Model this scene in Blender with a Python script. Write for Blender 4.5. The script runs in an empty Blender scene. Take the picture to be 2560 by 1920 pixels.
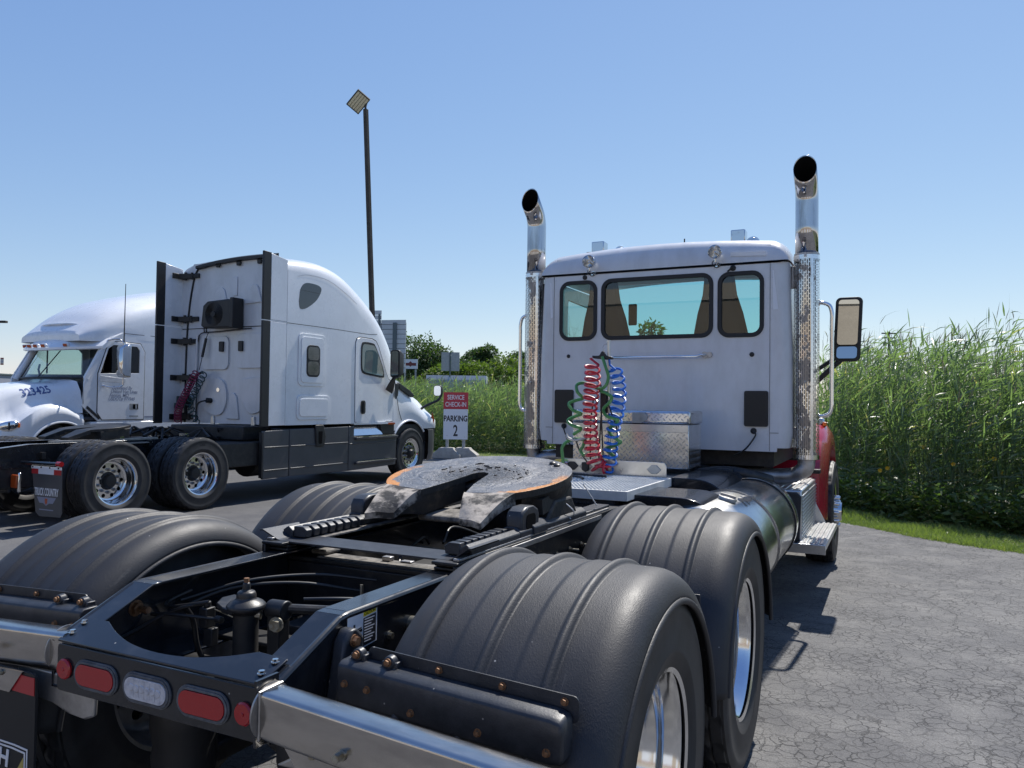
import bpy, bmesh, math, random
import numpy as np
from mathutils import Vector, Matrix
from mathutils.geometry import tessellate_polygon

random.seed(7)
RNG = np.random.default_rng(7)
S = bpy.context.scene
COL = S.collection
PI = math.pi

# ------------------------------------------------------------------ camera
cam_data = bpy.data.cameras.new('camera')
cam = bpy.data.objects.new('camera', cam_data)
COL.objects.link(cam)
S.camera = cam
cam_data.sensor_width = 36.0
cam_data.lens = 1943.96 / 2560 * 36.0
cam_data.clip_start = 0.05
cam_data.clip_end = 3000
yaw, pitch, roll = math.radians(26.226), math.radians(1.4613), math.radians(0.74)
fw = Vector((-math.sin(yaw) * math.cos(pitch), math.cos(yaw) * math.cos(pitch), math.sin(pitch)))
rt = Vector((math.cos(yaw), math.sin(yaw), 0))
up = rt.cross(fw)
r2 = rt * math.cos(roll) + up * math.sin(roll)
u2 = -rt * math.sin(roll) + up * math.cos(roll)
cm = Matrix((r2, u2, -fw)).transposed().to_4x4()
cm.translation = Vector((1.821, -2.0901, 1.5577))
cam.matrix_world = cm

# ------------------------------------------------------------------ sky, sun, exposure
to_sun = Vector((0.05, 0.74, 1.0)).normalized()
W = bpy.data.worlds.new('World')
S.world = W
W.use_nodes = True
wn = W.node_tree.nodes
sky = wn.new('ShaderNodeTexSky')
sky.sky_type = 'NISHITA'
sky.sun_disc = False
sky.sun_elevation = math.asin(to_sun.z)
sky.sun_rotation = math.atan2(to_sun.x, to_sun.y)
sky.air_density = 1.0
sky.dust_density = 0.1
sky.ozone_density = 2.5
# soft roll-off of each channel, the way a phone camera records a clear sky
sep = wn.new('ShaderNodeSeparateColor')
cmb = wn.new('ShaderNodeCombineColor')
WL = W.node_tree.links
WL.new(sky.outputs[0], sep.inputs[0])
for k, (g, gain) in enumerate(((0.88, 0.72), (0.74, 0.91), (0.45, 1.76))):
    pw, ml = wn.new('ShaderNodeMath'), wn.new('ShaderNodeMath')
    pw.operation, ml.operation = 'POWER', 'MULTIPLY'
    pw.inputs[1].default_value, ml.inputs[1].default_value = g, gain
    WL.new(sep.outputs[k], pw.inputs[0])
    WL.new(pw.outputs[0], ml.inputs[0])
    WL.new(ml.outputs[0], cmb.inputs[k])
WL.new(cmb.outputs[0], wn['Background'].inputs[0])
wn['Background'].inputs[1].default_value = 0.15
sun_data = bpy.data.lights.new('sun', 'SUN')
sun_data.energy = 4.8
sun_data.angle = math.radians(0.5)
sun_data.color = (1.0, 0.955, 0.89)
sun = bpy.data.objects.new('sun', sun_data)
COL.objects.link(sun)
sun.rotation_euler = to_sun.to_track_quat('Z', 'Y').to_euler()
S.view_settings.view_transform = 'Standard'
S.view_settings.look = 'None'
S.view_settings.exposure = 0.42
S.view_settings.gamma = 1.0
S.view_settings.use_curve_mapping = False

# ------------------------------------------------------------------ mesh helpers
OFF = Vector((0, 0, 0))          # base of the thing being built; vertices are given in world metres


def cr(pts, n):
    """Catmull-Rom resampling of a polyline, n points per span."""
    P = [Vector(p) for p in pts]
    out = []
    for i in range(len(P) - 1):
        p0 = P[i - 1] if i else P[i] * 2 - P[i + 1]
        p1, p2 = P[i], P[i + 1]
        p3 = P[i + 2] if i + 2 < len(P) else P[i + 1] * 2 - P[i]
        for k in range(n):
            t = k / n
            out.append(0.5 * ((2 * p1) + (p2 - p0) * t + (2 * p0 - 5 * p1 + 4 * p2 - p3) * t * t
                              + (3 * p1 - p0 - 3 * p2 + p3) * t ** 3))
    out.append(P[-1].copy())
    return out


def rrect(x0, x1, y0, y1, r, n=4):
    out = []
    for cx, cy, a in ((x1 - r, y1 - r, 0), (x0 + r, y1 - r, 90), (x0 + r, y0 + r, 180), (x1 - r, y0 + r, 270)):
        for k in range(n + 1):
            t = math.radians(a + 90 * k / n)
            out.append((cx + r * math.cos(t), cy + r * math.sin(t)))
    return out


def circ(cx, cy, r, n=20, ry=None):
    ry = ry or r
    return [(cx + r * math.cos(2 * PI * k / n), cy + ry * math.sin(2 * PI * k / n)) for k in range(n)]


def ex3(plane, a, b, t):
    if plane == 'xy':
        return (a, b, t)
    if plane == 'xz':
        return (a, t, b)
    return (t, a, b)               # 'yz'


class MB:
    def __init__(s):
        s.v, s.f, s.m = [], [], []

    def add(s, vs, fs, mi=0):
        o = len(s.v)
        s.v += [tuple(v) for v in vs]
        s.f += [tuple(i + o for i in f) for f in fs]
        s.m += [mi] * len(fs)
        return s

    def box(s, x0, x1, y0, y1, z0, z1, mi=0):
        vs = [(x, y, z) for x in (x0, x1) for y in (y0, y1) for z in (z0, z1)]
        return s.add(vs, [(0, 1, 3, 2), (4, 6, 7, 5), (0, 4, 5, 1), (2, 3, 7, 6), (0, 2, 6, 4), (1, 5, 7, 3)], mi)

    def obox(s, c, ax, ay, az, mi=0):
        """oriented box: centre and three half-axis vectors"""
        c, ax, ay, az = map(Vector, (c, ax, ay, az))
        vs = [c + ax * i + ay * j + az * k for i in (-1, 1) for j in (-1, 1) for k in (-1, 1)]
        return s.add(vs, [(0, 1, 3, 2), (4, 6, 7, 5), (0, 4, 5, 1), (2, 3, 7, 6), (0, 2, 6, 4), (1, 5, 7, 3)], mi)

    def cyl(s, p0, p1, r0, r1=None, n=16, mi=0, caps=True):
        r1 = r0 if r1 is None else r1
        p0, p1 = Vector(p0), Vector(p1)
        d = (p1 - p0).normalized()
        a = d.orthogonal().normalized()
        b = d.cross(a)
        vs = []
        for p, r in ((p0, r0), (p1, r1)):
            for k in range(n):
                t = 2 * PI * k / n
                vs.append(p + (a * math.cos(t) + b * math.sin(t)) * r)
        fs = [(k, (k + 1) % n, n + (k + 1) % n, n + k) for k in range(n)]
        if caps:
            fs += [tuple(range(n - 1, -1, -1)), tuple(range(n, 2 * n))]
        return s.add(vs, fs, mi)

    def tube(s, pts, r, n=8, mi=0, caps=True):
        P = [Vector(p) for p in pts]
        R = r if isinstance(r, (list, tuple)) else [r] * len(P)
        vs = []
        a = None
        for i, p in enumerate(P):
            d = (P[min(i + 1, len(P) - 1)] - P[max(i - 1, 0)]).normalized()
            a = d.orthogonal().normalized() if a is None else (a - d * a.dot(d)).normalized()
            b = d.cross(a)
            for k in range(n):
                t = 2 * PI * k / n
                vs.append(p + (a * math.cos(t) + b * math.sin(t)) * R[i])
        fs = []
        for i in range(len(P) - 1):
            for k in range(n):
                fs.append((i * n + k, i * n + (k + 1) % n, (i + 1) * n + (k + 1) % n, (i + 1) * n + k))
        if caps:
            fs += [tuple(range(n - 1, -1, -1)), tuple(range((len(P) - 1) * n, len(P) * n))]
        return s.add(vs, fs, mi)

    def lathe(s, prof, c=(0, 0, 0), axis='x', n=32, mi=0, a0=0.0, a1=2 * PI):
        """prof: (radius, height along axis)"""
        full = abs(a1 - a0 - 2 * PI) < 1e-6
        m = n if full else n + 1
        vs = []
        for r, h in prof:
            for k in range(m):
                t = a0 + (a1 - a0) * k / n
                u, w = r * math.cos(t), r * math.sin(t)
                p = (h, u, w) if axis == 'x' else ((u, h, w) if axis == 'y' else (u, w, h))
                vs.append((c[0] + p[0], c[1] + p[1], c[2] + p[2]))
        fs = []
        for i in range(len(prof) - 1):
            for k in range(n):
                k2 = (k + 1) % m
                fs.append((i * m + k, i * m + k2, (i + 1) * m + k2, (i + 1) * m + k))
        return s.add(vs, fs, mi)

    def prism(s, poly, plane, t0, t1, mi=0, holes=()):
        """t0, t1: numbers or functions (a, b) -> number"""
        f0 = t0 if callable(t0) else (lambda a, b: t0)
        f1 = t1 if callable(t1) else (lambda a, b: t1)
        loops = [list(poly)] + [list(h) for h in holes]
        flat = [p for l in loops for p in l]
        n = len(flat)
        vs = [ex3(plane, a, b, f0(a, b)) for a, b in flat] + [ex3(plane, a, b, f1(a, b)) for a, b in flat]
        fs = []
        if holes or len(poly) > 4:
            tri = tessellate_polygon([[Vector((a, b, 0)) for a, b in l] for l in loops])
            for t in tri:
                fs += [tuple(t), tuple(i + n for i in reversed(t))]
        else:
            fs += [tuple(range(n)), tuple(range(2 * n - 1, n - 1, -1))]
        o = 0
        for l in loops:
            L = len(l)
            for k in range(L):
                fs.append((o + k, o + (k + 1) % L, n + o + (k + 1) % L, n + o + k))
            o += L
        return s.add(vs, fs, mi)

    def loft(s, rings, mi=0, closed=True, cap0=False, cap1=False):
        n = len(rings[0])
        vs = [p for r in rings for p in r]
        fs = []
        for i in range(len(rings) - 1):
            for k in range(n if closed else n - 1):
                k2 = (k + 1) % n
                fs.append((i * n + k, i * n + k2, (i + 1) * n + k2, (i + 1) * n + k))
        if cap0:
            fs.append(tuple(range(n - 1, -1, -1)))
        if cap1:
            fs.append(tuple(range((len(rings) - 1) * n, len(rings) * n)))
        return s.add(vs, fs, mi)

    def hexb(s, c, d, r=0.012, h=0.01, mi=0):
        """hex bolt head with washer at c, sticking out along d"""
        c, d = Vector(c), Vector(d).normalized()
        s.cyl(c, c + d * h * 0.25, r * 1.35, n=12, mi=mi)
        s.cyl(c + d * h * 0.25, c + d * h, r, n=6, mi=mi)
        return s

    def build(s, name, mats, parent=None, sharp=35, bevel=0, seg=2, at=None, local=False, kind=None, norm=True, place=None):
        me = bpy.data.meshes.new(name)
        mats = mats if isinstance(mats, (list, tuple)) else [mats]
        off = Vector((0, 0, 0)) if (local or place is not None) else (Vector(at) if at is not None else OFF)
        vs = [(v[0] - off.x, v[1] - off.y, v[2] - off.z) for v in s.v]
        me.from_pydata(vs, [], s.f)
        for m in mats:
            me.materials.append(m)
        if len(mats) > 1:
            me.polygons.foreach_set('material_index', s.m)
        if norm:
            bm = bmesh.new()
            bm.from_mesh(me)
            bmesh.ops.recalc_face_normals(bm, faces=bm.faces)
            bm.to_mesh(me)
            bm.free()
        if sharp:
            me.polygons.foreach_set('use_smooth', [True] * len(me.polygons))
            me.set_sharp_from_angle(angle=math.radians(sharp))
        o = bpy.data.objects.new(name, me)
        COL.objects.link(o)
        if parent is not None:
            o.parent = parent
        if at is not None:
            o.location = Vector(at) - (OFF if parent is not None else Vector((0, 0, 0)))
        if place is not None:
            o.location = Vector(place) - OFF
        if bevel:
            md = o.modifiers.new('bevel', 'BEVEL')
            md.width = bevel
            md.segments = seg
            md.limit_method = 'ANGLE'
            md.angle_limit = math.radians(40)
            md.harden_normals = False
        if kind:
            o['kind'] = kind
        return o


def thing(name, label, cat, loc=(0, 0, 0), group=None):
    o = bpy.data.objects.new(name, None)
    COL.objects.link(o)
    o.location = loc
    o['label'] = label
    o['category'] = cat
    if group:
        o['group'] = group
    return o


def tag(o, label, cat, group=None):
    o['label'] = label
    o['category'] = cat
    if group:
        o['group'] = group
    return o


def dup(o, parent, loc=None, rot=None, scale=None):
    c = o.copy()
    COL.objects.link(c)
    c.parent = parent
    if loc is not None:
        c.location = loc
    if rot is not None:
        c.rotation_euler = rot
    if scale is not None:
        c.scale = scale
    for ch in list(o.children):
        dup(ch, c)
    return c


def text(body, size, name, material, parent, M, align='CENTER', bold=0.0, sx=1.0, extr=0.0008, shear=0.0):
    cu = bpy.data.curves.new('lettering', 'FONT')
    cu.body = body
    cu.size = size
    cu.align_x = align
    cu.offset = bold
    cu.shear = shear
    cu.extrude = extr
    ob = bpy.data.objects.new('lettering', cu)
    COL.objects.link(ob)
    dg = bpy.context.evaluated_depsgraph_get()
    me = bpy.data.meshes.new_from_object(ob.evaluated_get(dg))
    bpy.data.objects.remove(ob)
    bpy.data.curves.remove(cu)
    me.transform(Matrix.Diagonal((sx, 1, 1, 1)))
    me.transform(Matrix.Translation(-OFF) @ M)
    me.materials.clear()
    me.materials.append(material)
    o = bpy.data.objects.new(name, me)
    COL.objects.link(o)
    if parent is not None:
        o.parent = parent
    return o


def frame_m(c, xdir, ydir):
    """matrix that puts text at c reading along xdir, up along ydir"""
    x, y = Vector(xdir).normalized(), Vector(ydir).normalized()
    z = x.cross(y)
    m = Matrix((x, y, z)).transposed().to_4x4()
    m.translation = Vector(c)
    return m
# ------------------------------------------------------------------ materials
def nt(name):
    m = bpy.data.materials.new(name)
    m.use_nodes = True
    n, l = m.node_tree.nodes, m.node_tree.links
    return m, n, l, n['Principled BSDF']


def coords(n, kind='Object'):
    return n.new('ShaderNodeTexCoord').outputs[kind]


def noise(n, l, co, scale, detail=4, rough=0.6, vec=None):
    t = n.new('ShaderNodeTexNoise')
    t.inputs['Scale'].default_value = scale
    t.inputs['Detail'].default_value = detail
    t.inputs['Roughness'].default_value = rough
    if vec:
        mp = n.new('ShaderNodeMapping')
        mp.inputs['Scale'].default_value = vec
        l.new(co, mp.inputs[0])
        co = mp.outputs[0]
    l.new(co, t.inputs['Vector'])
    return t.outputs['Fac']


def ramp(n, l, fac, stops):
    r = n.new('ShaderNodeValToRGB')
    e = r.color_ramp.elements
    while len(e) < len(stops):
        e.new(0.5)
    for i, (p, c) in enumerate(stops):
        e[i].position = p
        e[i].color = (c, c, c, 1) if isinstance(c, (int, float)) else (*c, 1)
    l.new(fac, r.inputs[0])
    return r.outputs[0]


def mixc(n, l, fac, a, b, mode='MIX'):
    m = n.new('ShaderNodeMix')
    m.data_type = 'RGBA'
    m.blend_type = mode
    for sock, v in ((m.inputs[0], fac), (m.inputs[6], a), (m.inputs[7], b)):
        if hasattr(v, 'links'):
            l.new(v, sock)
        elif isinstance(v, (int, float)):
            sock.default_value = v
        else:
            sock.default_value = (*v, 1)
    return m.outputs[2]


def math_n(n, l, op, a, b=0.0):
    m = n.new('ShaderNodeMath')
    m.operation = op
    for sock, v in ((m.inputs[0], a), (m.inputs[1], b)):
        if hasattr(v, 'links'):
            l.new(v, sock)
        else:
            sock.default_value = v
    return m.outputs[0]


def bumpn(n, l, h, strength, dist, P, chain=None):
    b = n.new('ShaderNodeBump')
    b.inputs['Strength'].default_value = strength
    b.inputs['Distance'].default_value = dist
    l.new(h, b.inputs['Height'])
    if chain is not None:
        l.new(chain, b.inputs['Normal'])
    l.new(b.outputs[0], P.inputs['Normal'])
    return b.outputs[0]


def mat(name, col, rough=0.5, metal=0.0, coat=0.0, col2=None, vs=6.0, lo=0.4, hi=0.7, bump=0.0, bs=60.0, rvar=0.0,
        spec=None, vec=None, grit=0.0):
    m, n, l, P = nt(name)
    P.inputs['Base Color'].default_value = (*col, 1)
    P.inputs['Roughness'].default_value = rough
    P.inputs['Metallic'].default_value = metal
    P.inputs['Coat Weight'].default_value = coat
    P.inputs['Coat Roughness'].default_value = 0.06
    if spec is not None:
        P.inputs['Specular IOR Level'].default_value = spec
    co = coords(n)
    if col2 is not None:
        f = ramp(n, l, noise(n, l, co, vs, 6, 0.65, vec), [(lo, 0.0), (hi, 1.0)])
        bc = mixc(n, l, f, col, col2)
        if grit:                                  # scattered pale road grit and paint chips
            v = n.new('ShaderNodeTexVoronoi')
            v.inputs['Scale'].default_value = 34
            l.new(co, v.inputs['Vector'])
            sp = n.new('ShaderNodeSeparateColor')
            l.new(v.outputs['Color'], sp.inputs[0])
            dots = ramp(n, l, v.outputs['Distance'], [(0.05, 1.0), (0.11, 0.0)])
            dots = math_n(n, l, 'MULTIPLY', dots, math_n(n, l, 'GREATER_THAN', sp.outputs[0], 1.0 - grit))
            bc = mixc(n, l, dots, bc, (0.34, 0.33, 0.31))
        l.new(bc, P.inputs['Base Color'])
    if rvar:
        f = noise(n, l, co, vs * 1.7, 5, 0.65, vec)
        r = math_n(n, l, 'MULTIPLY_ADD', f, rvar)
        r.node.inputs[2].default_value = rough - rvar * 0.5
        l.new(r, P.inputs['Roughness'])
    if bump:
        bumpn(n, l, noise(n, l, co, bs, 4), 1.0, bump, P)
    return m


def glass_mat(name, tint, ior=1.5, dark=None):
    m, n, l, P = nt(name)
    n.remove(P)
    tr = n.new('ShaderNodeBsdfTransparent')
    tr.inputs[0].default_value = (*tint, 1)
    gl = n.new('ShaderNodeBsdfGlossy')
    gl.inputs['Roughness'].default_value = 0.01
    fr = n.new('ShaderNodeFresnel')
    fr.inputs[0].default_value = ior
    geo = n.new('ShaderNodeNewGeometry')
    sc = math_n(n, l, 'MULTIPLY_ADD', fr.outputs[0], 1.6)
    sc.node.inputs[2].default_value = 0.02
    # the second face of the pane reflects nothing more
    inv = math_n(n, l, 'SUBTRACT', 1.0, geo.outputs['Backfacing'])
    mx = n.new('ShaderNodeMixShader')
    l.new(math_n(n, l, 'MULTIPLY', sc, inv), mx.inputs[0])
    l.new(tr.outputs[0], mx.inputs[1])
    l.new(gl.outputs[0], mx.inputs[2])
    l.new(mx.outputs[0], n['Material Output'].inputs[0])
    return m


MT = {}
MT['white'] = mat('white_paint', (0.76, 0.78, 0.80), 0.28, coat=0.6, col2=(0.70, 0.715, 0.73), vs=2.2, rvar=0.12)
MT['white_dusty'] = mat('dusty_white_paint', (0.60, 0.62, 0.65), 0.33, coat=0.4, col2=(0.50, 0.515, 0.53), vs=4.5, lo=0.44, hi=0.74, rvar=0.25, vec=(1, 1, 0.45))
MT['red'] = mat('red_paint', (0.36, 0.012, 0.03), 0.25, coat=0.8, rvar=0.1)
MT['frame'] = mat('gloss_black_frame_paint', (0.010, 0.012, 0.016), 0.22, coat=0.3, col2=(0.030, 0.033, 0.040), vs=9, lo=0.5, hi=0.85, rvar=0.22, grit=0.10)
MT['frame_dirty'] = mat('dirty_black_steel', (0.011, 0.012, 0.014), 0.45, col2=(0.06, 0.052, 0.045), vs=12, lo=0.52, hi=0.8, rvar=0.25, bump=0.001, bs=40)
MT['under'] = mat('black_underbody', (0.010, 0.010, 0.011), 0.55, col2=(0.03, 0.028, 0.026), vs=14)
MT['bracket'] = mat('satin_black_bracket', (0.018, 0.021, 0.027), 0.42, col2=(0.035, 0.038, 0.046), vs=20, rvar=0.15, bump=0.0005, bs=220, grit=0.10)
MT['plastic'] = mat('black_plastic', (0.014, 0.014, 0.015), 0.5, rvar=0.15)
MT['grey_plastic'] = mat('dark_grey_plastic', (0.055, 0.058, 0.064), 0.42, rvar=0.12, col2=(0.07, 0.073, 0.08), vs=3)
MT['rust'] = mat('rusty_bolt_steel', (0.16, 0.075, 0.035), 0.6, metal=0.4, col2=(0.30, 0.17, 0.09), vs=90, bump=0.0006, bs=200)
MT['zinc'] = mat('zinc_plated_steel', (0.42, 0.42, 0.38), 0.35, metal=0.9, col2=(0.25, 0.2, 0.12), vs=60)
MT['alu'] = mat('brushed_aluminium', (0.62, 0.62, 0.61), 0.3, metal=0.8, col2=(0.48, 0.48, 0.47), vs=8, rvar=0.18)
MT['hanger'] = mat('worn_polished_bar', (0.52, 0.50, 0.48), 0.20, metal=1.0, col2=(0.40, 0.385, 0.37), vs=22, rvar=0.16, vec=(0.3, 1, 1))
MT['deck'] = mat('bright_deck_aluminium', (0.66, 0.66, 0.63), 0.5, metal=0.0, col2=(0.52, 0.52, 0.50), vs=10)
MT['tank'] = mat('tank_aluminium', (0.62, 0.62, 0.60), 0.24, metal=1.0, col2=(0.48, 0.48, 0.47), vs=5, rvar=0.15)
MT['stack_chrome'] = mat('streaked_stack_chrome', (0.52, 0.52, 0.54), 0.09, metal=1.0, rvar=0.12, col2=(0.30, 0.285, 0.27), vs=9, lo=0.46, hi=0.72, vec=(1.4, 1.4, 0.22))  # dark upright streaks in the colour stand in for mirrored surroundings
MT['polished'] = mat('polished_aluminium', (0.76, 0.77, 0.78), 0.13, metal=1.0, col2=(0.70, 0.70, 0.70), vs=10, rvar=0.10)
MT['dull_alu'] = mat('oxidised_aluminium', (0.46, 0.45, 0.44), 0.42, metal=0.85, col2=(0.30, 0.29, 0.28), vs=14, rvar=0.2)
MT['chrome'] = mat('chrome', (0.62, 0.63, 0.64), 0.05, metal=1.0, rvar=0.08, col2=(0.48, 0.47, 0.45), vs=16, lo=0.55, hi=0.8)
MT['stainless'] = mat('scuffed_stainless', (0.80, 0.80, 0.80), 0.14, metal=1.0, col2=(0.55, 0.52, 0.48), vs=30, lo=0.5, hi=0.8, rvar=0.2)
MT['pipe'] = mat('aluminised_pipe', (0.35, 0.35, 0.36), 0.38, metal=0.9, col2=(0.22, 0.2, 0.18), vs=9)
MT['soot_and_recess'] = mat('soot_and_recess', (0.006, 0.006, 0.006), 0.95, spec=0.1)  # soot of the stack bores; also paints the shade inside openings
MT['black_rubber'] = mat('black_rubber', (0.012, 0.012, 0.013), 0.6)
MT['red_lens'] = mat('red_lens', (0.38, 0.008, 0.012), 0.18, coat=0.5, bump=0.0006, bs=160)
MT['clear_lens'] = mat('clear_lens', (0.55, 0.56, 0.60), 0.2, coat=0.6, col2=(0.36, 0.37, 0.42), vs=55, bump=0.003, bs=70)
MT['grommet'] = mat('weathered_grommet', (0.07, 0.075, 0.085), 0.75, col2=(0.15, 0.16, 0.175), vs=30, bump=0.0008, bs=90)
MT['amber'] = mat('amber_lens', (0.75, 0.16, 0.01), 0.25, coat=0.4)
MT['orange_lens'] = mat('orange_marker_lens', (0.42, 0.07, 0.012), 0.3)
MT['tape_red'] = mat('red_reflective_tape', (0.42, 0.02, 0.025), 0.3, coat=0.3)
MT['tape_white'] = mat('white_reflective_tape', (0.68, 0.70, 0.74), 0.3, coat=0.3)
MT['yellow'] = mat('yellow_print', (0.80, 0.62, 0.02), 0.4)
MT['gold'] = mat('gold_print', (0.45, 0.36, 0.10), 0.5)
MT['print_white'] = mat('white_print', (0.72, 0.73, 0.75), 0.45)
MT['print_black'] = mat('black_print', (0.012, 0.012, 0.016), 0.45)
MT['print_blue'] = mat('blue_print', (0.05, 0.09, 0.26), 0.45)
MT['print_grey'] = mat('grey_blue_print', (0.23, 0.25, 0.33), 0.5)
MT['sign_red'] = mat('red_sign_print', (0.48, 0.025, 0.045), 0.5)
MT['sign_white'] = mat('white_sign_panel', (0.70, 0.72, 0.76), 0.5)
MT['hose_red'] = mat('red_hose', (0.44, 0.010, 0.025), 0.3, coat=0.3)
MT['hose_blue'] = mat('blue_hose', (0.012, 0.13, 0.52), 0.3, coat=0.3)
MT['hose_green'] = mat('green_hose', (0.06, 0.22, 0.06), 0.35, coat=0.2)
MT['hose_black'] = mat('black_hose', (0.014, 0.014, 0.015), 0.4)
MT['hose_maroon'] = mat('dull_red_hose', (0.20, 0.012, 0.05), 0.45)
MT['hose_teal'] = mat('dark_green_hose', (0.02, 0.05, 0.05), 0.45)
MT['concrete'] = mat('concrete', (0.40, 0.385, 0.35), 0.85, col2=(0.30, 0.285, 0.26), vs=9, bump=0.004, bs=50)
MT['galv'] = mat('galvanised_post', (0.36, 0.38, 0.39), 0.5, metal=0.4, col2=(0.27, 0.29, 0.3), vs=12)
MT['pole'] = mat('bronze_pole_paint', (0.055, 0.052, 0.047), 0.8, spec=0.15, col2=(0.075, 0.07, 0.064), vs=3)
MT['lamp_lens'] = mat('lamp_lens', (0.60, 0.54, 0.38), 0.35)
MT['siding'] = mat('weathered_metal_siding', (0.50, 0.53, 0.56), 0.5, metal=0.2, col2=(0.40, 0.43, 0.46), vs=1.4)
MT['siding_post'] = mat('siding_post', (0.10, 0.13, 0.14), 0.6)
MT['trailer'] = mat('pale_trailer_skin', (0.36, 0.40, 0.44), 0.6, col2=(0.32, 0.35, 0.39), vs=0.8)
MT['tan_wall'] = mat('tan_block_wall', (0.40, 0.34, 0.26), 0.85, col2=(0.34, 0.29, 0.22), vs=1.2, bump=0.01, bs=8)
MT['cream'] = mat('cream_band', (0.62, 0.57, 0.47), 0.8)
MT['roof_red'] = mat('red_brown_band', (0.22, 0.05, 0.04), 0.7)
MT['grey_wall'] = mat('grey_blue_wall', (0.25, 0.27, 0.33), 0.7)
MT['bark'] = mat('bark', (0.10, 0.08, 0.06), 0.9, col2=(0.06, 0.05, 0.04), vs=8)
MT['seat'] = mat('dark_seat_cloth', (0.025, 0.026, 0.03), 0.8)
MT['interior'] = mat('grey_interior_trim', (0.06, 0.06, 0.065), 0.7)
MT['headliner'] = mat('grey_headliner', (0.22, 0.21, 0.20), 0.8)
MT['glass_clear'] = glass_mat('window_glass', (0.74, 0.84, 0.83))
MT['glass_tint'] = glass_mat('windscreen_glass', (0.56, 0.90, 0.92))
MT['glass_dark'] = glass_mat('dark_glass', (0.10, 0.12, 0.13))
MT['glass_lamp'] = glass_mat('lamp_glass', (0.9, 0.92, 0.94))
MT['mirror'] = mat('mirror_glass', (0.48, 0.50, 0.52), 0.01, metal=1.0)
MT['privacy'] = mat('privacy_glass', (0.035, 0.042, 0.052), 0.05, coat=0.6)


def m_tyre():
    m, n, l, P = nt('tyre_rubber')
    co = coords(n)
    f = noise(n, l, co, 7, 6)
    l.new(ramp(n, l, f, [(0.35, (0.013, 0.013, 0.014)), (0.75, (0.034, 0.034, 0.036))]), P.inputs['Base Color'])
    P.inputs['Roughness'].default_value = 0.58
    w = n.new('ShaderNodeTexNoise')
    w.inputs['Scale'].default_value = 120
    l.new(co, w.inputs['Vector'])
    bumpn(n, l, w.outputs[0], 0.4, 0.001, P)
    return m


MT['tyre'] = m_tyre()


def m_fender():
    """grained black poly: leather grain, grey bloom, dried run marks, pale grit"""
    m, n, l, P = nt('grained_fender_plastic')
    co = coords(n)
    grain = n.new('ShaderNodeTexVoronoi')
    grain.inputs['Scale'].default_value = 210
    mp = n.new('ShaderNodeMapping')
    mp.inputs['Scale'].default_value = (1.6, 0.7, 0.7)
    l.new(co, mp.inputs[0])
    wob = n.new('ShaderNodeVectorMath')
    wob.operation = 'ADD'
    nz = n.new('ShaderNodeTexNoise')
    nz.inputs['Scale'].default_value = 60
    l.new(mp.outputs[0], nz.inputs['Vector'])
    sc = n.new('ShaderNodeVectorMath')
    sc.operation = 'SCALE'
    sc.inputs[3].default_value = 0.02
    l.new(nz.outputs['Color'], sc.inputs[0])
    l.new(mp.outputs[0], wob.inputs[0])
    l.new(sc.outputs[0], wob.inputs[1])
    l.new(wob.outputs[0], grain.inputs['Vector'])
    bloom = ramp(n, l, noise(n, l, co, 3.2, 6), [(0.35, (0.013, 0.014, 0.017)), (0.7, (0.029, 0.030, 0.035))])
    streak = ramp(n, l, noise(n, l, co, 9, 5, 0.6, (7, 0.6, 0.6)), [(0.66, 0.0), (0.74, 0.45)])
    c1 = mixc(n, l, streak, bloom, (0.085, 0.082, 0.08))
    v2 = n.new('ShaderNodeTexVoronoi')
    v2.inputs['Scale'].default_value = 26
    l.new(co, v2.inputs['Vector'])
    spk = ramp(n, l, v2.outputs['Distance'], [(0.03, 1.0), (0.085, 0.0)])
    sel = n.new('ShaderNodeSeparateColor')
    l.new(v2.outputs['Color'], sel.inputs[0])
    spk = math_n(n, l, 'MULTIPLY', spk, math_n(n, l, 'GREATER_THAN', sel.outputs[0], 0.86))
    l.new(mixc(n, l, spk, c1, (0.45, 0.44, 0.42)), P.inputs['Base Color'])
    l.new(ramp(n, l, noise(n, l, co, 4.5, 6), [(0.3, 0.50), (0.7, 0.66)]), P.inputs['Roughness'])
    bumpn(n, l, grain.outputs['Distance'], 0.45, 0.0008, P)
    return m


MT['fender'] = m_fender()


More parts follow.
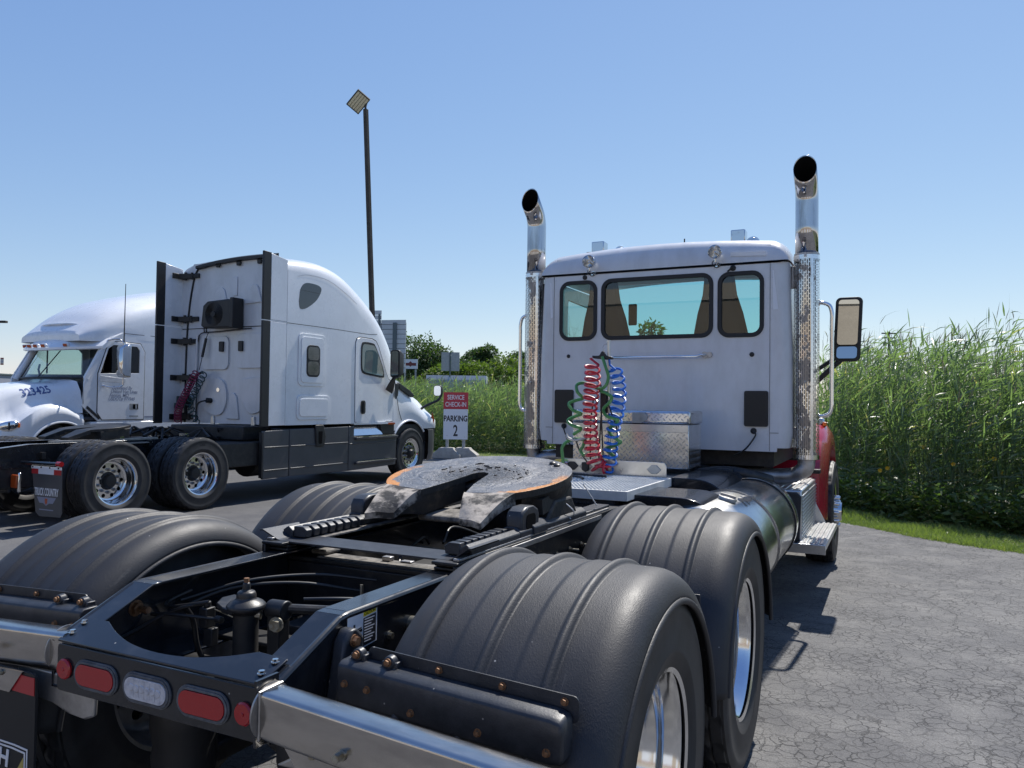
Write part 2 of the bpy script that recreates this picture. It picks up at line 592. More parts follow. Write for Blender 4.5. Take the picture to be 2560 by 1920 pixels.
def m_asphalt():
    m, n, l, P = nt('cracked_asphalt')
    co = coords(n)
    big = noise(n, l, co, 0.22, 5)
    med = noise(n, l, co, 2.6, 6)
    fine = noise(n, l, co, 90, 3)
    grit = noise(n, l, co, 260, 2, 0.7)
    base = ramp(n, l, big, [(0.36, (0.078, 0.078, 0.082)), (0.62, (0.122, 0.121, 0.120))])
    base = mixc(n, l, ramp(n, l, med, [(0.44, 0.0), (0.66, 0.75)]), base, (0.165, 0.162, 0.156))
    base = mixc(n, l, 0.75, base, ramp(n, l, fine, [(0.3, 0.35), (0.7, 0.72)]), 'OVERLAY')
    base = mixc(n, l, 0.8, base, ramp(n, l, grit, [(0.3, 0.3), (0.7, 0.72)]), 'OVERLAY')
    # newer, smoother surface towards the other stalls
    sx = n.new('ShaderNodeSeparateXYZ')
    l.new(co, sx.inputs[0])
    jit = math_n(n, l, 'MULTIPLY', noise(n, l, co, 0.6, 4), 2.4)
    left = ramp(n, l, math_n(n, l, 'ADD', sx.outputs[0], jit), [(0.0, 1.0), (0.9, 0.0)])
    base = mixc(n, l, math_n(n, l, 'MULTIPLY', left, 0.55), base, (0.070, 0.070, 0.075))
    # cracks: jittered cell edges, two sizes
    wob = n.new('ShaderNodeVectorMath')
    wob.operation = 'ADD'
    nz = n.new('ShaderNodeTexNoise')
    nz.inputs['Scale'].default_value = 11
    nz.inputs['Detail'].default_value = 7
    l.new(co, nz.inputs['Vector'])
    sc = n.new('ShaderNodeVectorMath')
    sc.operation = 'SCALE'
    sc.inputs[3].default_value = 0.10
    l.new(nz.outputs['Color'], sc.inputs[0])
    l.new(co, wob.inputs[0])
    l.new(sc.outputs[0], wob.inputs[1])
    tot = None
    for s, w, lo, hi, amp in ((15.0, 0.060, 0.36, 0.58, 0.80), (6.5, 0.026, 0.38, 0.60, 0.85), (0.9, 0.005, 0.44, 0.58, 0.9)):
        v = n.new('ShaderNodeTexVoronoi')
        v.feature = 'DISTANCE_TO_EDGE'
        v.inputs['Scale'].default_value = s
        l.new(wob.outputs[0], v.inputs['Vector'])
        e = ramp(n, l, v.outputs['Distance'], [(0.0, amp), (w, 0.0)])
        e = math_n(n, l, 'MULTIPLY', e, ramp(n, l, noise(n, l, co, s * 0.22, 3), [(lo, 0.0), (hi, 1.0)]))
        tot = e if tot is None else math_n(n, l, 'MAXIMUM', tot, e)
    keep = math_n(n, l, 'SUBTRACT', 1.0, math_n(n, l, 'MULTIPLY', left, 0.7))
    tot = math_n(n, l, 'MULTIPLY', tot, keep)
    l.new(mixc(n, l, tot, base, (0.030, 0.030, 0.032)), P.inputs['Base Color'])
    P.inputs['Roughness'].default_value = 0.82
    P.inputs['Specular IOR Level'].default_value = 0.3
    h = math_n(n, l, 'SUBTRACT', math_n(n, l, 'MULTIPLY', grit, 0.35), tot)
    bumpn(n, l, h, 0.7, 0.008, P)
    return m


MT['asphalt'] = m_asphalt()


def m_treadplate():
    """bright diamond tread plate: crossed raised lozenges as fine relief"""
    m, n, l, P = nt('diamond_tread_plate')
    co = coords(n)
    P.inputs['Metallic'].default_value = 1.0
    P.inputs['Base Color'].default_value = (0.66, 0.67, 0.68, 1)
    P.inputs['Roughness'].default_value = 0.22
    sx = n.new('ShaderNodeSeparateXYZ')
    l.new(co, sx.inputs[0])
    # work in (x+y, z) so the same relief runs round the corner
    u = math_n(n, l, 'ADD', sx.outputs[0], sx.outputs[1])
    w = sx.outputs[2]
    a = math_n(n, l, 'MULTIPLY', math_n(n, l, 'ADD', u, w), 22.0)
    b = math_n(n, l, 'MULTIPLY', math_n(n, l, 'SUBTRACT', u, w), 22.0)
    fa = math_n(n, l, 'FRACT', a)
    fb = math_n(n, l, 'FRACT', b)
    ia = math_n(n, l, 'FLOOR', a)
    ib = math_n(n, l, 'FLOOR', b)
    par = math_n(n, l, 'MODULO', math_n(n, l, 'ABSOLUTE', math_n(n, l, 'ADD', ia, ib)), 2.0)
    da = math_n(n, l, 'ABSOLUTE', math_n(n, l, 'SUBTRACT', fa, 0.5))
    db = math_n(n, l, 'ABSOLUTE', math_n(n, l, 'SUBTRACT', fb, 0.5))

    def loz(p, q):
        e = math_n(n, l, 'ADD', math_n(n, l, 'MULTIPLY', p, 6.5), math_n(n, l, 'MULTIPLY', q, 2.0))
        return ramp(n, l, e, [(0.55, 1.0), (1.0, 0.0)])
    h = mixc(n, l, par, loz(da, db), loz(db, da))
    bumpn(n, l, h, 1.0, 0.004, P)
    l.new(ramp(n, l, noise(n, l, co, 5, 5), [(0.35, (0.74, 0.74, 0.74)), (0.7, (0.50, 0.50, 0.50))]), P.inputs['Base Color'])
    return m


MT['treadplate'] = m_treadplate()


def m_perf():
    """perforated stack guard: staggered slots; through the slots the sooty muffler"""
    m, n, l, P = nt('slotted_stack_guard')
    uv = coords(n, 'UV')
    P.inputs['Metallic'].default_value = 1.0
    br = n.new('ShaderNodeTexBrick')
    br.offset = 0.5
    br.inputs['Scale'].default_value = 1.0
    br.inputs['Brick Width'].default_value = 0.042
    br.inputs['Row Height'].default_value = 0.0165
    br.inputs['Mortar Size'].default_value = 0.0042
    br.inputs['Mortar Smooth'].default_value = 0.0
    br.inputs['Color1'].default_value = (1, 1, 1, 1)
    br.inputs['Color2'].default_value = (1, 1, 1, 1)
    br.inputs['Mortar'].default_value = (0, 0, 0, 1)
    mp = n.new('ShaderNodeMapping')
    mp.inputs['Rotation'].default_value = (0, 0, PI / 2)
    l.new(uv, mp.inputs[0])
    l.new(mp.outputs[0], br.inputs['Vector'])
    co = coords(n)
    burn = ramp(n, l, noise(n, l, co, 7, 5, 0.6, (1, 1, 0.8)), [(0.53, 0.0), (0.57, 1.0)])
    metal = mixc(n, l, math_n(n, l, 'MULTIPLY', burn, 0.75), (0.66, 0.65, 0.63), (0.22, 0.18, 0.15))
    l.new(metal, P.inputs['Base Color'])
    l.new(ramp(n, l, burn, [(0, 0.12), (1, 0.45)]), P.inputs['Roughness'])
    # holes are true openings
    tr = n.new('ShaderNodeBsdfTransparent')
    mx = n.new('ShaderNodeMixShader')
    l.new(br.outputs['Color'], mx.inputs[0])
    l.new(P.outputs[0], mx.inputs[1])
    l.new(tr.outputs[0], mx.inputs[2])
    l.new(mx.outputs[0], n['Material Output'].inputs[0])
    return m


MT['perf'] = m_perf()


def m_grease():
    """fifth wheel top: grey-black grease swirled by the trailer plate, torn ridges, orange worn rim"""
    m, n, l, P = nt('greasy_coupler_plate')
    co = coords(n)
    sx = n.new('ShaderNodeSeparateXYZ')
    l.new(co, sx.inputs[0])
    d2 = n.new('ShaderNodeVectorMath')
    d2.operation = 'LENGTH'
    cmb = n.new('ShaderNodeCombineXYZ')
    l.new(sx.outputs[0], cmb.inputs[0])
    l.new(sx.outputs[1], cmb.inputs[1])
    l.new(cmb.outputs[0], d2.inputs[0])
    rad = d2.outputs['Value']
    nz = noise(n, l, co, 5, 5)
    swirl = math_n(n, l, 'ADD', math_n(n, l, 'MULTIPLY', rad, 30.0), math_n(n, l, 'MULTIPLY', nz, 14.0))
    sw = n.new('ShaderNodeTexNoise')
    sw.noise_dimensions = '1D'
    sw.inputs['Scale'].default_value = 1.0
    sw.inputs['Detail'].default_value = 5
    l.new(swirl, sw.inputs['W'])
    blot = noise(n, l, co, 9, 6, 0.7)
    col = ramp(n, l, math_n(n, l, 'ADD', math_n(n, l, 'MULTIPLY', sw.outputs[0], 0.6), math_n(n, l, 'MULTIPLY', blot, 0.4)),
               [(0.30, (0.050, 0.050, 0.056)), (0.48, (0.110, 0.113, 0.124)), (0.70, (0.175, 0.176, 0.185))])
    # torn lumps in the middle ring
    lump = noise(n, l, co, 38, 5, 0.75)
    ring = ramp(n, l, rad, [(0.10, 1.0), (0.30, 0.0)])
    lum = math_n(n, l, 'MULTIPLY', ramp(n, l, lump, [(0.52, 0.0), (0.58, 1.0)]), ring)
    col = mixc(n, l, lum, col, (0.012, 0.012, 0.013))
    # rim wear
    rimn = math_n(n, l, 'ADD', rad, math_n(n, l, 'MULTIPLY', noise(n, l, co, 9, 6), 0.14))
    rim = ramp(n, l, rimn, [(0.478, 0.0), (0.486, 1.0)])
    ya = math_n(n, l, 'ADD', sx.outputs[1], math_n(n, l, 'MULTIPLY', noise(n, l, co, 7.0, 4), 0.5))
    side = ramp(n, l, ya, [(0.22, 1.0), (0.34, 0.0)])
    rim = math_n(n, l, 'MULTIPLY', rim, side)
    col = mixc(n, l, rim, col, (0.50, 0.20, 0.035))
    l.new(col, P.inputs['Base Color'])
    l.new(ramp(n, l, blot, [(0.35, 0.30), (0.7, 0.6)]), P.inputs['Roughness'])
    h = math_n(n, l, 'ADD', math_n(n, l, 'MULTIPLY', sw.outputs[0], 0.25), math_n(n, l, 'MULTIPLY', math_n(n, l, 'MULTIPLY', lump, ring), 1.8))
    bumpn(n, l, h, 1.0, 0.02, P)
    return m


MT['grease'] = m_grease()
MT['ramp'] = mat('worn_ramp_steel', (0.40, 0.355, 0.30), 0.7, metal=0.0, col2=(0.028, 0.026, 0.024), vs=10, lo=0.43, hi=0.56, rvar=0.3, bump=0.004, bs=30)
MT['casting'] = mat('grimy_casting', (0.022, 0.020, 0.018), 0.6, col2=(0.10, 0.075, 0.05), vs=14, lo=0.55, hi=0.8, bump=0.004, bs=35)
MT['dusty_tube'] = mat('dusty_cross_tube', (0.20, 0.185, 0.165), 0.75, col2=(0.06, 0.056, 0.05), vs=22, lo=0.42, hi=0.62, bump=0.002, bs=80)


def m_leaf(name, c_lo, c_hi, c_dry, trans=0.35, rough=0.42):
    m, n, l, P = nt(name)
    at = n.new('ShaderNodeAttribute')
    at.attribute_name = 'tone'
    col = ramp(n, l, at.outputs['Fac'], [(0.0, c_lo), (0.86, c_hi), (0.97, c_dry)])
    l.new(col, P.inputs['Base Color'])
    P.inputs['Roughness'].default_value = rough
    tl = n.new('ShaderNodeBsdfTranslucent')
    l.new(mixc(n, l, 1.0, col, (1.15, 1.40, 0.60), 'MULTIPLY'), tl.inputs[0])
    mx = n.new('ShaderNodeMixShader')
    mx.inputs[0].default_value = trans
    l.new(P.outputs[0], mx.inputs[1])
    l.new(tl.outputs[0], mx.inputs[2])
    l.new(mx.outputs[0], n['Material Output'].inputs[0])
    return m


MT['reed'] = m_leaf('reed_leaf', (0.10, 0.150, 0.080), (0.225, 0.285, 0.165), (0.45, 0.39, 0.22), 0.48, 0.34)
MT['grass'] = m_leaf('lawn_grass', (0.12, 0.165, 0.045), (0.27, 0.325, 0.10), (0.42, 0.36, 0.17))
MT['weed'] = m_leaf('weed_leaf', (0.045, 0.080, 0.025), (0.13, 0.19, 0.05), (0.25, 0.2, 0.06))
MT['tree_dark'] = m_leaf('dark_tree_leaf', (0.030, 0.060, 0.018), (0.085, 0.135, 0.035), (0.14, 0.16, 0.05), 0.3, 0.65)
MT['tree_light'] = m_leaf('light_tree_leaf', (0.065, 0.105, 0.022), (0.165, 0.220, 0.045), (0.2, 0.2, 0.05), 0.35, 0.65)
MT['petal'] = mat('yellow_petal', (0.75, 0.48, 0.02), 0.5)
MT['soil'] = mat('marsh_soil', (0.06, 0.055, 0.03), 0.95, col2=(0.05, 0.07, 0.025), vs=0.6)
MT['turf'] = mat('turf_base', (0.075, 0.105, 0.025), 0.95, col2=(0.11, 0.12, 0.04), vs=3)
# ================================================================== GROUND
OFF = Vector((0, 0, 0))
# marsh ground to the horizon, 30 mm below the asphalt; asphalt and turf are sheets above it
g = MB().box(-900, 900, -500, 1500, -0.6, -0.03).build('ground', MT['soil'], None, sharp=0)
g['kind'] = 'structure'
edge = [(60, -22.0), (30, -6.5), (18, 0.0), (12, 3.2), (8, 5.35), (5.5, 6.7), (3.95, 7.55), (3.08, 8.02), (2.65, 8.22), (2.22, 8.49), (1.8, 8.85), (1.36, 9.28), (0.6, 10.0), (-0.5, 11.0), (-3.0, 13.6), (-5.6, 16.2), (-7.2, 17.7), (-8.6, 18.3), (-10.8, 18.2), (-14.5, 18.6), (-20, 19.6), (-30, 22.0), (-50, 27)]
rg = random.Random(11)
E2 = cr([(a, b, 0) for a, b in edge], 14)
E2 = [(p.x + rg.uniform(-.035, .035), p.y + rg.uniform(-.035, .035)) for p in E2]
asp = MB().prism([(60, -60), *E2, (-90, 60), (-90, -60)], 'xy', -0.25, 0.0).build('asphalt_lot', MT['asphalt'], None, sharp=0)
asp['kind'] = 'structure'
vg = []
def off_edge(d, j=0.0):
    out = []
    for i, (x, y) in enumerate(E2):
        a = Vector(E2[min(i + 1, len(E2) - 1)]) - Vector(E2[max(i - 1, 0)])
        nrm = Vector((-a.y, a.x)).normalized() * -1
        out.append((x + nrm.x * d, y + nrm.y * d))
    return out
O0, O1 = off_edge(-0.02), off_edge(2.6)
mb = MB()
n = len(O0)
mb.add([(a, b, -0.012) for a, b in O0] + [(a, b, 0.02) for a, b in O1], [(i, i + 1, n + i + 1, n + i) for i in range(n - 1)])
tf = mb.build('turf', MT['turf'], None, sharp=0)
tf['kind'] = 'structure'


def along(x):
    """y of the asphalt edge at x"""
    for a, b in zip(E2[:-1], E2[1:]):
        if b[0] <= x <= a[0]:
            return a[1] + (b[1] - a[1]) * (a[0] - x) / max(1e-6, a[0] - b[0])
    return E2[-1][1]
E_x = np.array([p[0] for p in E2])[::-1]
E_y = np.array([p[1] for p in E2])[::-1]
def edge_y(x):
    return np.interp(x, E_x, E_y)


def ribbon_mesh(name, strips, tones, m, kind='stuff'):
    """strips: array (N, S, 2, 3): N ribbons of S cross-rows with left/right points"""
    N, Sn = strips.shape[0], strips.shape[1]
    verts = strips.reshape(-1, 3)
    base = (np.arange(N) * Sn * 2)[:, None, None]
    row = (np.arange(Sn - 1) * 2)[None, :, None]
    quad = np.array([0, 1, 3, 2])[None, None, :]
    faces = (base + row + quad).reshape(-1, 4)
    me = bpy.data.meshes.new(name)
    me.vertices.add(len(verts))
    me.vertices.foreach_set('co', verts.astype(np.float32).ravel())
    me.loops.add(faces.size)
    me.loops.foreach_set('vertex_index', faces.astype(np.int32).ravel())
    me.polygons.add(len(faces))
    me.polygons.foreach_set('loop_start', np.arange(0, faces.size, 4, dtype=np.int32))
    me.polygons.foreach_set('loop_total', np.full(len(faces), 4, dtype=np.int32))
    me.update(calc_edges=True)
    at = me.attributes.new('tone', 'FLOAT', 'POINT')
    at.data.foreach_set('value', np.repeat(tones.astype(np.float32), Sn * 2))
    me.polygons.foreach_set('use_smooth', np.ones(len(faces), dtype=bool))
    me.materials.append(m)
    o = bpy.data.objects.new(name, me)
    COL.objects.link(o)
    if kind:
        o['kind'] = kind
    return o


def blades(base, direc, length, width, droop, S_=4, side=None, taper=1.0):
    """arching ribbons. base (N,3), direc (N,3) start direction, droop: how far the tip bends down"""
    N = len(base)
    t = np.linspace(0, 1, S_)[None, :, None]
    p = base[:, None, :] + direc[:, None, :] * (length[:, None, None] * t)
    p[:, :, 2] -= (droop * length)[:, None] * (t[:, :, 0] ** 2)
    if side is None:
        side = np.cross(direc, RNG.normal(size=(N, 3)))
    side = side / np.maximum(1e-6, np.linalg.norm(side, axis=1))[:, None]
    w = width[:, None, None] * (1.0 - 0.96 * t ** 1.6) * np.minimum(1.0, 0.45 + t * 3)
    return np.stack([p - side[:, None, :] * w, p + side[:, None, :] * w], axis=2)


tips = []
def reeds(name, x0, x1, d0, d1, dens, h0, h1, label, leaves=11, front=-9.0):
    area = (x1 - x0) * (d1 - d0)
    N = int(area * dens)
    x = RNG.uniform(x0, x1, N)
    d = RNG.uniform(d0, d1, N)
    clump = 0.5 + 0.5 * np.sin(x * 1.7 + 2.0 * np.sin(d * 1.3 + x * 0.6))
    y = edge_y(x) + d * 1.25
    H = RNG.uniform(h0, h1, N) * (0.90 + 0.14 * clump) * np.clip(0.62 + 0.38 * (d - front) / 1.0, 0.62, 1.0)
    lean = RNG.normal(size=(N, 2)) * 0.05 + np.array([0.07, -0.01])
    up_ = np.stack([lean[:, 0], lean[:, 1], np.ones(N)], 1)
    base = np.stack([x, y, np.full(N, -0.03)], 1)
    tone0 = np.clip(RNG.normal(0.45, 0.16, N), 0, 0.9)
    # stems: two crossed ribbons
    st = blades(base, up_, H, np.full(N, 0.0055), np.zeros(N), 3, side=np.stack([np.ones(N), np.zeros(N), np.zeros(N)], 1))
    st2 = blades(base, up_, H, np.full(N, 0.0055), np.zeros(N), 3, side=np.stack([np.zeros(N), np.ones(N), np.zeros(N)], 1))
    Lf = leaves
    f = (np.arange(Lf)[None, :] + RNG.uniform(0, 1, (N, Lf))) / Lf
    f = 0.16 + 0.84 * f
    hb = f * H[:, None]
    b = base[:, None, :] + up_[:, None, :] * hb[:, :, None]
    ang = RNG.uniform(0, 2 * PI, (N, Lf))
    wind = np.array([0.55, -0.10])
    dx = np.cos(ang) * 0.8 + wind[0]
    dy = np.sin(ang) * 0.8 + wind[1]
    rise = RNG.uniform(0.25, 1.5, (N, Lf)) * (0.6 + 0.7 * f)
    D = np.stack([dx, dy, rise], 2)
    D /= np.linalg.norm(D, axis=2)[:, :, None]
    Ln = RNG.uniform(0.24, 0.56, (N, Lf)) * (1.0 - 0.25 * np.abs(f - 0.6))
    lv = blades(b.reshape(-1, 3), D.reshape(-1, 3), Ln.ravel(), RNG.uniform(0.008, 0.019, N * Lf), RNG.uniform(0.05, 0.6, N * Lf), 4)
    tn = np.clip(np.repeat(tone0, Lf) + RNG.normal(0, 0.13, N * Lf), 0, 0.93)
    dry = RNG.uniform(0, 1, N * Lf) < (0.05 * (1.4 - f.ravel()))
    tn[dry] = 1.0
    pick = RNG.uniform(0, 1, N) < 0.45
    tips.append((base + up_ * (H * 0.97)[:, None])[pick])
    A = np.concatenate([np.concatenate([st, st2], 0)], 0)
    # pad stems to 4 rows so that one mesh holds all
    A4 = np.concatenate([A, A[:, -1:, :, :]], axis=1)
    allr = np.concatenate([A4, lv], 0)
    tones = np.concatenate([tone0 * 0.8 + 0.1, tone0 * 0.8 + 0.1, tn])
    o = ribbon_mesh(name, allr, tones, MT['reed'])
    o['label'] = label
    o['category'] = 'reeds'
    return o
reeds('reed_bed', 0.6, 6.8, 1.5, 3.3, 120, 2.0, 2.8, 'tall green reeds in a dense bed right of the day cab', 12, front=1.5)
reeds('reed_bed', 0.2, 11, 3.3, 7.5, 46, 2.35, 3.2, 'taller reeds behind the front rows on the right', 10)
reeds('reed_bed', -17, -2.5, 1.3, 4.0, 75, 1.7, 2.45, 'green reeds behind the parking sign and left of the day cab', 11, front=1.3)
reeds('reed_bed', -26, -2.5, 4.0, 9.0, 28, 1.9, 2.6, 'second belt of reeds behind the parking sign', 9)
reeds('reed_bed', -40, 26, 8.0, 24.0, 4.5, 2.0, 2.7, 'far rows of reeds deep in the marsh', 9)

tp = np.concatenate(tips)
n_ = len(tp)
dd = np.stack([RNG.normal(0.18, 0.22, n_), RNG.normal(0, 0.15, n_), np.ones(n_)], 1)
dd /= np.linalg.norm(dd, axis=1)[:, None]
pl_ = blades(tp, dd, RNG.uniform(0.16, 0.36, n_), RNG.uniform(0.005, 0.011, n_), RNG.uniform(0, 0.25, n_), 4)
o = ribbon_mesh('reed_plumes', pl_, np.clip(RNG.normal(0.5, 0.2, n_), 0, 1), m_leaf('plume', (0.09, 0.065, 0.07), (0.20, 0.16, 0.14), (0.3, 0.26, 0.2), 0.25))
o['label'], o['category'] = 'thin dark seed plumes on top of the reeds', 'reed plumes'
# weeds at the foot of the reeds
N = 16000
x = np.concatenate([RNG.uniform(0.6, 6.0, 9000), RNG.uniform(-17, 0.6, 7000)])
d = 1.05 + np.abs(RNG.normal(0, 0.33, N))
y = edge_y(x) + d * 1.25
z = RNG.uniform(0.0, 0.62, N) * RNG.uniform(0.3, 1, N)
ang = RNG.uniform(0, 2 * PI, N)
D = np.stack([np.cos(ang), np.sin(ang) - 0.2, RNG.uniform(-0.2, 0.9, N)], 1)
D /= np.linalg.norm(D, axis=1)[:, None]
wd = blades(np.stack([x, y, z], 1), D, RNG.uniform(0.05, 0.14, N), RNG.uniform(0.012, 0.034, N), RNG.uniform(0, 0.5, N), 4)
o = ribbon_mesh('weeds', wd, np.clip(RNG.normal(0.45, 0.2, N), 0, 0.95), MT['weed'])
o['label'], o['category'] = 'low dark weeds at the foot of the reeds', 'weeds'
# mown grass strip
N = 62000
x = np.concatenate([RNG.uniform(0.8, 4.6, 48000), RNG.uniform(-14, 0.8, 14000)])
d = RNG.uniform(-0.03, 1.4, N)
y = edge_y(x) + d * 1.25 + RNG.normal(0, 0.02, N)
ang = RNG.uniform(0, 2 * PI, N)
D = np.stack([np.cos(ang) * 0.6, np.sin(ang) * 0.6, RNG.uniform(0.5, 1.4, N)], 1)
D /= np.linalg.norm(D, axis=1)[:, None]
patch = 0.5 + 0.5 * np.sin(x * 3.1 + 2 * np.sin(y * 2.3))
gr = blades(np.stack([x, y, np.full(N, -0.01)], 1), D, RNG.uniform(0.03, 0.12, N) * (0.6 + 0.6 * patch), RNG.uniform(0.0022, 0.0045, N), RNG.uniform(0, 0.5, N), 3)
o = ribbon_mesh('grass_strip', gr, np.clip(0.30 + 0.3 * patch + RNG.normal(0, 0.16, N), 0, 0.97), MT['grass'])
o['label'], o['category'] = 'sunlit strip of mown grass between the asphalt and the reeds', 'grass'
# yellow flowers
rg = random.Random(21)
for k, (x, y, z) in enumerate(((1.62, 11.0, 0.62), (1.72, 11.0, 0.66), (2.55, 10.35, 0.80), (3.02, 10.2, 0.90), (3.1, 10.3, 0.72), (4.45, 9.4, 2.0), (4.75, 9.2, 1.55), (3.6, 10.0, 0.55), (2.2, 10.8, 1.0))):
    mb = MB()
    for q in range(9):
        a = 2 * PI * q / 9
        c = Vector((x + 0.016 * math.cos(a), y - 0.01, z + 0.016 * math.sin(a)))
        mb.obox(c, Vector((math.cos(a), -0.3, math.sin(a))) * 0.015, Vector((-math.sin(a), 0, math.cos(a))) * 0.007, (0, 0.002, 0))
    mb.lathe([(0.009, -0.006), (0.007, -0.012), (0, -0.014)], (x, y - 0.006, z), 'y', 10)
    f_ = mb.build('marsh_flower', MT['petal'], None, sharp=0, at=(x, y, 0))
    MB().tube([(x, y, -0.03), (x + rg.uniform(-.05, .05), y + 0.03, z * 0.5), (x, y + 0.005, z)], 0.004, 5).build('stem', mat('flower_stem', (0.06, 0.12, 0.03), 0.6) if k == 0 else bpy.data.materials['flower_stem'], f_, at=(x, y, 0)).location = (0, 0, 0)
    tag(f_, ['yellow flower low in the weeds just right of the front wheel', 'yellow flower beside another one near the front wheel', 'yellow flower in the shade of the reeds left of centre', 'yellow flower under a bright reed leaf', 'yellow flower a little below another in the middle of the reeds', 'yellow flower high among the reeds on the right', 'yellow flower at half height at the right edge of the reeds', 'yellow flower low in the dark reed foot on the right', 'yellow flower at half height among dark reed stems'][k], 'flower', 'yellow flowers among the reeds')
# ------------------------------------------------------------------ wheels (shared by the three tractors)
def tyre_mb(R=0.510, n=96, hw=0.14):
    """tyre round the x axis; ribs, grooves and lateral cuts on the tread"""
    side = [(0.288, 0.112), (0.300, 0.126), (0.340, 0.137), (0.345, 0.1395), (0.352, 0.137), (0.42, 0.142), (0.452, 0.139),
            (0.456, 0.141), (0.475, 0.136), (0.495, 0.128)]
    sc = hw / 0.14
    tread = []
    ribs = [(-0.116, -0.078, 1), (-0.068, -0.028, 2), (-0.020, 0.020, 3), (0.028, 0.068, 2), (0.078, 0.116, 1)]
    for a, b, k in ribs:
        tread += [(R - 0.013, a - 0.002, 0), (R - 0.006 * (abs(a) > 0.1), a, k), (R - 0.006 * (abs(b) > 0.1), b, k), (R - 0.013, b + 0.002, 0)]
    prof = [(r, -h, 0) for r, h in side] + tread + [(r, h, 0) for r, h in reversed(side)]
    vs = []
    for j, (r, h, k) in enumerate(prof):
        for i in range(n):
            t = 2 * PI * (i + (0.5 * k if k else 0)) / n
            rr = r - (0.011 if (k == 1 and i % 4 == 0) or (k == 2 and i % 3 == 0) else 0.0)
            vs.append((h * sc, rr * math.cos(t), rr * math.sin(t)))
    fs = []
    for j in range(len(prof) - 1):
        for i in range(n):
            i2 = (i + 1) % n
            fs.append((j * n + i, j * n + i2, (j + 1) * n + i2, (j + 1) * n + i))
    return MB().add(vs, fs)


def make_wheel(parent, loc, disc=-0.05, hub_len=0.07, hubmat='plastic', rimmat='polished', hub_r=0.085, name='wheel', hw=0.14, nuts=True):
    """outer face towards +x; disc = x of the wheel disc"""
    d0 = disc
    prof = [(0.284, 0.118), (0.298, 0.124), (0.304, 0.121), (0.304, 0.116), (0.297, 0.110), (0.288, 0.100), (0.280, 0.078), (0.2745, 0.055),
            (0.2715, 0.045), (0.2735, 0.040), (0.2735, 0.030), (0.270, 0.022), (0.262, -0.005), (0.255, d0 + 0.022)]
    if disc > 0.05:
        prof = prof[:6] + [(0.262, d0 - 0.015)]
    prof += [(0.245, d0 + 0.008), (0.225, d0 + 0.002)]
    mb = MB()
    back = [(0.262, -0.10), (0.304, -0.118)]
    mb.lathe(prof, n=64)
    mb.lathe([(0.254, min(d0, 0.03)), (0.262, -0.10), (0.300, -0.118)], n=48)
    holes = [circ(0.192 * math.cos(2 * PI * k / 10), 0.192 * math.sin(2 * PI * k / 10), 0.026, 14) for k in range(10)]
    mb.prism(circ(0, 0, 0.226, 60), 'yz', d0 - 0.012, d0, holes=holes)
    w = mb.build(name, MT[rimmat], parent, place=loc, sharp=40)
    tyre_mb(hw=hw).build('tyre', MT['tyre'], w, local=True, sharp=50)
    h = MB()
    h.lathe([(0.115, d0), (0.108, d0 + 0.012), (hub_r + 0.008, d0 + 0.018), (hub_r, d0 + hub_len * 0.75), (hub_r - 0.012, d0 + hub_len), (0.03, d0 + hub_len + 0.006), (0.0, d0 + hub_len + 0.006)], n=40)
    h.build('hub', MT[hubmat], w, local=True)
    if nuts:
        b0 = None
        for k in range(10):
            t = 2 * PI * (k + 0.5) / 10
            if b0 is None:
                b0 = MB().cyl((0, 0, 0), (0.012, 0, 0), 0.021, n=10).cyl((0.012, 0, 0), (0.040, 0, 0), 0.017, 0.015, n=6).build('lug_nut', MT['dull_alu'], w, local=True)
            o = b0 if k == 0 else dup(b0, w)
            o.location = (d0, 0.1425 * math.cos(t), 0.1425 * math.sin(t))
    bk = MB()
    bk.lathe([(0.252, -0.09), (0.06, -0.09)], n=40)
    bk.build('brake_drum', MT['under'], w, local=True)
    return w


def bolt_template(d, r, h, m, name='bolt'):
    return MB().hexb((0, 0, 0), d, r, h).build(name, m, None, local=True)


def bolts(tmpl, parent, pts):
    """copies of one bolt under a part; tmpl itself becomes the first"""
    for i, p in enumerate(pts):
        o = tmpl if (tmpl.parent is None) else dup(tmpl, parent)
        o.parent = parent
        par_off = Vector(parent.location) if parent.type == 'MESH' else Vector((0, 0, 0))
        o.location = Vector(p) - OFF - par_off


# ================================================================== MAIN TRACTOR (day cab, red bonnet)
OFF = Vector((0, 3.0, 0))
T = thing('day_cab_tractor', 'bare-frame tractor with white cab, red bonnet and twin chrome stacks, nearest the camera', 'truck', OFF)

# frame rails: C section, cut down at the tail
def rail(sg):
    mb = MB()
    top = [(-0.595, 0.838), (-0.325, 0.958), (-0.29, 0.960), (6.9, 0.960)]
    bot = [(6.9, 0.69), (-0.20, 0.69), (-0.595, 0.700)]
    mb.prism(top + bot, 'yz', sg * 0.422, sg * 0.432)
    for (a, b) in zip(top[:-1], top[1:]):
        mb.prism([(a[0], a[1] - 0.009), (b[0], b[1] - 0.009), (b[0], b[1]), (a[0], a[1])], 'yz', sg * 0.335, sg * 0.4318)
    for (a, b) in (((6.9, 0.69), (-0.20, 0.69)), ((-0.20, 0.69), (-0.595, 0.70))):
        mb.prism([(a[0], a[1]), (b[0], b[1]), (b[0], b[1] + 0.009), (a[0], a[1] + 0.009)], 'yz', sg * 0.335, sg * 0.4318)
    # rounded outer shoulder of the flange
    pts = [(sg * 0.424, -0.595, 0.830), (sg * 0.424, -0.335, 0.945), (sg * 0.424, -0.30, 0.9505), (sg * 0.424, 0.26, 0.9505)]
    mb.tube(pts, 0.0115, 10)
    return mb.build('frame_rail', MT['frame'], T, bevel=0.003)
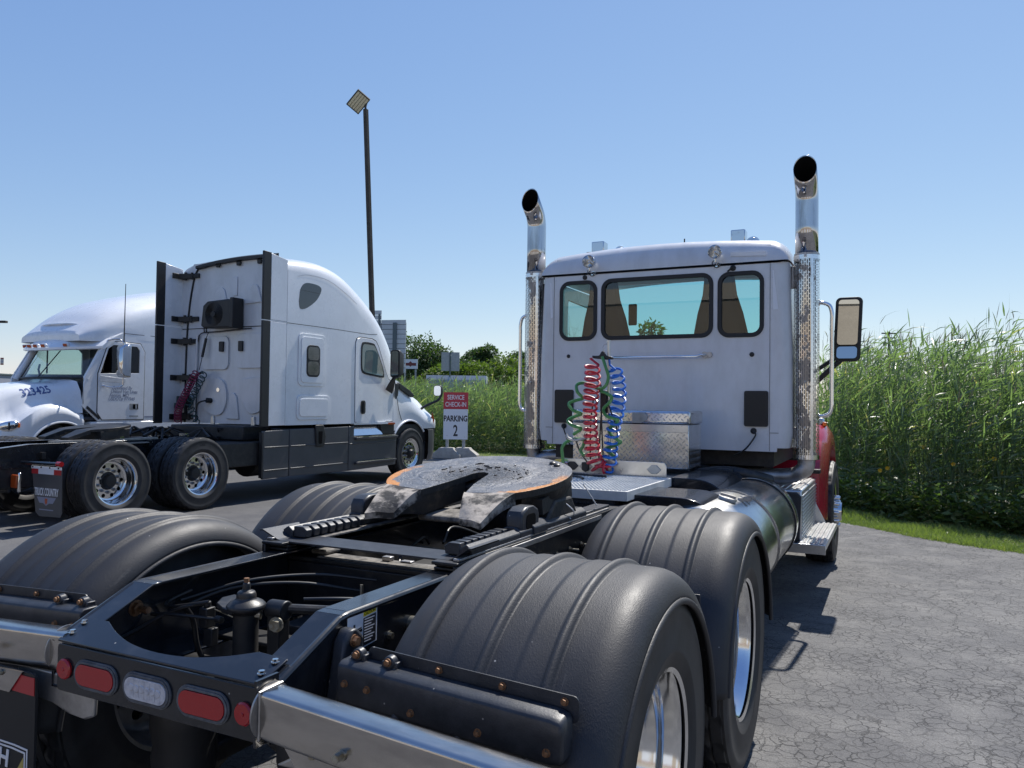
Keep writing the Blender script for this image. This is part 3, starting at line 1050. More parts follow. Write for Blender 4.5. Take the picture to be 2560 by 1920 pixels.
for sg in (1, -1):
    r = rail(sg)
    b0 = bolt_template((sg, 0, 0), 0.010, 0.014, MT['zinc'])
    bolts(b0, r, [(sg * 0.452, y, z) for y in (1.02, 1.17, 1.32, 1.47, 1.62, 1.85) for z in (0.88,)] + [(sg * 0.432, -0.10, 0.845), (sg * 0.432, 0.02, 0.76)])
    st = MB()
    for y in (1.02, 1.17, 1.32, 1.47):
        st.cyl((sg * 0.47, y, 0.88), (sg * 0.50, y, 0.88), 0.006, n=8)
    st.cyl((sg * 0.432, 0.02, 0.85), (sg * 0.45, 0.02, 0.85), 0.026, n=20)
    st.cyl((sg * 0.45, 0.02, 0.85), (sg * 0.475, 0.02, 0.85), 0.017, n=16)
    st.cyl((sg * 0.475, 0.02, 0.85), (sg * 0.50, 0.02, 0.85), 0.010, n=12)
    st.build('stud_row', MT['zinc'], T)
    # outboard mounting angle of the coupler slide
    an = MB()
    an.box(sg * 0.4335, sg * 0.450, 0.275, 2.15, 0.74, 0.985)
    an.box(sg * 0.345, sg * 0.452, 0.275, 2.15, 0.9855, 0.997)
    an.build('mounting_angle', MT['frame_dirty'], T, bevel=0.003)
    an = MB()
    an.box(sg * 0.420, sg * 0.447, 0.30, 1.9, 0.998, 1.008)
    an.box(sg * 0.452, sg * 0.458, 0.35, 1.75, 0.968, 0.990)
    an.build('wear_strip', MT['dull_alu'], T, bevel=0.002)
    pv = MB()
    pv.cyl((sg * 0.45, 0.88, 0.855), (sg * 0.54, 0.88, 0.855), 0.026, n=18)
    pv = pv.build('spring_pin', MT['frame_dirty'], T)
    bolts(bolt_template((sg, 0, 0), 0.017, 0.016, MT['rust']), pv, [(sg * 0.541, 0.88, 0.855)])

# tail plate with lamps
mb = MB()
mb.prism(rrect(-0.394, 0.394, 0.700, 0.836, 0.012, 3), 'xz', -0.603, -0.595)
mb.box(-0.394, -0.386, -0.5949, -0.47, 0.705, 0.834)
mb.box(0.386, 0.394, -0.5949, -0.47, 0.705, 0.834)
plate = mb.build('tail_plate', MT['frame'], T, bevel=0.003)
arc = [(p.x, p.y) for p in cr([(0.30, -0.507, 0), (0.219, -0.540, 0), (0.12, -0.566, 0), (0.0, -0.576, 0), (-0.12, -0.566, 0), (-0.219, -0.540, 0), (-0.30, -0.507, 0)], 4)]
mb = MB()
tz = lambda a, b: 0.8405 + (b + 0.603) * 0.43
tz2 = lambda a, b: tz(a, b) + 0.007
mb.prism([(-0.394, -0.603), (0.394, -0.603), (0.404, -0.512)] + arc + [(-0.404, -0.512)], 'xy', tz, tz2)
tp = mb.build('top_gusset', MT['frame'], T, bevel=0.002)
bolts(bolt_template((0, 0, 1), 0.0085, 0.009, MT['chrome']), tp, [(s * x, y, tz(0, y) + 0.007) for s in (1, -1) for x, y in ((0.372, -0.572), (0.378, -0.530))])
for nm, x0, x1, lens, gm in (('tail_lamp', -0.309, -0.124, 'red_lens', 'grommet'), ('backup_lamp', -0.101, 0.087, 'clear_lens', 'grommet'), ('tail_lamp', 0.110, 0.299, 'red_lens', 'grommet')):
    cx, hx = (x0 + x1) / 2, (x1 - x0) / 2
    g = MB()
    g.prism(rrect(x0, x1, 0.765 - 0.042, 0.765 + 0.042, 0.0415, 8), 'xz', -0.6085, -0.6035, holes=[list(reversed(rrect(x0 + 0.012, x1 - 0.012, 0.765 - 0.030, 0.765 + 0.030, 0.0295, 8)))])
    g.prism(rrect(x0 + 0.004, x1 - 0.004, 0.765 - 0.038, 0.765 + 0.038, 0.0375, 8), 'xz', -0.6125, -0.6085, holes=[list(reversed(rrect(x0 + 0.011, x1 - 0.011, 0.765 - 0.031, 0.765 + 0.031, 0.0305, 8)))])
    L = MB()
    L.prism(rrect(x0 + 0.0125, x1 - 0.0125, 0.765 - 0.0295, 0.765 + 0.0295, 0.029, 8), 'xz', -0.6145, -0.604)
    lamp = L.build(nm, MT[lens], T, bevel=0.004, seg=3)
    g.build('grommet', MT[gm], lamp, bevel=0.002)
    if nm == 'backup_lamp':
        d = MB()
        for k in range(6):
            xx = cx - 0.052 + 0.0208 * k
            d.lathe([(0.011, 0.0), (0.009, -0.002), (0.0, -0.002)], (xx, -0.6147, 0.768 - 0.002 * (k % 2)), 'y', 14)
            d.box(xx + 0.0095, xx + 0.0103, -0.6153, -0.6146, 0.742, 0.79)
        d.build('led_cells', MT['clear_lens'], lamp)
for x in (-0.355, 0.348):
    R = MB().lathe([(0.029, -0.6035), (0.030, -0.609), (0.026, -0.6135), (0.006, -0.6125), (0.005, -0.6145), (0.0, -0.6145)], (x, 0, 0.767), 'y', 28).build('reflector', MT['red_lens'], T)

# bay between the tail and the coupler: cross members, axle, valves, hoses
mb = MB()
mb.box(-0.42, 0.42, 0.395, 0.50, 0.905, 0.925)
mb.box(-0.42, 0.42, 0.395, 0.404, 0.72, 0.9048)
cmn = mb.build('cross_member', MT['frame_dirty'], T, bevel=0.006)
MB().box(-0.28, 0.30, 0.41, 0.495, 0.9255, 0.930).build('dust_layer', MT['dusty_tube'], cmn)
mb = MB().box(-0.335, -0.255, 0.43, 0.53, 0.931, 0.952)
mb.build('stop_block', MT['dusty_tube'], T, bevel=0.012, seg=3)
mb = MB()
mb.box(0.0, 0.04, 0.46, 0.49, 0.931, 0.948)
mb.box(0.08, 0.13, 0.47, 0.50, 0.931, 0.937)
mb.build('clamp', MT['dull_alu'], T, bevel=0.004)
mb = MB()
mb.box(-0.422, 0.422, 1.95, 2.05, 0.72, 0.95)
mb.build('cross_member', MT['frame_dirty'], T, bevel=0.004)
# flared tray in front of it
pf = [(-0.50, 0.036), (-0.485, 0.038), (-0.405, 0.004), (-0.39, 0), (0.39, 0), (0.405, 0.004), (0.470, 0.050), (0.485, 0.048)]
rings = []
mb = MB()
for i in range(len(pf) - 1):
    (xa, za), (xb, zb) = pf[i], pf[i + 1]
    mb.add([(xa, 0.315, 0.998 + za), (xb, 0.315, 0.998 + zb), (xb, 0.47 + 0.06 * (abs(xb) > 0.45), 0.998 + zb), (xa, 0.47 + 0.06 * (abs(xa) > 0.45), 0.998 + za),
            (xa, 0.315, 0.992 + za), (xb, 0.315, 0.992 + zb), (xb, 0.47 + 0.06 * (abs(xb) > 0.45), 0.992 + zb), (xa, 0.47 + 0.06 * (abs(xa) > 0.45), 0.992 + za)],
           [(0, 1, 2, 3), (7, 6, 5, 4), (0, 1, 5, 4), (2, 3, 7, 6)])
mb.build('end_tray', MT['bracket'], T, sharp=30)
for sg in (1, -1):
    mb = MB().box(sg * 0.34, sg * 0.45, 0.30, 0.36, 0.962, 0.972).box(sg * 0.34, sg * 0.44, 0.305, 0.355, 0.974, 0.984)
    mb.build('shim_stack', MT['frame_dirty'], T, bevel=0.003)
# axles and suspension below
for yy in (0.06, 1.40):
    mb = MB()
    mb.cyl((-0.95, yy, 0.515), (0.95, yy, 0.515), 0.075, n=18)
    mb.lathe([(0.0, -0.23), (0.10, -0.22), (0.18, -0.13), (0.215, 0.0), (0.18, 0.13), (0.10, 0.22), (0.08, 0.34), (0.0, 0.345)], (0.05, yy, 0.54), 'y', 24)
    mb.build('drive_axle', MT['under'], T)
    for sg in (1, -1):
        mb = MB().lathe([(0.07, 0.30), (0.095, 0.32), (0.105, 0.40), (0.098, 0.44), (0.11, 0.50), (0.11, 0.56), (0.09, 0.60), (0.08, 0.66)], (sg * 0.27, yy - 0.30, 0), 'z', 24)
        mb.build('air_spring', MT['black_rubber'], T)
        mb = MB().box(sg * 0.22, sg * 0.30, yy - 0.40, yy + 0.45, 0.335, 0.40)
        mb.build('suspension_beam', MT['under'], T, bevel=0.01)
mb = MB()
mb.lathe([(0.0, 0.972), (0.010, 0.972), (0.013, 0.962), (0.013, 0.946), (0.027, 0.943), (0.031, 0.932), (0.031, 0.920), (0.052, 0.910), (0.063, 0.899), (0.062, 0.887), (0.048, 0.880), (0.043, 0.872)], (-0.055, -0.20, 0), 'z', 32)
mb.prism([(-0.055, -0.262), (-0.10, -0.255), (-0.17, -0.215), (-0.205, -0.16), (-0.20, -0.11), (-0.14, -0.12), (-0.055, -0.14)], 'xy', 0.878, 0.897)
mb.build('shock_tower', MT['frame_dirty'], T, bevel=0.004)
MB().cyl((-0.055, -0.20, 0.955), (-0.055, -0.20, 0.985), 0.009, n=6).build('tower_stud', MT['rust'], T)
MB().cyl((-0.055, -0.20, 0.60), (-0.055, -0.20, 0.871), 0.040, n=20).build('shock_body', MT['under'], T)
mb = MB()
mb.box(0.015, 0.065, -0.18, -0.13, 0.66, 0.885)
mb.lathe([(0.0, -0.035), (0.030, -0.035), (0.032, 0.035), (0.0, 0.035)], (0.04, -0.155, 0.885), 'x', 18)
mb.tube(cr([(0.05, -0.15, 0.89), (0.11, -0.11, 0.885), (0.25, -0.02, 0.875), (0.42, 0.08, 0.87)], 5), 0.015, 10)
mb.build('torque_arm', MT['frame_dirty'], T, bevel=0.004)
mb = MB().hexb((0.065, -0.19, 0.85), (0.3, -1, 0), 0.018, 0.02).hexb((-0.005, -0.185, 0.872), (-1, -0.6, 0), 0.012, 0.03)
mb.build('arm_nut', MT['zinc'], T)
mb = MB()
mb.box(-0.262, -0.225, -0.205, -0.165, 0.80, 0.865)
mb.box(-0.245, -0.205, -0.20, -0.17, 0.74, 0.80)
mb.cyl((-0.243, -0.185, 0.865), (-0.243, -0.185, 0.885), 0.012, n=12)
mb.cyl((-0.205, -0.185, 0.83), (-0.175, -0.185, 0.83), 0.012, n=12)
mb.build('levelling_valve', MT['plastic'], T, bevel=0.004)
mb = MB()
mb.tube([(-0.243, -0.185, 0.868), (-0.14, -0.10, 0.80)], 0.002, 6)
mb.tube([(-0.139, -0.11, 0.80), (-0.155, -0.115, 0.60)], 0.005, 8)
mb.tube([(-0.115, -0.095, 0.79), (-0.12, -0.10, 0.60)], 0.005, 8)
mb.cyl((-0.15, -0.105, 0.80), (-0.115, -0.095, 0.805), 0.010, n=10)
mb.build('linkage_rod', MT['zinc'], T)
for i, pts in enumerate(([(-0.232, -0.19, 0.885), (-0.30, -0.215, 0.872), (-0.37, -0.235, 0.862), (-0.41, -0.20, 0.868), (-0.415, -0.10, 0.885)],
                         [(-0.250, -0.19, 0.878), (-0.31, -0.225, 0.865), (-0.375, -0.26, 0.835), (-0.41, -0.33, 0.80), (-0.415, -0.42, 0.78)],
                         [(-0.20, -0.19, 0.832), (-0.28, -0.22, 0.838), (-0.36, -0.25, 0.842), (-0.41, -0.27, 0.84)],
                         [(-0.41, -0.15, 0.86), (-0.30, 0.05, 0.90), (-0.15, 0.25, 0.90), (0.05, 0.36, 0.88)],
                         [(-0.41, -0.18, 0.83), (-0.33, 0.0, 0.88), (-0.18, 0.18, 0.88), (0.0, 0.33, 0.84)],
                         [(-0.33, -0.20, 0.86), (-0.335, -0.16, 0.80), (-0.33, -0.14, 0.70), (-0.30, -0.10, 0.60)],
                         [(0.06, -0.06, 0.90), (0.15, 0.02, 0.895), (0.22, 0.15, 0.87), (0.30, 0.28, 0.84)])):
    MB().tube(cr(pts, 6), 0.006 if i != 5 else 0.009, 8).build('air_hose', MT['hose_black'], T)
mb = MB().hexb((-0.424, -0.32, 0.87), (1, 0, 0), 0.02, 0.02).cyl((-0.40, -0.32, 0.87), (-0.36, -0.32, 0.87), 0.011, n=10)
mb.build('pin_bolt', MT['rust'], T)
mb = MB().tube([(0.10, 0.20, 0.90), (0.10, 0.20, 0.86), (0.12, 0.19, 0.855)], 0.006, 8)
mb.build('brass_fitting', MT['zinc'], T)
mb = MB().box(-0.40, 0.40, -0.02, 0.10, 0.70, 0.715).box(-0.2, 0.3, 0.12, 0.3, 0.66, 0.74)
mb.build('bay_bracing', MT['under'], T, bevel=0.005)

# fenders
def fender_mb():
    prof = []
    for k in range(9):
        t = k / 8 * PI / 2
        prof.append((-0.335 + 0.090 * (1 - math.cos(t)), 0.566 + 0.084 * math.sin(t)))
    x = -0.232
    while x < 0.2325:
        t = (x + 0.232) % 0.185
        h = 0.0
        if t < 0.028:
            h = 0.003 + 0.014 * math.sin(PI * t / 0.028)
        elif t < 0.105:
            h = 0.0
        elif t < 0.117:
            h = 0.0045 * (t - 0.105) / 0.012
        else:
            h = 0.0045 - 0.0015 * (t - 0.117) / 0.068
        prof.append((x, 0.650 + h))
        x += 0.0047
    for k in range(8, -1, -1):
        t = k / 8 * PI / 2
        prof.append((0.335 - 0.090 * (1 - math.cos(t)), 0.566 + 0.084 * math.sin(t)))
    n = 64
    mb = MB()
    mb.lathe([(r, x) for x, r in prof], n=n, a0=math.radians(6), a1=math.radians(176))
    # rolled lips
    for sx in (-0.335, 0.335):
        mb.tube([(sx, 0.564 * math.cos(math.radians(6 + 170 * k / 48)), 0.564 * math.sin(math.radians(6 + 170 * k / 48))) for k in range(49)], 0.0075, 8)
    return mb
f0 = fender_mb().build('fender', MT['fender'], T, place=(0.925, 0.10, 0.43), sharp=60)
sd = f0.modifiers.new('skin', 'SOLIDIFY')
sd.thickness = 0.006
sd.offset = 0
for x, y in ((0.925, 1.475), (-0.925, 0.10), (-0.925, 1.475)):
    dup(f0, T, loc=Vector((x, y, 0.43)) - OFF, rot=(0, 0, 0 if x > 0 else PI))
FZ = 0.510
w_out = make_wheel(T, (1.112, 0.09, FZ), hubmat='dull_alu')
for x, y in ((1.112, 1.415), (-1.112, 0.09), (-1.112, 1.415)):
    dup(w_out, T, loc=Vector((x, y, FZ)) - OFF, rot=(0, 0, 0 if x > 0 else PI))
w_in = make_wheel(T, (0.79, 0.09, FZ), rimmat='dull_alu', disc=-0.05)
w_in.rotation_euler = (0, 0, PI)
for x, y in ((0.79, 1.415), (-0.79, 0.09), (-0.79, 1.415)):
    dup(w_in, T, loc=Vector((x, y, FZ)) - OFF, rot=(0, 0, PI if x > 0 else 0))

# fender brackets with rusty bolts (rear edge of rear fenders, short stubs between fenders)
def fbracket(sg):
    mb = MB()
    def P(x):       # swept back and slightly down towards the outside
        k = (x - 0.5) / 0.68
        return -0.385 - 0.055 * k, 0.882 - 0.012 * k
    xs = [0.515, 0.53, 0.70, 0.95, 1.14, 1.165, 1.172]
    shr = [0, 0, 0, 0, 0, 0.012, 0.035]
    rings = []
    for x, s in zip(xs, shr):
        y, z = P(x)
        pr = [(0, 0), (-0.050, -0.002), (-0.062, -0.010), (-0.066, -0.024), (-0.066, -0.095), (-0.055, -0.11), (0, -0.11)]
        rings.append([(sg * x, y + p[0] * (1 - s * 4), z + p[1] - s * (0.5 if p[1] > -0.05 else -0.5)) for p in pr])
    mb.loft(rings, cap0=True, cap1=True)
    b = mb.build('fender_bracket', MT['bracket'], T, sharp=40, bevel=0.004)
    y0, z0 = P(0.57)
    y1, z1 = P(1.18)
    st = MB()
    pl = rrect(0.57, 1.185, -0.03, 0.030, 0.014, 4)
    st.prism([(sg * a, c) for a, c in pl], 'xz', 0, 0)
    st.v = [(v[0], (P(abs(v[0]))[0] + 0.003) + (0.004 if i >= len(pl) else 0), P(abs(v[0]))[1] + v[2]) for i, v in enumerate(st.v)]
    st.build('flange_strip', MT['bracket'], b)
    bt = bolt_template((0, -1, 0), 0.0072, 0.010, MT['rust'])
    pts = []
    for x in (0.80, 0.985, 1.15):
        pts.append((sg * x, P(x)[0] + 0.002, P(x)[1] + 0.014))
    for x in (0.545, 0.62, 0.76, 0.955, 1.135):
        pts.append((sg * x, P(x)[0] - 0.066, P(x)[1] - (0.052 if x < 0.7 else 0.078)))
    bolts(bt, b, pts)
    for x in (0.555, 0.66):
        y, z = P(x)
        lug = MB().lathe([(0.0, -0.02), (0.016, -0.02), (0.018, 0.0), (0.0, 0.02)], (0, 0, 0), 'y', 16).obox((0, 0.0, -0.010), (0.024, 0, 0), (0, 0.016, 0), (0, 0, 0.012))
        lug = lug.build('boss', MT['bracket'], b, local=True, bevel=0.003)
        lug.location = Vector((sg * x, y - 0.010, z + 0.012)) - OFF
        o = MB().hexb((0, -0.021, 0.002), (0, -1, 0), 0.0078, 0.010).build('bolt', MT['rust'], b, local=True)
        o.location = lug.location
    post = MB()
    post.prism([(-0.40, 0.74), (-0.30, 0.74), (-0.285, 0.90), (-0.315, 0.928), (-0.345, 0.928), (-0.37, 0.90)], 'yz', sg * 0.4335, sg * 0.478)
    post = post.build('bracket_post', MT['bracket'], T, bevel=0.01, seg=3)
    bolts(bolt_template((sg, 0, 0), 0.0125, 0.016, MT['rust']), post, [(sg * 0.479, -0.335, 0.898)])
    for yy in (0.79,):
        sb = MB()
        sb.box(sg * 0.95, sg * 1.17, yy - 0.03, yy + 0.03, 0.775, 0.83)
        sb.box(sg * 0.95, sg * 1.175, yy + 0.031, yy + 0.037, 0.80, 0.86)
        sb = sb.build('fender_bracket', MT['bracket'], T, bevel=0.012, seg=3)
        bolts(bolt_template((0, -1, 0), 0.0075, 0.010, MT['rust']), sb, [(sg * 1.145, yy + 0.030, 0.848)])
fbracket(1)
fbracket(-1)

# polished mud-flap hangers, flaps, reflective tape
def hanger(sg):
    mb = MB()
    dyl = 0.0 if sg > 0 else 0.062
    pr = rrect(-0.662 + dyl, -0.585 + dyl, 0.742, 0.858, 0.012, 3)
    rings = [[(sg * x, a - 0.070 * (x - 0.45), b - 0.030 * (x - 0.45)) for a, b in pr] for x in (0.452 if sg > 0 else 0.385, 1.27)]
    mb.loft(rings, cap0=True, cap1=True)
    mb.prism([(sg * 0.50, 0.744), (sg * 0.56, 0.675), (sg * 1.20, 0.668), (sg * 1.22, 0.722)], 'xz', -0.640, -0.634)
    h = mb.build('flap_hanger', MT['hanger'], T, sharp=40)
    mb = MB().lathe([(0.0, 0.0), (0.066, 0.0), (0.068, 0.003), (0.068, 0.007), (0.0, 0.008)], (sg * 0.443, -0.618 if sg > 0 else -0.545, 0.80), 'x', 36)
    if sg > 0:
        MB().box(0.433, 0.4415, -0.66, -0.585, 0.72, 0.88).build('hanger_foot', MT['frame'], T)
    mb.build('end_flange', MT['dull_alu'], h)
    if sg > 0:
        MB().tube([(0.4535, -0.663, 0.742), (0.4535, -0.663, 0.858), (0.4535, -0.585, 0.858)], 0.0035, 6).build('weld_bead', MT['dull_alu'], h)
    bolts(bolt_template((0, -1, 0), 0.007, 0.008, MT['zinc']), h, [(sg * x, -0.641, 0.728) for x in (0.60, 0.76, 0.95, 1.12)])
    bolts(bolt_template((0, -1, 0), 0.010, 0.022, MT['zinc']), h, [(sg * 0.715, -0.681, 0.770)])
    MB().prism([(sg * a, b) for a, b in ((0.60, 0.742), (0.60, 0.66), (0.44, 0.652), (0.36, 0.632), (0.28, 0.628), (0.245, 0.642), (0.24, 0.740)) if sg < 0 or a > 0.43], 'xz', -0.592, -0.576).build('hanger_gusset', MT['dull_alu'], h, bevel=0.006)
    # tape on top of the flap, and the flap
    x0 = 0.445 if sg < 0 else 0.58
    flap = MB().prism(rrect(min(sg * x0, sg * (x0 + 0.72)), max(sg * x0, sg * (x0 + 0.72)), 0.16, 0.742, 0.02, 3), 'xz', -0.633, -0.625).build('mud_flap', MT['black_rubber'], T)
    for k, (a, b) in enumerate(((0.004, 0.118), (0.118, 0.27), (0.27, 0.42), (0.42, 0.57), (0.57, 0.71))):
        m = 'tape_red' if k % 2 == 0 else 'tape_white'
        if sg > 0 and k == 0:
            b = 0.17
        if sg > 0 and k == 1:
            a = 0.17
        MB().box(sg * (x0 + a), sg * (x0 + b), -0.6352, -0.6332, 0.680, 0.732).build('reflective_tape', MT[m], flap)
    # emblem printed on the flap: double outline, a letter, gold and red fields
    yb = -0.6336
    xa, xb, za, zb = sg * (x0 + 0.66), sg * (x0 + 0.028), 0.27, 0.520
    xl, xr = min(xa, xb), max(xa, xb)
    def fr(d):
        return [(xl + d, za + d), (xr - d, za + d), (xr - d, zb - d), (xr - d - 0.06, zb - d + 0.004), (xl + d, zb - d + 0.004)]
    e = MB()
    for d1, d2 in ((0.0, 0.005), (0.011, 0.016)):
        e.prism(fr(d1), 'xz', yb - 0.0012, yb, holes=[list(reversed(fr(d2)))])
    e.build('emblem_outline', MT['print_white'], flap, sharp=0)
    MB().prism([(xr - 0.019, 0.493), (xr - 0.019, 0.29), (xr - 0.16, 0.29)], 'xz', yb - 0.0012, yb).build('emblem_panel', MT['gold'], flap, sharp=0)
    MB().prism([(xl + 0.02, 0.432), (xr - 0.095, 0.432), (xr - 0.165, 0.29), (xl + 0.02, 0.29)], 'xz', yb - 0.0012, yb).build('emblem_panel', MT['tape_red'], flap, sharp=0)
    if sg < 0:
        text('H', 0.072, 'lettering', MT['print_white'], flap, frame_m((-0.588, yb - 0.0014, 0.452), (1, 0, -0.04), (0.10, 0, 1)), 'CENTER', bold=0.002)
hanger(1)
hanger(-1)

# sticker on the right rail
SD = Vector((0, 0.0, 0.012))
st = MB().prism([(-0.335, 0.818), (-0.195, 0.828), (-0.195, 0.935), (-0.335, 0.925)], 'yz', 0.4326, 0.4332).build('warning_sticker', MT['print_white'], T, sharp=0)
MB().prism([(-0.262, 0.827), (-0.201, 0.831), (-0.201, 0.912), (-0.262, 0.908)], 'yz', 0.4334, 0.4337).build('text_panel', MT['print_black'], st, sharp=0)
MB().prism([(-0.262, 0.912), (-0.201, 0.916), (-0.201, 0.930), (-0.262, 0.926)], 'yz', 0.4334, 0.4337).build('caution_band', MT['yellow'], st, sharp=0)
text('CAUTION', 0.0125, 'lettering', MT['print_black'], st, frame_m((0.4339, -0.2315, 0.9165), (0, 1, 0.06), (0, 0, 1)), bold=0.0002, sx=0.95, extr=0.0001)
mb = MB()
for k in range(9):
    z = 0.902 - 0.008 * k
    mb.box(0.4338, 0.4340, -0.257, -0.208 - 0.008 * (k % 3), z, z + 0.0028)
mb.build('print_lines', MT['print_white'], st, sharp=0)
mb = MB()
mb.prism([(-0.325, 0.872), (-0.300, 0.875), (-0.300, 0.899), (-0.308, 0.899), (-0.308, 0.886), (-0.325, 0.884)], 'yz', 0.4334, 0.4337)
mb.prism([(-0.300, 0.878), (-0.270, 0.882), (-0.270, 0.886), (-0.300, 0.883)], 'yz', 0.4334, 0.4337)
for c in (-0.318, -0.307, -0.279, -0.271):
    mb.prism(circ(c, 0.872 + (c + 0.318) * 0.09, 0.005, 10), 'yz', 0.4334, 0.4337)
mb.prism(circ(-0.29, 0.843, 0.014, 16), 'yz', 0.4334, 0.4337)
mb.box(0.4334, 0.4337, -0.333, -0.265, 0.8585, 0.8597)
mb.build('pictogram', MT['print_black'], st, sharp=0)

st.location = Vector((0, 0.030, 0.020))
# ------------------------------------------------------------------ coupler (fifth wheel) on its slide
rr = 0.452
a0 = math.atan2(-0.30, 0.338)
arcp = [(rr * math.cos(a0 + (PI - 2 * a0) * k / 56), rr * math.sin(a0 + (PI - 2 * a0) * k / 56)) for k in range(57)]
throat = [(-0.112, -0.352), (-0.075, -0.20), (-0.052, -0.06), (-0.045, 0.0), (-0.030, 0.035), (0.0, 0.05), (0.030, 0.035), (0.045, 0.0), (0.052, -0.06), (0.075, -0.20), (0.118, -0.352)]
mb = MB()
mb.prism(arcp + throat, 'xy', -0.032, 0.0)
C5 = Vector((0.0, 1.262, 1.212))
tilt = math.radians(8.0)
fwh = mb.build('fifth_wheel', [MT['grease'], MT['casting']], T, local=True, sharp=30, bevel=0.003)
for pl in fwh.data.polygons:
    pl.material_index = 0 if pl.normal.z > 0.5 else 1
fwh.location = C5 - OFF
fwh.rotation_euler = (tilt, 0, 0)
for sg in (1, -1):
    to, ti = (sg * 0.338, -0.300), (sg * 0.113, -0.352)
    bo, bi = (sg * 0.292, -0.545), (sg * 0.165, -0.50)
    mb = MB()
    top = [(to[0], to[1] - 0.001, 0.0), (ti[0], ti[1] - 0.001, 0.0), (bi[0], bi[1], -0.070), (bo[0], bo[1], -0.070)]
    n4 = 9
    g = []
    for j in range(n4):
        for i in range(n4):
            u, v = i / (n4 - 1), j / (n4 - 1)
            p = (Vector(top[0]) * (1 - u) + Vector(top[1]) * u) * (1 - v) + (Vector(top[3]) * (1 - u) + Vector(top[2]) * u) * v
            p.z += 0.010 * math.sin(PI * v) + 0.003 * math.sin(u * 7 + v * 5)
            g.append(p)
    lo = [Vector((p.x, p.y, p.z - 0.055 + 0.03 * (k // n4) / n4)) for k, p in enumerate(g)]
    fs = []
    N = n4 * n4
    for j in range(n4 - 1):
        for i in range(n4 - 1):
            q = (j * n4 + i, j * n4 + i + 1, (j + 1) * n4 + i + 1, (j + 1) * n4 + i)
            fs += [q, tuple(x + N for x in reversed(q))]
    ed = [i for i in range(n4)] + [j * n4 + n4 - 1 for j in range(1, n4)] + [(n4 - 1) * n4 + i for i in range(n4 - 2, -1, -1)] + [j * n4 for j in range(n4 - 2, 0, -1)]
    for k in range(len(ed)):
        p, q = ed[k], ed[(k + 1) % len(ed)]
        fs.append((p, q, q + N, p + N))
    mb.add(g + lo, fs)
    mb.build('ramp', MT['ramp'], fwh, local=True, sharp=40)
    # cheeks of the throat and of the flank
    mb = MB()
    mb.add([(ti[0], ti[1], -0.033), (sg * 0.050, -0.06, -0.033), (sg * 0.050, -0.06, -0.11), (sg * 0.115, -0.34, -0.12), (bi[0], bi[1], -0.075),
            (ti[0] + sg * 0.02, ti[1], -0.033), (sg * 0.075, -0.06, -0.033), (sg * 0.075, -0.06, -0.11), (sg * 0.14, -0.34, -0.12), (bi[0] + sg * 0.02, bi[1], -0.075)],
           [(0, 1, 2, 3, 4), (9, 8, 7, 6, 5), (0, 1, 6, 5), (1, 2, 7, 6), (2, 3, 8, 7), (3, 4, 9, 8), (4, 0, 5, 9)])
    mb.build('throat_cheek', MT['casting'], fwh, local=True, sharp=30)
# skirt casting under the plate
mb = MB()
prof = [(0.445, -0.033), (0.44, -0.06), (0.415, -0.10), (0.40, -0.125), (0.30, -0.13)]
n = 48
b0, b1 = math.radians(-36), math.radians(216)
rings = []
for k in range(n + 1):
    t = b0 + (b1 - b0) * k / n
    sc = 1 - 0.04 * (abs(math.sin(3 * t)) > 0.8)
    rings.append([(r * math.cos(t) * sc, r * math.sin(t) * sc, h) for r, h in prof])
mb.loft(rings, closed=False)
mb.box(-0.42, -0.20, -0.20, 0.15, -0.12, -0.05)
mb.box(0.20, 0.42, -0.20, 0.15, -0.12, -0.05)
mb.box(-0.20, 0.20, 0.06, 0.40, -0.11, -0.034)
mb.build('plate_casting', MT['casting'], fwh, local=True, sharp=35)
mb = MB().box(-0.06, 0.03, 0.02, 0.12, -0.10, -0.034).cyl((-0.10, -0.02, -0.07), (0.06, 0.06, -0.07), 0.022, n=12)
mb.build('locking_jaw', MT['casting'], fwh, local=True, bevel=0.008)
mb = MB().box(-0.16, 0.10, -0.33, -0.18, -0.155, -0.125)
mb.build('dirt_pad', MT['dusty_tube'], fwh, local=True, bevel=0.015, seg=3)
mb = MB()
for (x, y) in ((0.30, 0.26), (0.26, 0.30)):
    mb.lathe([(0.016, 0.0), (0.018, 0.008), (0.008, 0.014), (0, 0.013)], (x, y, 0), 'z', 10)
rg = random.Random(3)
for k in range(45):
    t = rg.uniform(-0.3, 3.1)
    r = rg.uniform(0.09, 0.26)
    s = rg.uniform(0.0015, 0.0045)
    c = Vector((r * math.cos(t), r * math.sin(t), 0.002))
    d = Vector((-math.sin(t), math.cos(t), rg.uniform(-.15, .15)))
    mb.obox(c, d * s * rg.uniform(1.5, 4), Vector((d.y, -d.x, 0)) * s, Vector((0, 0, 1)) * s * 0.8)
mb.build('grease_lump', MT['print_black'], fwh, local=True, bevel=0.002, kind='stuff')
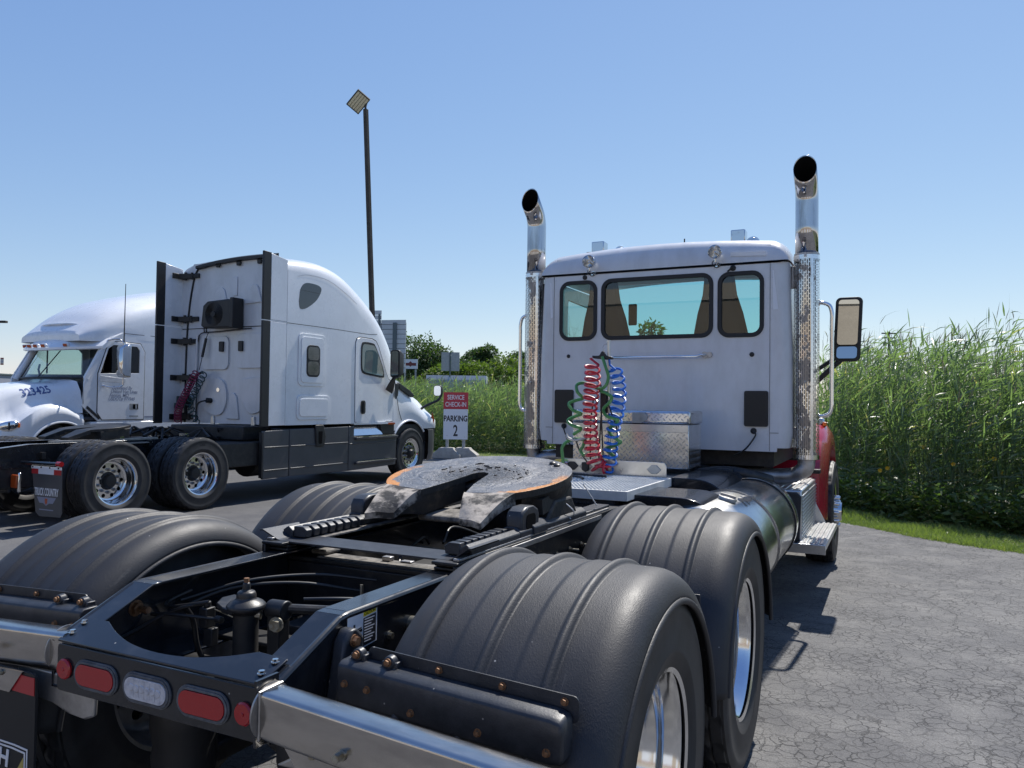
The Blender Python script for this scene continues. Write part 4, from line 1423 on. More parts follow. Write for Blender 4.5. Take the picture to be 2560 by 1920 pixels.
# pivots, pedestals, slide rails
for sg in (1, -1):
    mb = MB()
    prf = [(0.82, 1.012), (1.00, 1.012), (1.00, 1.085), (0.985, 1.11), (0.95, 1.125), (0.87, 1.125), (0.835, 1.11), (0.82, 1.085)]
    mb.prism(prf, 'yz', sg * 0.365, sg * 0.440)
    mb.build('release_bracket', MT['bracket'], T, bevel=0.012, seg=3)
    MB().prism(rrect(0.865, 0.955, 1.03, 1.095, 0.02, 4), 'yz', sg * 0.4405, sg * 0.4425).build('bracket_eye', MT['soot_and_recess'], T)  # solid black plate; the shade of the eye hole is in its colour
    mb = MB()
    mb.prism([(1.08, 1.012), (1.50, 1.012), (1.40, 1.12), (1.20, 1.12)], 'yz', sg * 0.33, sg * 0.43)
    mb.build('pedestal', MT['casting'], T, bevel=0.012)
    mb = MB()
    mb.prism([(sg * 0.345, 1.0), (sg * 0.345, 1.03), (sg * 0.375, 1.048), (sg * 0.420, 1.048), (sg * 0.446, 1.03), (sg * 0.446, 1.0)], 'xz', 0.80, 1.56)
    mb.prism([(sg * 0.355, 0.998), (sg * 0.355, 1.022), (sg * 0.44, 1.022), (sg * 0.44, 0.998)], 'xz', 1.56, 1.92)
    mb.prism([(sg * 0.345, 1.005), (sg * 0.345, 1.040), (sg * 0.375, 1.060), (sg * 0.425, 1.060), (sg * 0.455, 1.036), (sg * 0.455, 1.005)], 'xz', 0.92, 1.06)
    mb.prism([(sg * 0.395, 0.998), (sg * 0.395, 1.026), (sg * 0.420, 1.044), (sg * 0.446, 1.028), (sg * 0.446, 0.998)], 'xz', 0.39, 0.80)
    sl = mb.build('slide_rail', MT['bracket'], T, bevel=0.004)
    for k in range(8):
        y = 0.395 + 0.0505 * k
        tb = MB().prism([(sg * 0.330, 1.002), (sg * 0.325, 1.030), (sg * 0.345, 1.044), (sg * 0.394, 1.044), (sg * 0.394, 1.002)], 'xz', y, y + 0.034)
        tb.build('slide_tooth', MT['bracket'], sl, bevel=0.003)
    MB().box(sg * 0.30, sg * 0.36, 0.40, 1.9, 0.990, 0.996).build('slide_shelf', MT['dusty_tube'], sl)
for p in ([(0.40, 1.30, 1.12), (0.45, 1.36, 1.06), (0.44, 1.40, 1.02)], [(0.42, 1.22, 1.10), (0.40, 1.30, 1.05), (0.45, 1.34, 1.02)], [(0.41, 1.60, 1.16), (0.44, 1.72, 1.04)]):
    MB().tube(cr(p, 5), 0.003, 6).build('wire_tie', MT['print_white'], T)
for k in range(6):
    z0 = 0.85
    x = random.uniform(-0.25, 0.25)
    pts = [(x, 0.7 + 0.12 * k, z0), (x + random.uniform(-.1, .1), 0.9 + 0.12 * k, z0 + 0.05), (x + random.uniform(-.2, .2), 1.25 + 0.1 * k, z0 - 0.04)]
    MB().tube(cr(pts, 6), random.choice((0.007, 0.011)), 8).build('air_hose', MT['hose_black'], T)
MB().box(-0.30, 0.30, 0.95, 1.05, 0.74, 0.80).box(-0.05, 0.13, 0.55, 0.85, 0.78, 0.87).build('air_tank_bracket', MT['under'], T, bevel=0.01)

# ------------------------------------------------------------------ catwalk, toolbox, hoses
mb = MB()
mb.box(-0.47, 0.47, 2.12, 3.05, 1.063, 1.071)
for (a, b, c, d) in ((-0.47, 0.47, 2.105, 2.1195), (-0.47, 0.47, 3.0505, 3.065)):
    mb.box(a, b, c, d, 1.020, 1.075)
for sx in (-0.48, 0.4705):
    mb.box(sx, sx + 0.0095, 2.105, 3.065, 1.020, 1.075)
dk = mb.build('deck_plate', MT['deck'], T, bevel=0.002)
mb = MB()
k = 0
for iy in range(40):
    for ix in range(38):
        x = -0.455 + 0.0246 * ix + (0.0123 if iy % 2 else 0)
        y = 2.135 + 0.0232 * iy
        if x > 0.462 or y > 3.045:
            continue
        r0, r1, h = 0.0085, 0.005, 0.0065
        vs = [(x + r0 * math.cos(PI * q / 3), y + r0 * math.sin(PI * q / 3), 1.0715) for q in range(6)] + \
             [(x + r1 * math.cos(PI * q / 3), y + r1 * math.sin(PI * q / 3), 1.0715 + h) for q in range(6)] + [(x, y, 1.0715 + 0.001)]
        mb.add(vs, [(q, (q + 1) % 6, 6 + (q + 1) % 6, 6 + q) for q in range(6)] + [(6 + q, 6 + (q + 1) % 6, 12) for q in range(6)])
mb.build('grip_studs', MT['deck'], dk, sharp=0, kind='stuff', norm=False)
mb = MB().box(-0.42, 0.40, 2.12, 2.20, 0.965, 1.018)
for k in range(34):
    mb.cyl((-0.40 + 0.024 * k, 2.118, 0.995), (-0.40 + 0.024 * k, 2.108, 0.990), 0.006, n=8)
mb.build('ribbed_hose_tray', MT['bracket'], T)
mb = MB().prism([(-0.31, 1.077), (0.445, 1.077), (0.445, 1.15), (0.432, 1.174), (-0.31, 1.174)], 'xz', 3.066, 3.073)
pn = mb.build('connector_panel', MT['alu'], T, bevel=0.002)
MB().prism([(-0.42, 1.10), (-0.31, 1.10), (-0.31, 1.17), (-0.36, 1.165), (-0.42, 1.13)], 'xz', 3.066, 3.073).build('gladhand_tab', MT['gold'], T, bevel=0.002)
for x, m in ((-0.235, 'print_black'), (-0.13, 'dull_alu'), (0.36, 'galv')):
    mb = MB().prism([(x - 0.050, 1.125), (x - 0.018, 1.155), (x + 0.018, 1.155), (x + 0.050, 1.125), (x + 0.018, 1.095), (x - 0.018, 1.095)], 'xz', 3.058, 3.0655)
    c = mb.build('connector_plate', MT[m], pn, bevel=0.003)
mb = MB().lathe([(0.0, 3.03), (0.026, 3.03), (0.030, 3.035), (0.030, 3.057)], (-0.285, 0, 1.128), 'y', 20)
mb.build('gladhand', MT['chrome'], pn)
mb = MB().prism([(-0.157, 1.155), (-0.103, 1.155), (-0.103, 1.10), (-0.13, 1.085), (-0.157, 1.10)], 'xz', 3.045, 3.0575)
mb.build('socket_cap', MT['plastic'], pn, bevel=0.006)
mb = MB().box(-0.46, 0.415, 3.20, 4.10, 1.045, 1.055).box(0.4155, 0.424, 3.20, 4.10, 1.005, 1.058)
mb.build('deck_plate', MT['treadplate'], T, bevel=0.003)
# toolbox
mb = MB().box(-0.452, 0.462, 3.62, 4.02, 1.092, 1.418)
tb = mb.build('toolbox', MT['treadplate'], T, bevel=0.006)
mb = MB().box(-0.462, 0.474, 3.605, 4.03, 1.4195, 1.522)
mb.build('toolbox_lid', MT['treadplate'], tb, bevel=0.022, seg=3)
mb = MB().box(-0.45, 0.46, 3.6115, 3.6195, 1.36, 1.417)
mb.build('toolbox_lip', MT['alu'], tb, bevel=0.002)
mb = MB().prism([(0.035, 1.425), (0.105, 1.425), (0.155, 1.455), (0.155, 1.485), (0.13, 1.505), (0.035, 1.505)], 'xz', 3.597, 3.6045)
lt = mb.build('latch', MT['galv'], tb, bevel=0.004)
MB().prism(rrect(0.045, 0.112, 1.435, 1.495, 0.008, 3), 'xz', 3.593, 3.5965, holes=[list(reversed(rrect(0.051, 0.106, 1.441, 1.489, 0.006, 3)))]).box(0.055, 0.102, 3.5935, 3.5968, 1.447, 1.475).build('paddle', MT['galv'], tb)

# pogo stick and hose hanger
mb = MB().tube([(0.03, 3.115, 1.07), (0.022, 3.115, 1.5), (0.012, 3.115, 2.0)], 0.012, 12).cyl((0.012, 3.115, 2.0), (0.012, 3.115, 2.012), 0.016, n=12)
pg = mb.build('hose_pole', MT['alu'], T)
mb = MB().tube([(0.012, 3.115, 1.99), (-0.012, 3.10, 1.985), (-0.022, 3.09, 1.965), (-0.016, 3.09, 1.945), (-0.020, 3.09, 1.935)], 0.003, 6)
mb.tube([(-0.02 + 0.010 * math.cos(2 * PI * k / 12), 3.09, 1.926 + 0.010 * math.sin(2 * PI * k / 12)) for k in range(13)], 0.003, 6)
mb.build('spring_hook', MT['dull_alu'], pg)
mb = MB().prism([(-0.100, 1.905), (-0.045, 1.905), (-0.028, 1.935), (-0.012, 1.935), (0.004, 1.905), (0.055, 1.893), (0.055, 1.878), (0.0, 1.876), (-0.09, 1.886)], 'xz', 3.075, 3.103)
mb.build('hose_hanger', MT['plastic'], T, bevel=0.006)

def coil(center, rad, turns, tr, name, m, n=22, ph=0.0, squash=0.75, steps=None):
    P = cr(center, 12)
    L = [0.0]
    for a, b in zip(P[:-1], P[1:]):
        L.append(L[-1] + (b - a).length)
    N = int(turns * n)
    pts = []
    for i in range(N + 1):
        s = L[-1] * i / N
        j = min(len(L) - 2, max(0, next((q for q in range(len(L) - 1) if L[q + 1] >= s), len(L) - 2)))
        f = (s - L[j]) / max(1e-9, L[j + 1] - L[j])
        p = P[j].lerp(P[j + 1], f)
        d = (P[min(j + 2, len(P) - 1)] - P[max(j - 1, 0)]).normalized()
        a = Vector((1, 0, 0)) - d * d.x
        a.normalize()
        b = d.cross(a)
        t = 2 * PI * turns * i / N + ph
        r = rad if not callable(rad) else rad(s / L[-1])
        pts.append(p + a * r * math.cos(t) + b * r * squash * math.sin(t) + d * r * 0.42 * math.sin(t + 0.5))
    return pts
pts = [(-0.075, 3.085, 1.895), (-0.11, 3.08, 1.885)] + coil([(-0.090, 3.06, 1.845), (-0.086, 3.06, 1.72), (-0.098, 3.05, 1.55), (-0.088, 3.04, 1.38), (-0.070, 3.03, 1.25), (-0.045, 3.02, 1.165), (0.0, 3.02, 1.118), (0.018, 3.03, 1.150)],
                            lambda u: 0.049 + 0.005 * math.sin(u * 9), 18, 0.008, '', None)
MB().tube(pts, 0.0088, 8).build('red_air_hose', MT['hose_red'], T)
pts = [(0.028, 3.085, 1.885), (0.030, 3.09, 1.84)] + coil([(0.055, 3.10, 1.82), (0.088, 3.11, 1.72), (0.095, 3.11, 1.60), (0.075, 3.10, 1.48), (0.055, 3.09, 1.36), (0.050, 3.07, 1.25), (0.046, 3.05, 1.16), (0.03, 3.04, 1.115)],
                            lambda u: 0.050 - 0.006 * abs(math.sin(u * 7)), 15, 0.008, '', None, ph=1.2)
MB().tube(pts, 0.0086, 8).build('blue_air_hose', MT['hose_blue'], T)
g1 = [(-0.019, 3.07, 1.895), (0.015, 3.05, 1.82), (0.034, 3.05, 1.757), (0.020, 3.05, 1.70), (-0.029, 3.07, 1.67), (-0.10, 3.10, 1.69), (-0.165, 3.08, 1.712), (-0.200, 3.05, 1.695), (-0.185, 3.03, 1.645), (-0.157, 3.06, 1.605), (-0.21, 3.08, 1.59), (-0.258, 3.05, 1.565),
      (-0.22, 3.03, 1.52), (-0.168, 3.06, 1.494), (-0.22, 3.08, 1.475), (-0.265, 3.05, 1.445), (-0.22, 3.03, 1.41), (-0.167, 3.06, 1.39), (-0.229, 3.07, 1.346)]
g2 = [(-0.142, 3.06, 1.314), (-0.22, 3.06, 1.312), (-0.275, 3.05, 1.29), (-0.302, 3.04, 1.25), (-0.296, 3.035, 1.19), (-0.29, 3.035, 1.135)]
g3 = [(-0.029, 3.07, 1.655), (0.02, 3.05, 1.64), (0.060, 3.05, 1.613), (0.04, 3.06, 1.575), (-0.010, 3.08, 1.53), (0.02, 3.05, 1.485), (0.08, 3.04, 1.465), (0.105, 3.05, 1.455), (0.07, 3.09, 1.42), (0.02, 3.11, 1.39), (0.05, 3.09, 1.345), (0.11, 3.06, 1.315), (0.12, 3.07, 1.30),
      (0.05, 3.10, 1.27), (0.0, 3.11, 1.25), (0.06, 3.08, 1.21), (0.085, 3.07, 1.19)]
g4 = [(-0.14, 3.08, 1.35), (-0.15, 3.06, 1.27), (-0.165, 3.05, 1.235), (-0.14, 3.05, 1.205), (-0.10, 3.06, 1.215)]
for g in (g1, g2, g3, g4):
    MB().tube(cr(g, 6), 0.0115, 8).build('green_cable', MT['hose_green'], T)
MB().tube(cr([(-0.27, 3.04, 1.345), (-0.25, 3.03, 1.32), (-0.20, 3.04, 1.308), (-0.12, 3.06, 1.325)], 5), 0.010, 10).build('cable_strain_spring', MT['dull_alu'], T)
for p in ([(-0.10, 3.12, 1.60), (-0.12, 3.12, 1.4), (-0.11, 3.1, 1.15)], [(-0.03, 3.12, 1.66), (-0.045, 3.12, 1.4), (-0.05, 3.1, 1.12)], [(0.0, 3.10, 1.62), (0.05, 3.08, 1.5), (0.085, 3.10, 1.38), (0.08, 3.11, 1.22)], [(-0.04, 3.11, 1.7), (-0.03, 3.1, 1.45), (-0.02, 3.11, 1.2)],
          [(-0.2, 3.05, 1.30), (-0.17, 3.06, 1.22), (-0.11, 3.07, 1.14)]):
    MB().tube(cr(p, 5), 0.0055, 8).build('cable', MT['hose_black'], T)
MB().box(-0.045, 0.008, 3.10, 3.14, 1.50, 1.66).build('cable_clamp', MT['plastic'], T, bevel=0.01)
mb = MB()
for pts in ([(-0.35, 2.9, 1.085), (-0.2, 2.80, 1.083), (-0.05, 2.72, 1.083), (0.02, 2.62, 1.083)], [(-0.3, 2.95, 1.084), (-0.1, 2.88, 1.084), (0.1, 2.84, 1.083)]):
    mb.tube(cr(pts, 6), 0.008, 8)
mb.build('loose_cable', MT['hose_black'], T)
# ------------------------------------------------------------------ cab
YB = 4.335                                    # rear wall
rev = lambda p: list(reversed(p))
back = [(-0.985, 1.205), (0.985, 1.205), (1.0, 1.34), (0.985, 2.0), (0.955, 2.715), (-0.955, 2.715), (-0.985, 2.0), (-1.0, 1.34)]
winL = rrect(-0.868, -0.528, 2.132, 2.648, 0.085, 6)
winC = rrect(-0.476, 0.478, 2.130, 2.650, 0.085, 6)
winR = rrect(0.528, 0.878, 2.126, 2.645, 0.085, 6)
mb = MB().prism(back, 'xz', YB, YB + 0.03, holes=[rev(winL), rev(winC), rev(winR)])
cab = mb.build('cab', MT['white_dusty'], T, sharp=30)
# corner posts, sides, roof
for sg in (1, -1):
    mb = MB()
    zs = [1.235, 1.34, 2.0, 2.715]
    xi = [0.987, 1.0, 0.985, 0.955]
    xo = [1.075, 1.095, 1.09, 1.068]
    rings = []
    for z, a, b in zip(zs, xi, xo):
        r = b - a
        ring = [(sg * (a + r * math.sin(t)), YB + r - r * math.cos(t) + 0.001, z) for t in [PI / 2 * k / 7 for k in range(8)]]
        ring += [(sg * b, YB + 0.34, z), (sg * (b - 0.03), YB + 0.34, z), (sg * (b - 0.03), YB + 0.10, z), (sg * (a - 0.0), YB + 0.0305, z)]
        rings.append(ring)
    mb.loft(rings, cap0=True, cap1=True)
    mb.build('corner_post', MT['white_dusty'], cab, sharp=50)
for sg in (1, -1):
    xf = lambda off: (lambda y, z: sg * (1.09 - off - max(0.0, (z - 2.0)) * 0.03))
    side = [(YB + 0.342, 1.235), (6.15, 1.235), (6.25, 1.95), (5.92, 2.70), (YB + 0.342, 2.70)]
    hole = [(4.95, 2.02), (5.98, 2.02), (5.72, 2.56), (4.95, 2.58)]
    d = MB().prism(side, 'yz', xf(0.0), xf(0.03), holes=[rev(hole)]).build('door', MT['white'], T, sharp=30)
    MB().prism(hole, 'yz', xf(0.012), xf(0.018)).build('side_window', MT['glass_clear'], d, sharp=0)
# roof shell: domed loft front to back with a drip seam
mb = MB()
def roof_ring(y, w, z0, zt, r):
    pts = []
    for k in range(7):
        t = PI / 2 * k / 6
        pts.append((w - r * (1 - math.cos(t)) , y, z0 + (zt - 0.045 - z0) * math.sin(t)))
    for x in (0.75, 0.5, 0.25, 0.0):
        f = x * (w - r) / 0.9
        pts.append((f, y, zt - 0.045 * (f / max(0.01, w - r)) ** 2))
    full = pts + [(-p[0], p[1], p[2]) for p in pts[-2::-1]]
    return full
st = [(YB - 0.004, 1.045, 2.724, 2.75, 0.06), (YB + 0.0, 1.06, 2.724, 2.80, 0.10), (YB + 0.02, 1.068, 2.724, 2.86, 0.13), (YB + 0.06, 1.072, 2.724, 2.915, 0.16),
      (YB + 0.13, 1.078, 2.724, 2.955, 0.18), (YB + 0.3, 1.08, 2.724, 2.985, 0.19), (5.2, 1.08, 2.724, 3.005, 0.20), (5.7, 1.07, 2.724, 2.985, 0.2), (5.92, 1.03, 2.76, 2.93, 0.16), (6.0, 0.98, 2.80, 2.88, 0.06), (6.02, 0.95, 2.82, 2.86, 0.03)]
mb.loft([roof_ring(*s) for s in st], closed=False, cap0=True)
roof = mb.build('roof', MT['white_dusty'], T, sharp=60)
MB().prism([(-1.06, 2.7155), (1.06, 2.7155), (1.06, 2.7232), (-1.06, 2.7232)], 'xz', YB + 0.012, YB + 0.3).build('roof_seam', MT['black_rubber'], roof)
mb = MB().box(-0.93, 0.93, YB + 0.05, 5.90, 2.845, 2.86)
mb.build('headliner', MT['headliner'], cab)
# windows
for nm, w in (('rear_window', winL), ('rear_window', winC), ('rear_window', winR)):
    g = MB().prism(w, 'xz', YB + 0.008, YB + 0.013).build(nm, MT['glass_clear'], T, sharp=0)
    xs = [p[0] for p in w]
    zz = [p[1] for p in w]
    o = rrect(min(xs) - 0.008, max(xs) + 0.008, min(zz) - 0.008, max(zz) + 0.008, 0.093, 6)
    i = rrect(min(xs) + 0.026, max(xs) - 0.026, min(zz) + 0.026, max(zz) - 0.026, 0.062, 6)
    MB().prism(o, 'xz', YB - 0.010, YB - 0.0005, holes=[rev(i)]).build('window_seal', MT['black_rubber'], g, bevel=0.004)
ws = [(-0.96, 1.96), (0.96, 1.96), (0.90, 2.66), (-0.90, 2.66)]
wsY = lambda x, z: 6.22 - (z - 1.96) * 0.34 - abs(x) ** 2 * 0.10
mb = MB()
nx = 10
vs, fs = [], []
for j, z in enumerate((1.96, 2.2, 2.5, 2.84)):
    for i in range(nx + 1):
        x = (0.96 - 0.06 * (z - 1.96) / 0.7) * (-1 + 2 * i / nx)
        vs.append((x, wsY(x, z), z))
for j in range(3):
    for i in range(nx):
        fs.append((j * (nx + 1) + i, j * (nx + 1) + i + 1, (j + 1) * (nx + 1) + i + 1, (j + 1) * (nx + 1) + i))
mb.add(vs, fs).build('windscreen', MT['glass_tint'], T, sharp=60)
mb = MB()
for sg in (1, -1):
    mb.tube([(sg * 1.03, 6.15, 1.93), (sg * 0.93, 5.86, 2.84)], 0.05, 8)
mb.box(-1.05, 1.05, 6.0, 6.2, 1.235, 1.94)
mb.build('cab_front', MT['white'], cab)
# interior
mb = MB()
mb.box(-1.04, 1.04, YB + 0.04, 6.2, 1.22, 1.26)
mb.box(-0.98, 0.98, 5.65, 6.0, 1.27, 1.98)
mb.build('dashboard', MT['interior'], cab, bevel=0.05)
for x in (-0.52, 0.50):
    mb = MB().box(x - 0.26, x + 0.26, 4.62, 5.15, 1.55, 1.72)
    mb.loft([[(x + a * s, 4.56 + 0.10 * k / 5 * 0 + b - 0.02 * k, 1.72 + 0.155 * k) for a, b in rrect(-0.24, 0.24, 0, 0.13, 0.05, 3)] for k, s in enumerate((1.0, 1.02, 1.0, 0.92, 0.78, 0.58, 0.50))], cap0=True, cap1=True)
    mb.build('seat', MT['seat'], T, sharp=50, bevel=0.0)
mb = MB()
mb.tube([(-0.52 + 0.22 * math.cos(2 * PI * k / 32), 5.50 + 0.09 * math.sin(2 * PI * k / 32), 2.02 + 0.18 * math.sin(2 * PI * k / 32)) for k in range(33)], 0.016, 8)
mb.cyl((-0.52, 5.50, 2.02), (-0.52, 5.75, 1.85), 0.04, n=10)
mb.obox((-0.52, 5.50, 2.02), (0.21, 0, 0), (0, 0.012, 0), (0, 0.008, 0.03))
mb.build('steering_wheel', MT['plastic'], T)
# things on the rear wall
for x, z in ((-0.56, 2.800), (0.52, 2.803)):
    lp = MB().lathe([(0.012, 0.10), (0.034, 0.095), (0.046, 0.07), (0.0535, 0.03), (0.056, 0.012), (0.056, 0.0), (0.051, -0.005), (0.047, 0.002)], (x, YB - 0.13, z), 'y', 32)
    lp.tube([(x, YB - 0.10, z - 0.045), (x, YB - 0.10, z - 0.075), (x, YB - 0.06, z - 0.085), (x, YB - 0.003, z - 0.088)], 0.008, 8)
    lp.cyl((x, YB - 0.005, z - 0.088), (x, YB + 0.0, z - 0.088), 0.022, n=14)
    lo = lp.build('work_lamp', MT['chrome'], T)
    MB().lathe([(0.0, -0.012), (0.025, -0.008), (0.047, 0.0015)], (x, YB - 0.13, z), 'y', 28).build('lamp_glass', MT['glass_lamp'], lo, sharp=60)
    MB().lathe([(0.046, 0.004), (0.038, 0.02), (0.02, 0.045), (0.006, 0.05), (0.006, 0.02), (0.0, 0.018)], (x, YB - 0.13, z), 'y', 28).build('reflector_bowl', MT['polished'], lo, sharp=60)
    MB().tube(cr([(x, YB - 0.10, z - 0.06), (x - 0.04, YB - 0.03, z - 0.075), (x - 0.01, YB - 0.012, z - 0.11), (x + 0.02, YB - 0.03, z - 0.085), (x - 0.05, YB - 0.012, z - 0.09)], 5), 0.004, 6).build('lamp_wire', MT['hose_black'], lo)
for x, z, r, m in ((-0.638, 2.682, 0.021, 'black_rubber'), (0.642, 2.682, 0.024, 'black_rubber'), (-0.786, 1.988, 0.016, 'black_rubber'), (0.794, 1.978, 0.019, 'black_rubber')):
    MB().lathe([(r, 0.0), (r, -0.006), (r * 0.7, -0.012), (0, -0.013)], (x, YB, z), 'y', 18).build('grommet_plug', MT[m], T)
for x, w in ((-0.822, 0.0), (0.81, 0.05)):
    MB().lathe([(0.024, 0.0), (0.024, -0.008), (0.010, -0.014), (0.009, -0.03), (0, -0.03)], (x, YB, 1.367), 'y', 18).build('grommet_plug', MT['black_rubber'], T)
    MB().tube(cr([(x, YB - 0.03, 1.365), (x + 0.02, YB - 0.045, 1.33), (x + (0.06 if x < 0 else -0.06), YB - 0.03, 1.22), (x + (0.11 if x < 0 else -0.16), YB + 0.02, 1.16)], 5), 0.0065, 8).build('cable', MT['hose_black'], T)
MB().tube([(0.60, YB - 0.012, 2.655), (0.645, YB - 0.018, 2.69)], 0.007, 8).build('cable', MT['hose_black'], T)
for x0, x1, z0, z1 in ((-0.910, -0.733, 1.396, 1.690), (0.737, 0.922, 1.402, 1.686)):
    v = MB().prism(rrect(x0, x1, z0, z1, 0.016, 4), 'xz', YB - 0.018, YB).build('vent', MT['plastic'], T, bevel=0.005)
    mb = MB()
    for k in range(12):
        z = z0 + 0.03 + (z1 - z0 - 0.06) * k / 11
        mb.box(x0 + 0.02, x1 - 0.02, YB - 0.022, YB - 0.0185, z - 0.005, z + 0.002)
    mb.build('vent_slats', MT['plastic'], v)
MB().tube([(-0.36, YB, 1.975), (-0.36, YB - 0.05, 1.972), (-0.34, YB - 0.062, 1.966), (0.36, YB - 0.062, 1.966), (0.41, YB - 0.055, 1.978), (0.44, YB, 1.982)], 0.0105, 10).build('grab_rail', MT['polished'], T)
mb = MB().cyl((0.42, YB, 1.980), (0.42, YB - 0.02, 1.980), 0.026, n=18).cyl((0.46, YB, 1.982), (0.46, YB - 0.018, 1.982), 0.022, n=18)
mb.build('rail_foot', MT['dull_alu'], T)
for pl in ([(-0.977, 2.652), (-0.958, 2.652), (-0.942, 2.335), (-0.962, 2.335)], [(0.949, 2.648), (0.957, 2.648), (0.995, 2.332), (0.955, 2.332)]):
    MB().prism(pl, 'xz', YB - 0.0025, YB - 0.0005).build('reflective_strip', MT['sign_white'], T)
MB().prism([(0.62, 2.78), (0.90, 2.765), (0.90, 2.80), (0.62, 2.81)], 'xz', YB - 0.006, YB - 0.004).build('roof_decal', MT['print_white'], roof)
# panel lines: narrow battens over the seams near the corners, rivets
mb = MB()
for sg in (1, -1):
    mb.box(sg * 0.930, sg * 0.933, YB - 0.0028, YB - 0.0002, 1.21, 2.713)
    mb.box(sg * 0.933, sg * 1.0, YB - 0.0028, YB - 0.0002, 1.352, 1.356)
mb.build('panel_seam', MT['grey_plastic'], cab)
mb = MB()
for sg in (1, -1):
    for k in range(18):
        z = 1.26 + 0.083 * k
        for xx in (0.915, 0.945):
            mb.lathe([(0.0045, 0.0), (0.003, -0.0025), (0, -0.003)], (sg * xx, YB, z), 'y', 8)
    for k in range(14):
        mb.lathe([(0.0045, 0.0), (0.003, -0.0025), (0, -0.003)], (sg * (0.06 + 0.065 * k), YB, 1.235), 'y', 8)
mb.build('rivet', MT['white_dusty'], cab, kind='stuff')
# roof-top: chrome boxes, horns, antenna stub
for x in (-0.715, 0.585):
    h = MB().box(x - 0.062, x + 0.062, 4.86, 4.98, 3.00, 3.112).build('roof_light', MT['chrome'], T, bevel=0.008, seg=2)
    MB().cyl((x, 4.92, 2.97), (x, 4.92, 3.0), 0.03, n=12).build('light_foot', MT['dull_alu'], h)
for x, z in ((-0.50, 2.995), (0.71, 2.985)):
    MB().lathe([(0.0, 0.0), (0.045, 0.004), (0.06, 0.03), (0.045, 0.09), (0.02, 0.2), (0.018, 0.6), (0.0, 0.6)], (x, 4.85, z), 'y', 24).build('air_horn', MT['chrome'], T, sharp=50)
MB().box(-0.83, -0.78, 4.86, 4.93, 2.98, 3.018).build('roof_marker', MT['plastic'], T, bevel=0.006)
MB().cyl((0.13, 4.8, 2.99), (0.13, 4.8, 3.055), 0.006, n=8).build('antenna_stub', MT['plastic'], T)
# underside of the cab
mb = MB().box(-0.95, 0.95, YB + 0.12, 6.1, 1.08, 1.215).box(-1.03, 1.03, 5.75, 6.05, 0.85, 1.079).box(-0.78, 0.78, 5.1, 5.74, 0.70, 1.079).box(-0.432, 0.432, 4.2, 6.3, 0.97, 1.075).cyl((-0.2, 3.95, 0.95), (-0.2, 5.4, 0.95), 0.20, n=16)
mb.build('cab_underside', MT['under'], T)
mb = MB()
mb.tube(cr([(0.42, 3.9, 1.03), (0.62, 4.1, 1.05), (0.80, 4.15, 1.03), (0.95, 4.3, 0.98)], 5), 0.045, 12)
mb.box(0.50, 0.70, 4.0, 4.25, 0.98, 1.08)
mb.build('cab_mount', MT['frame_dirty'], T, bevel=0.01)

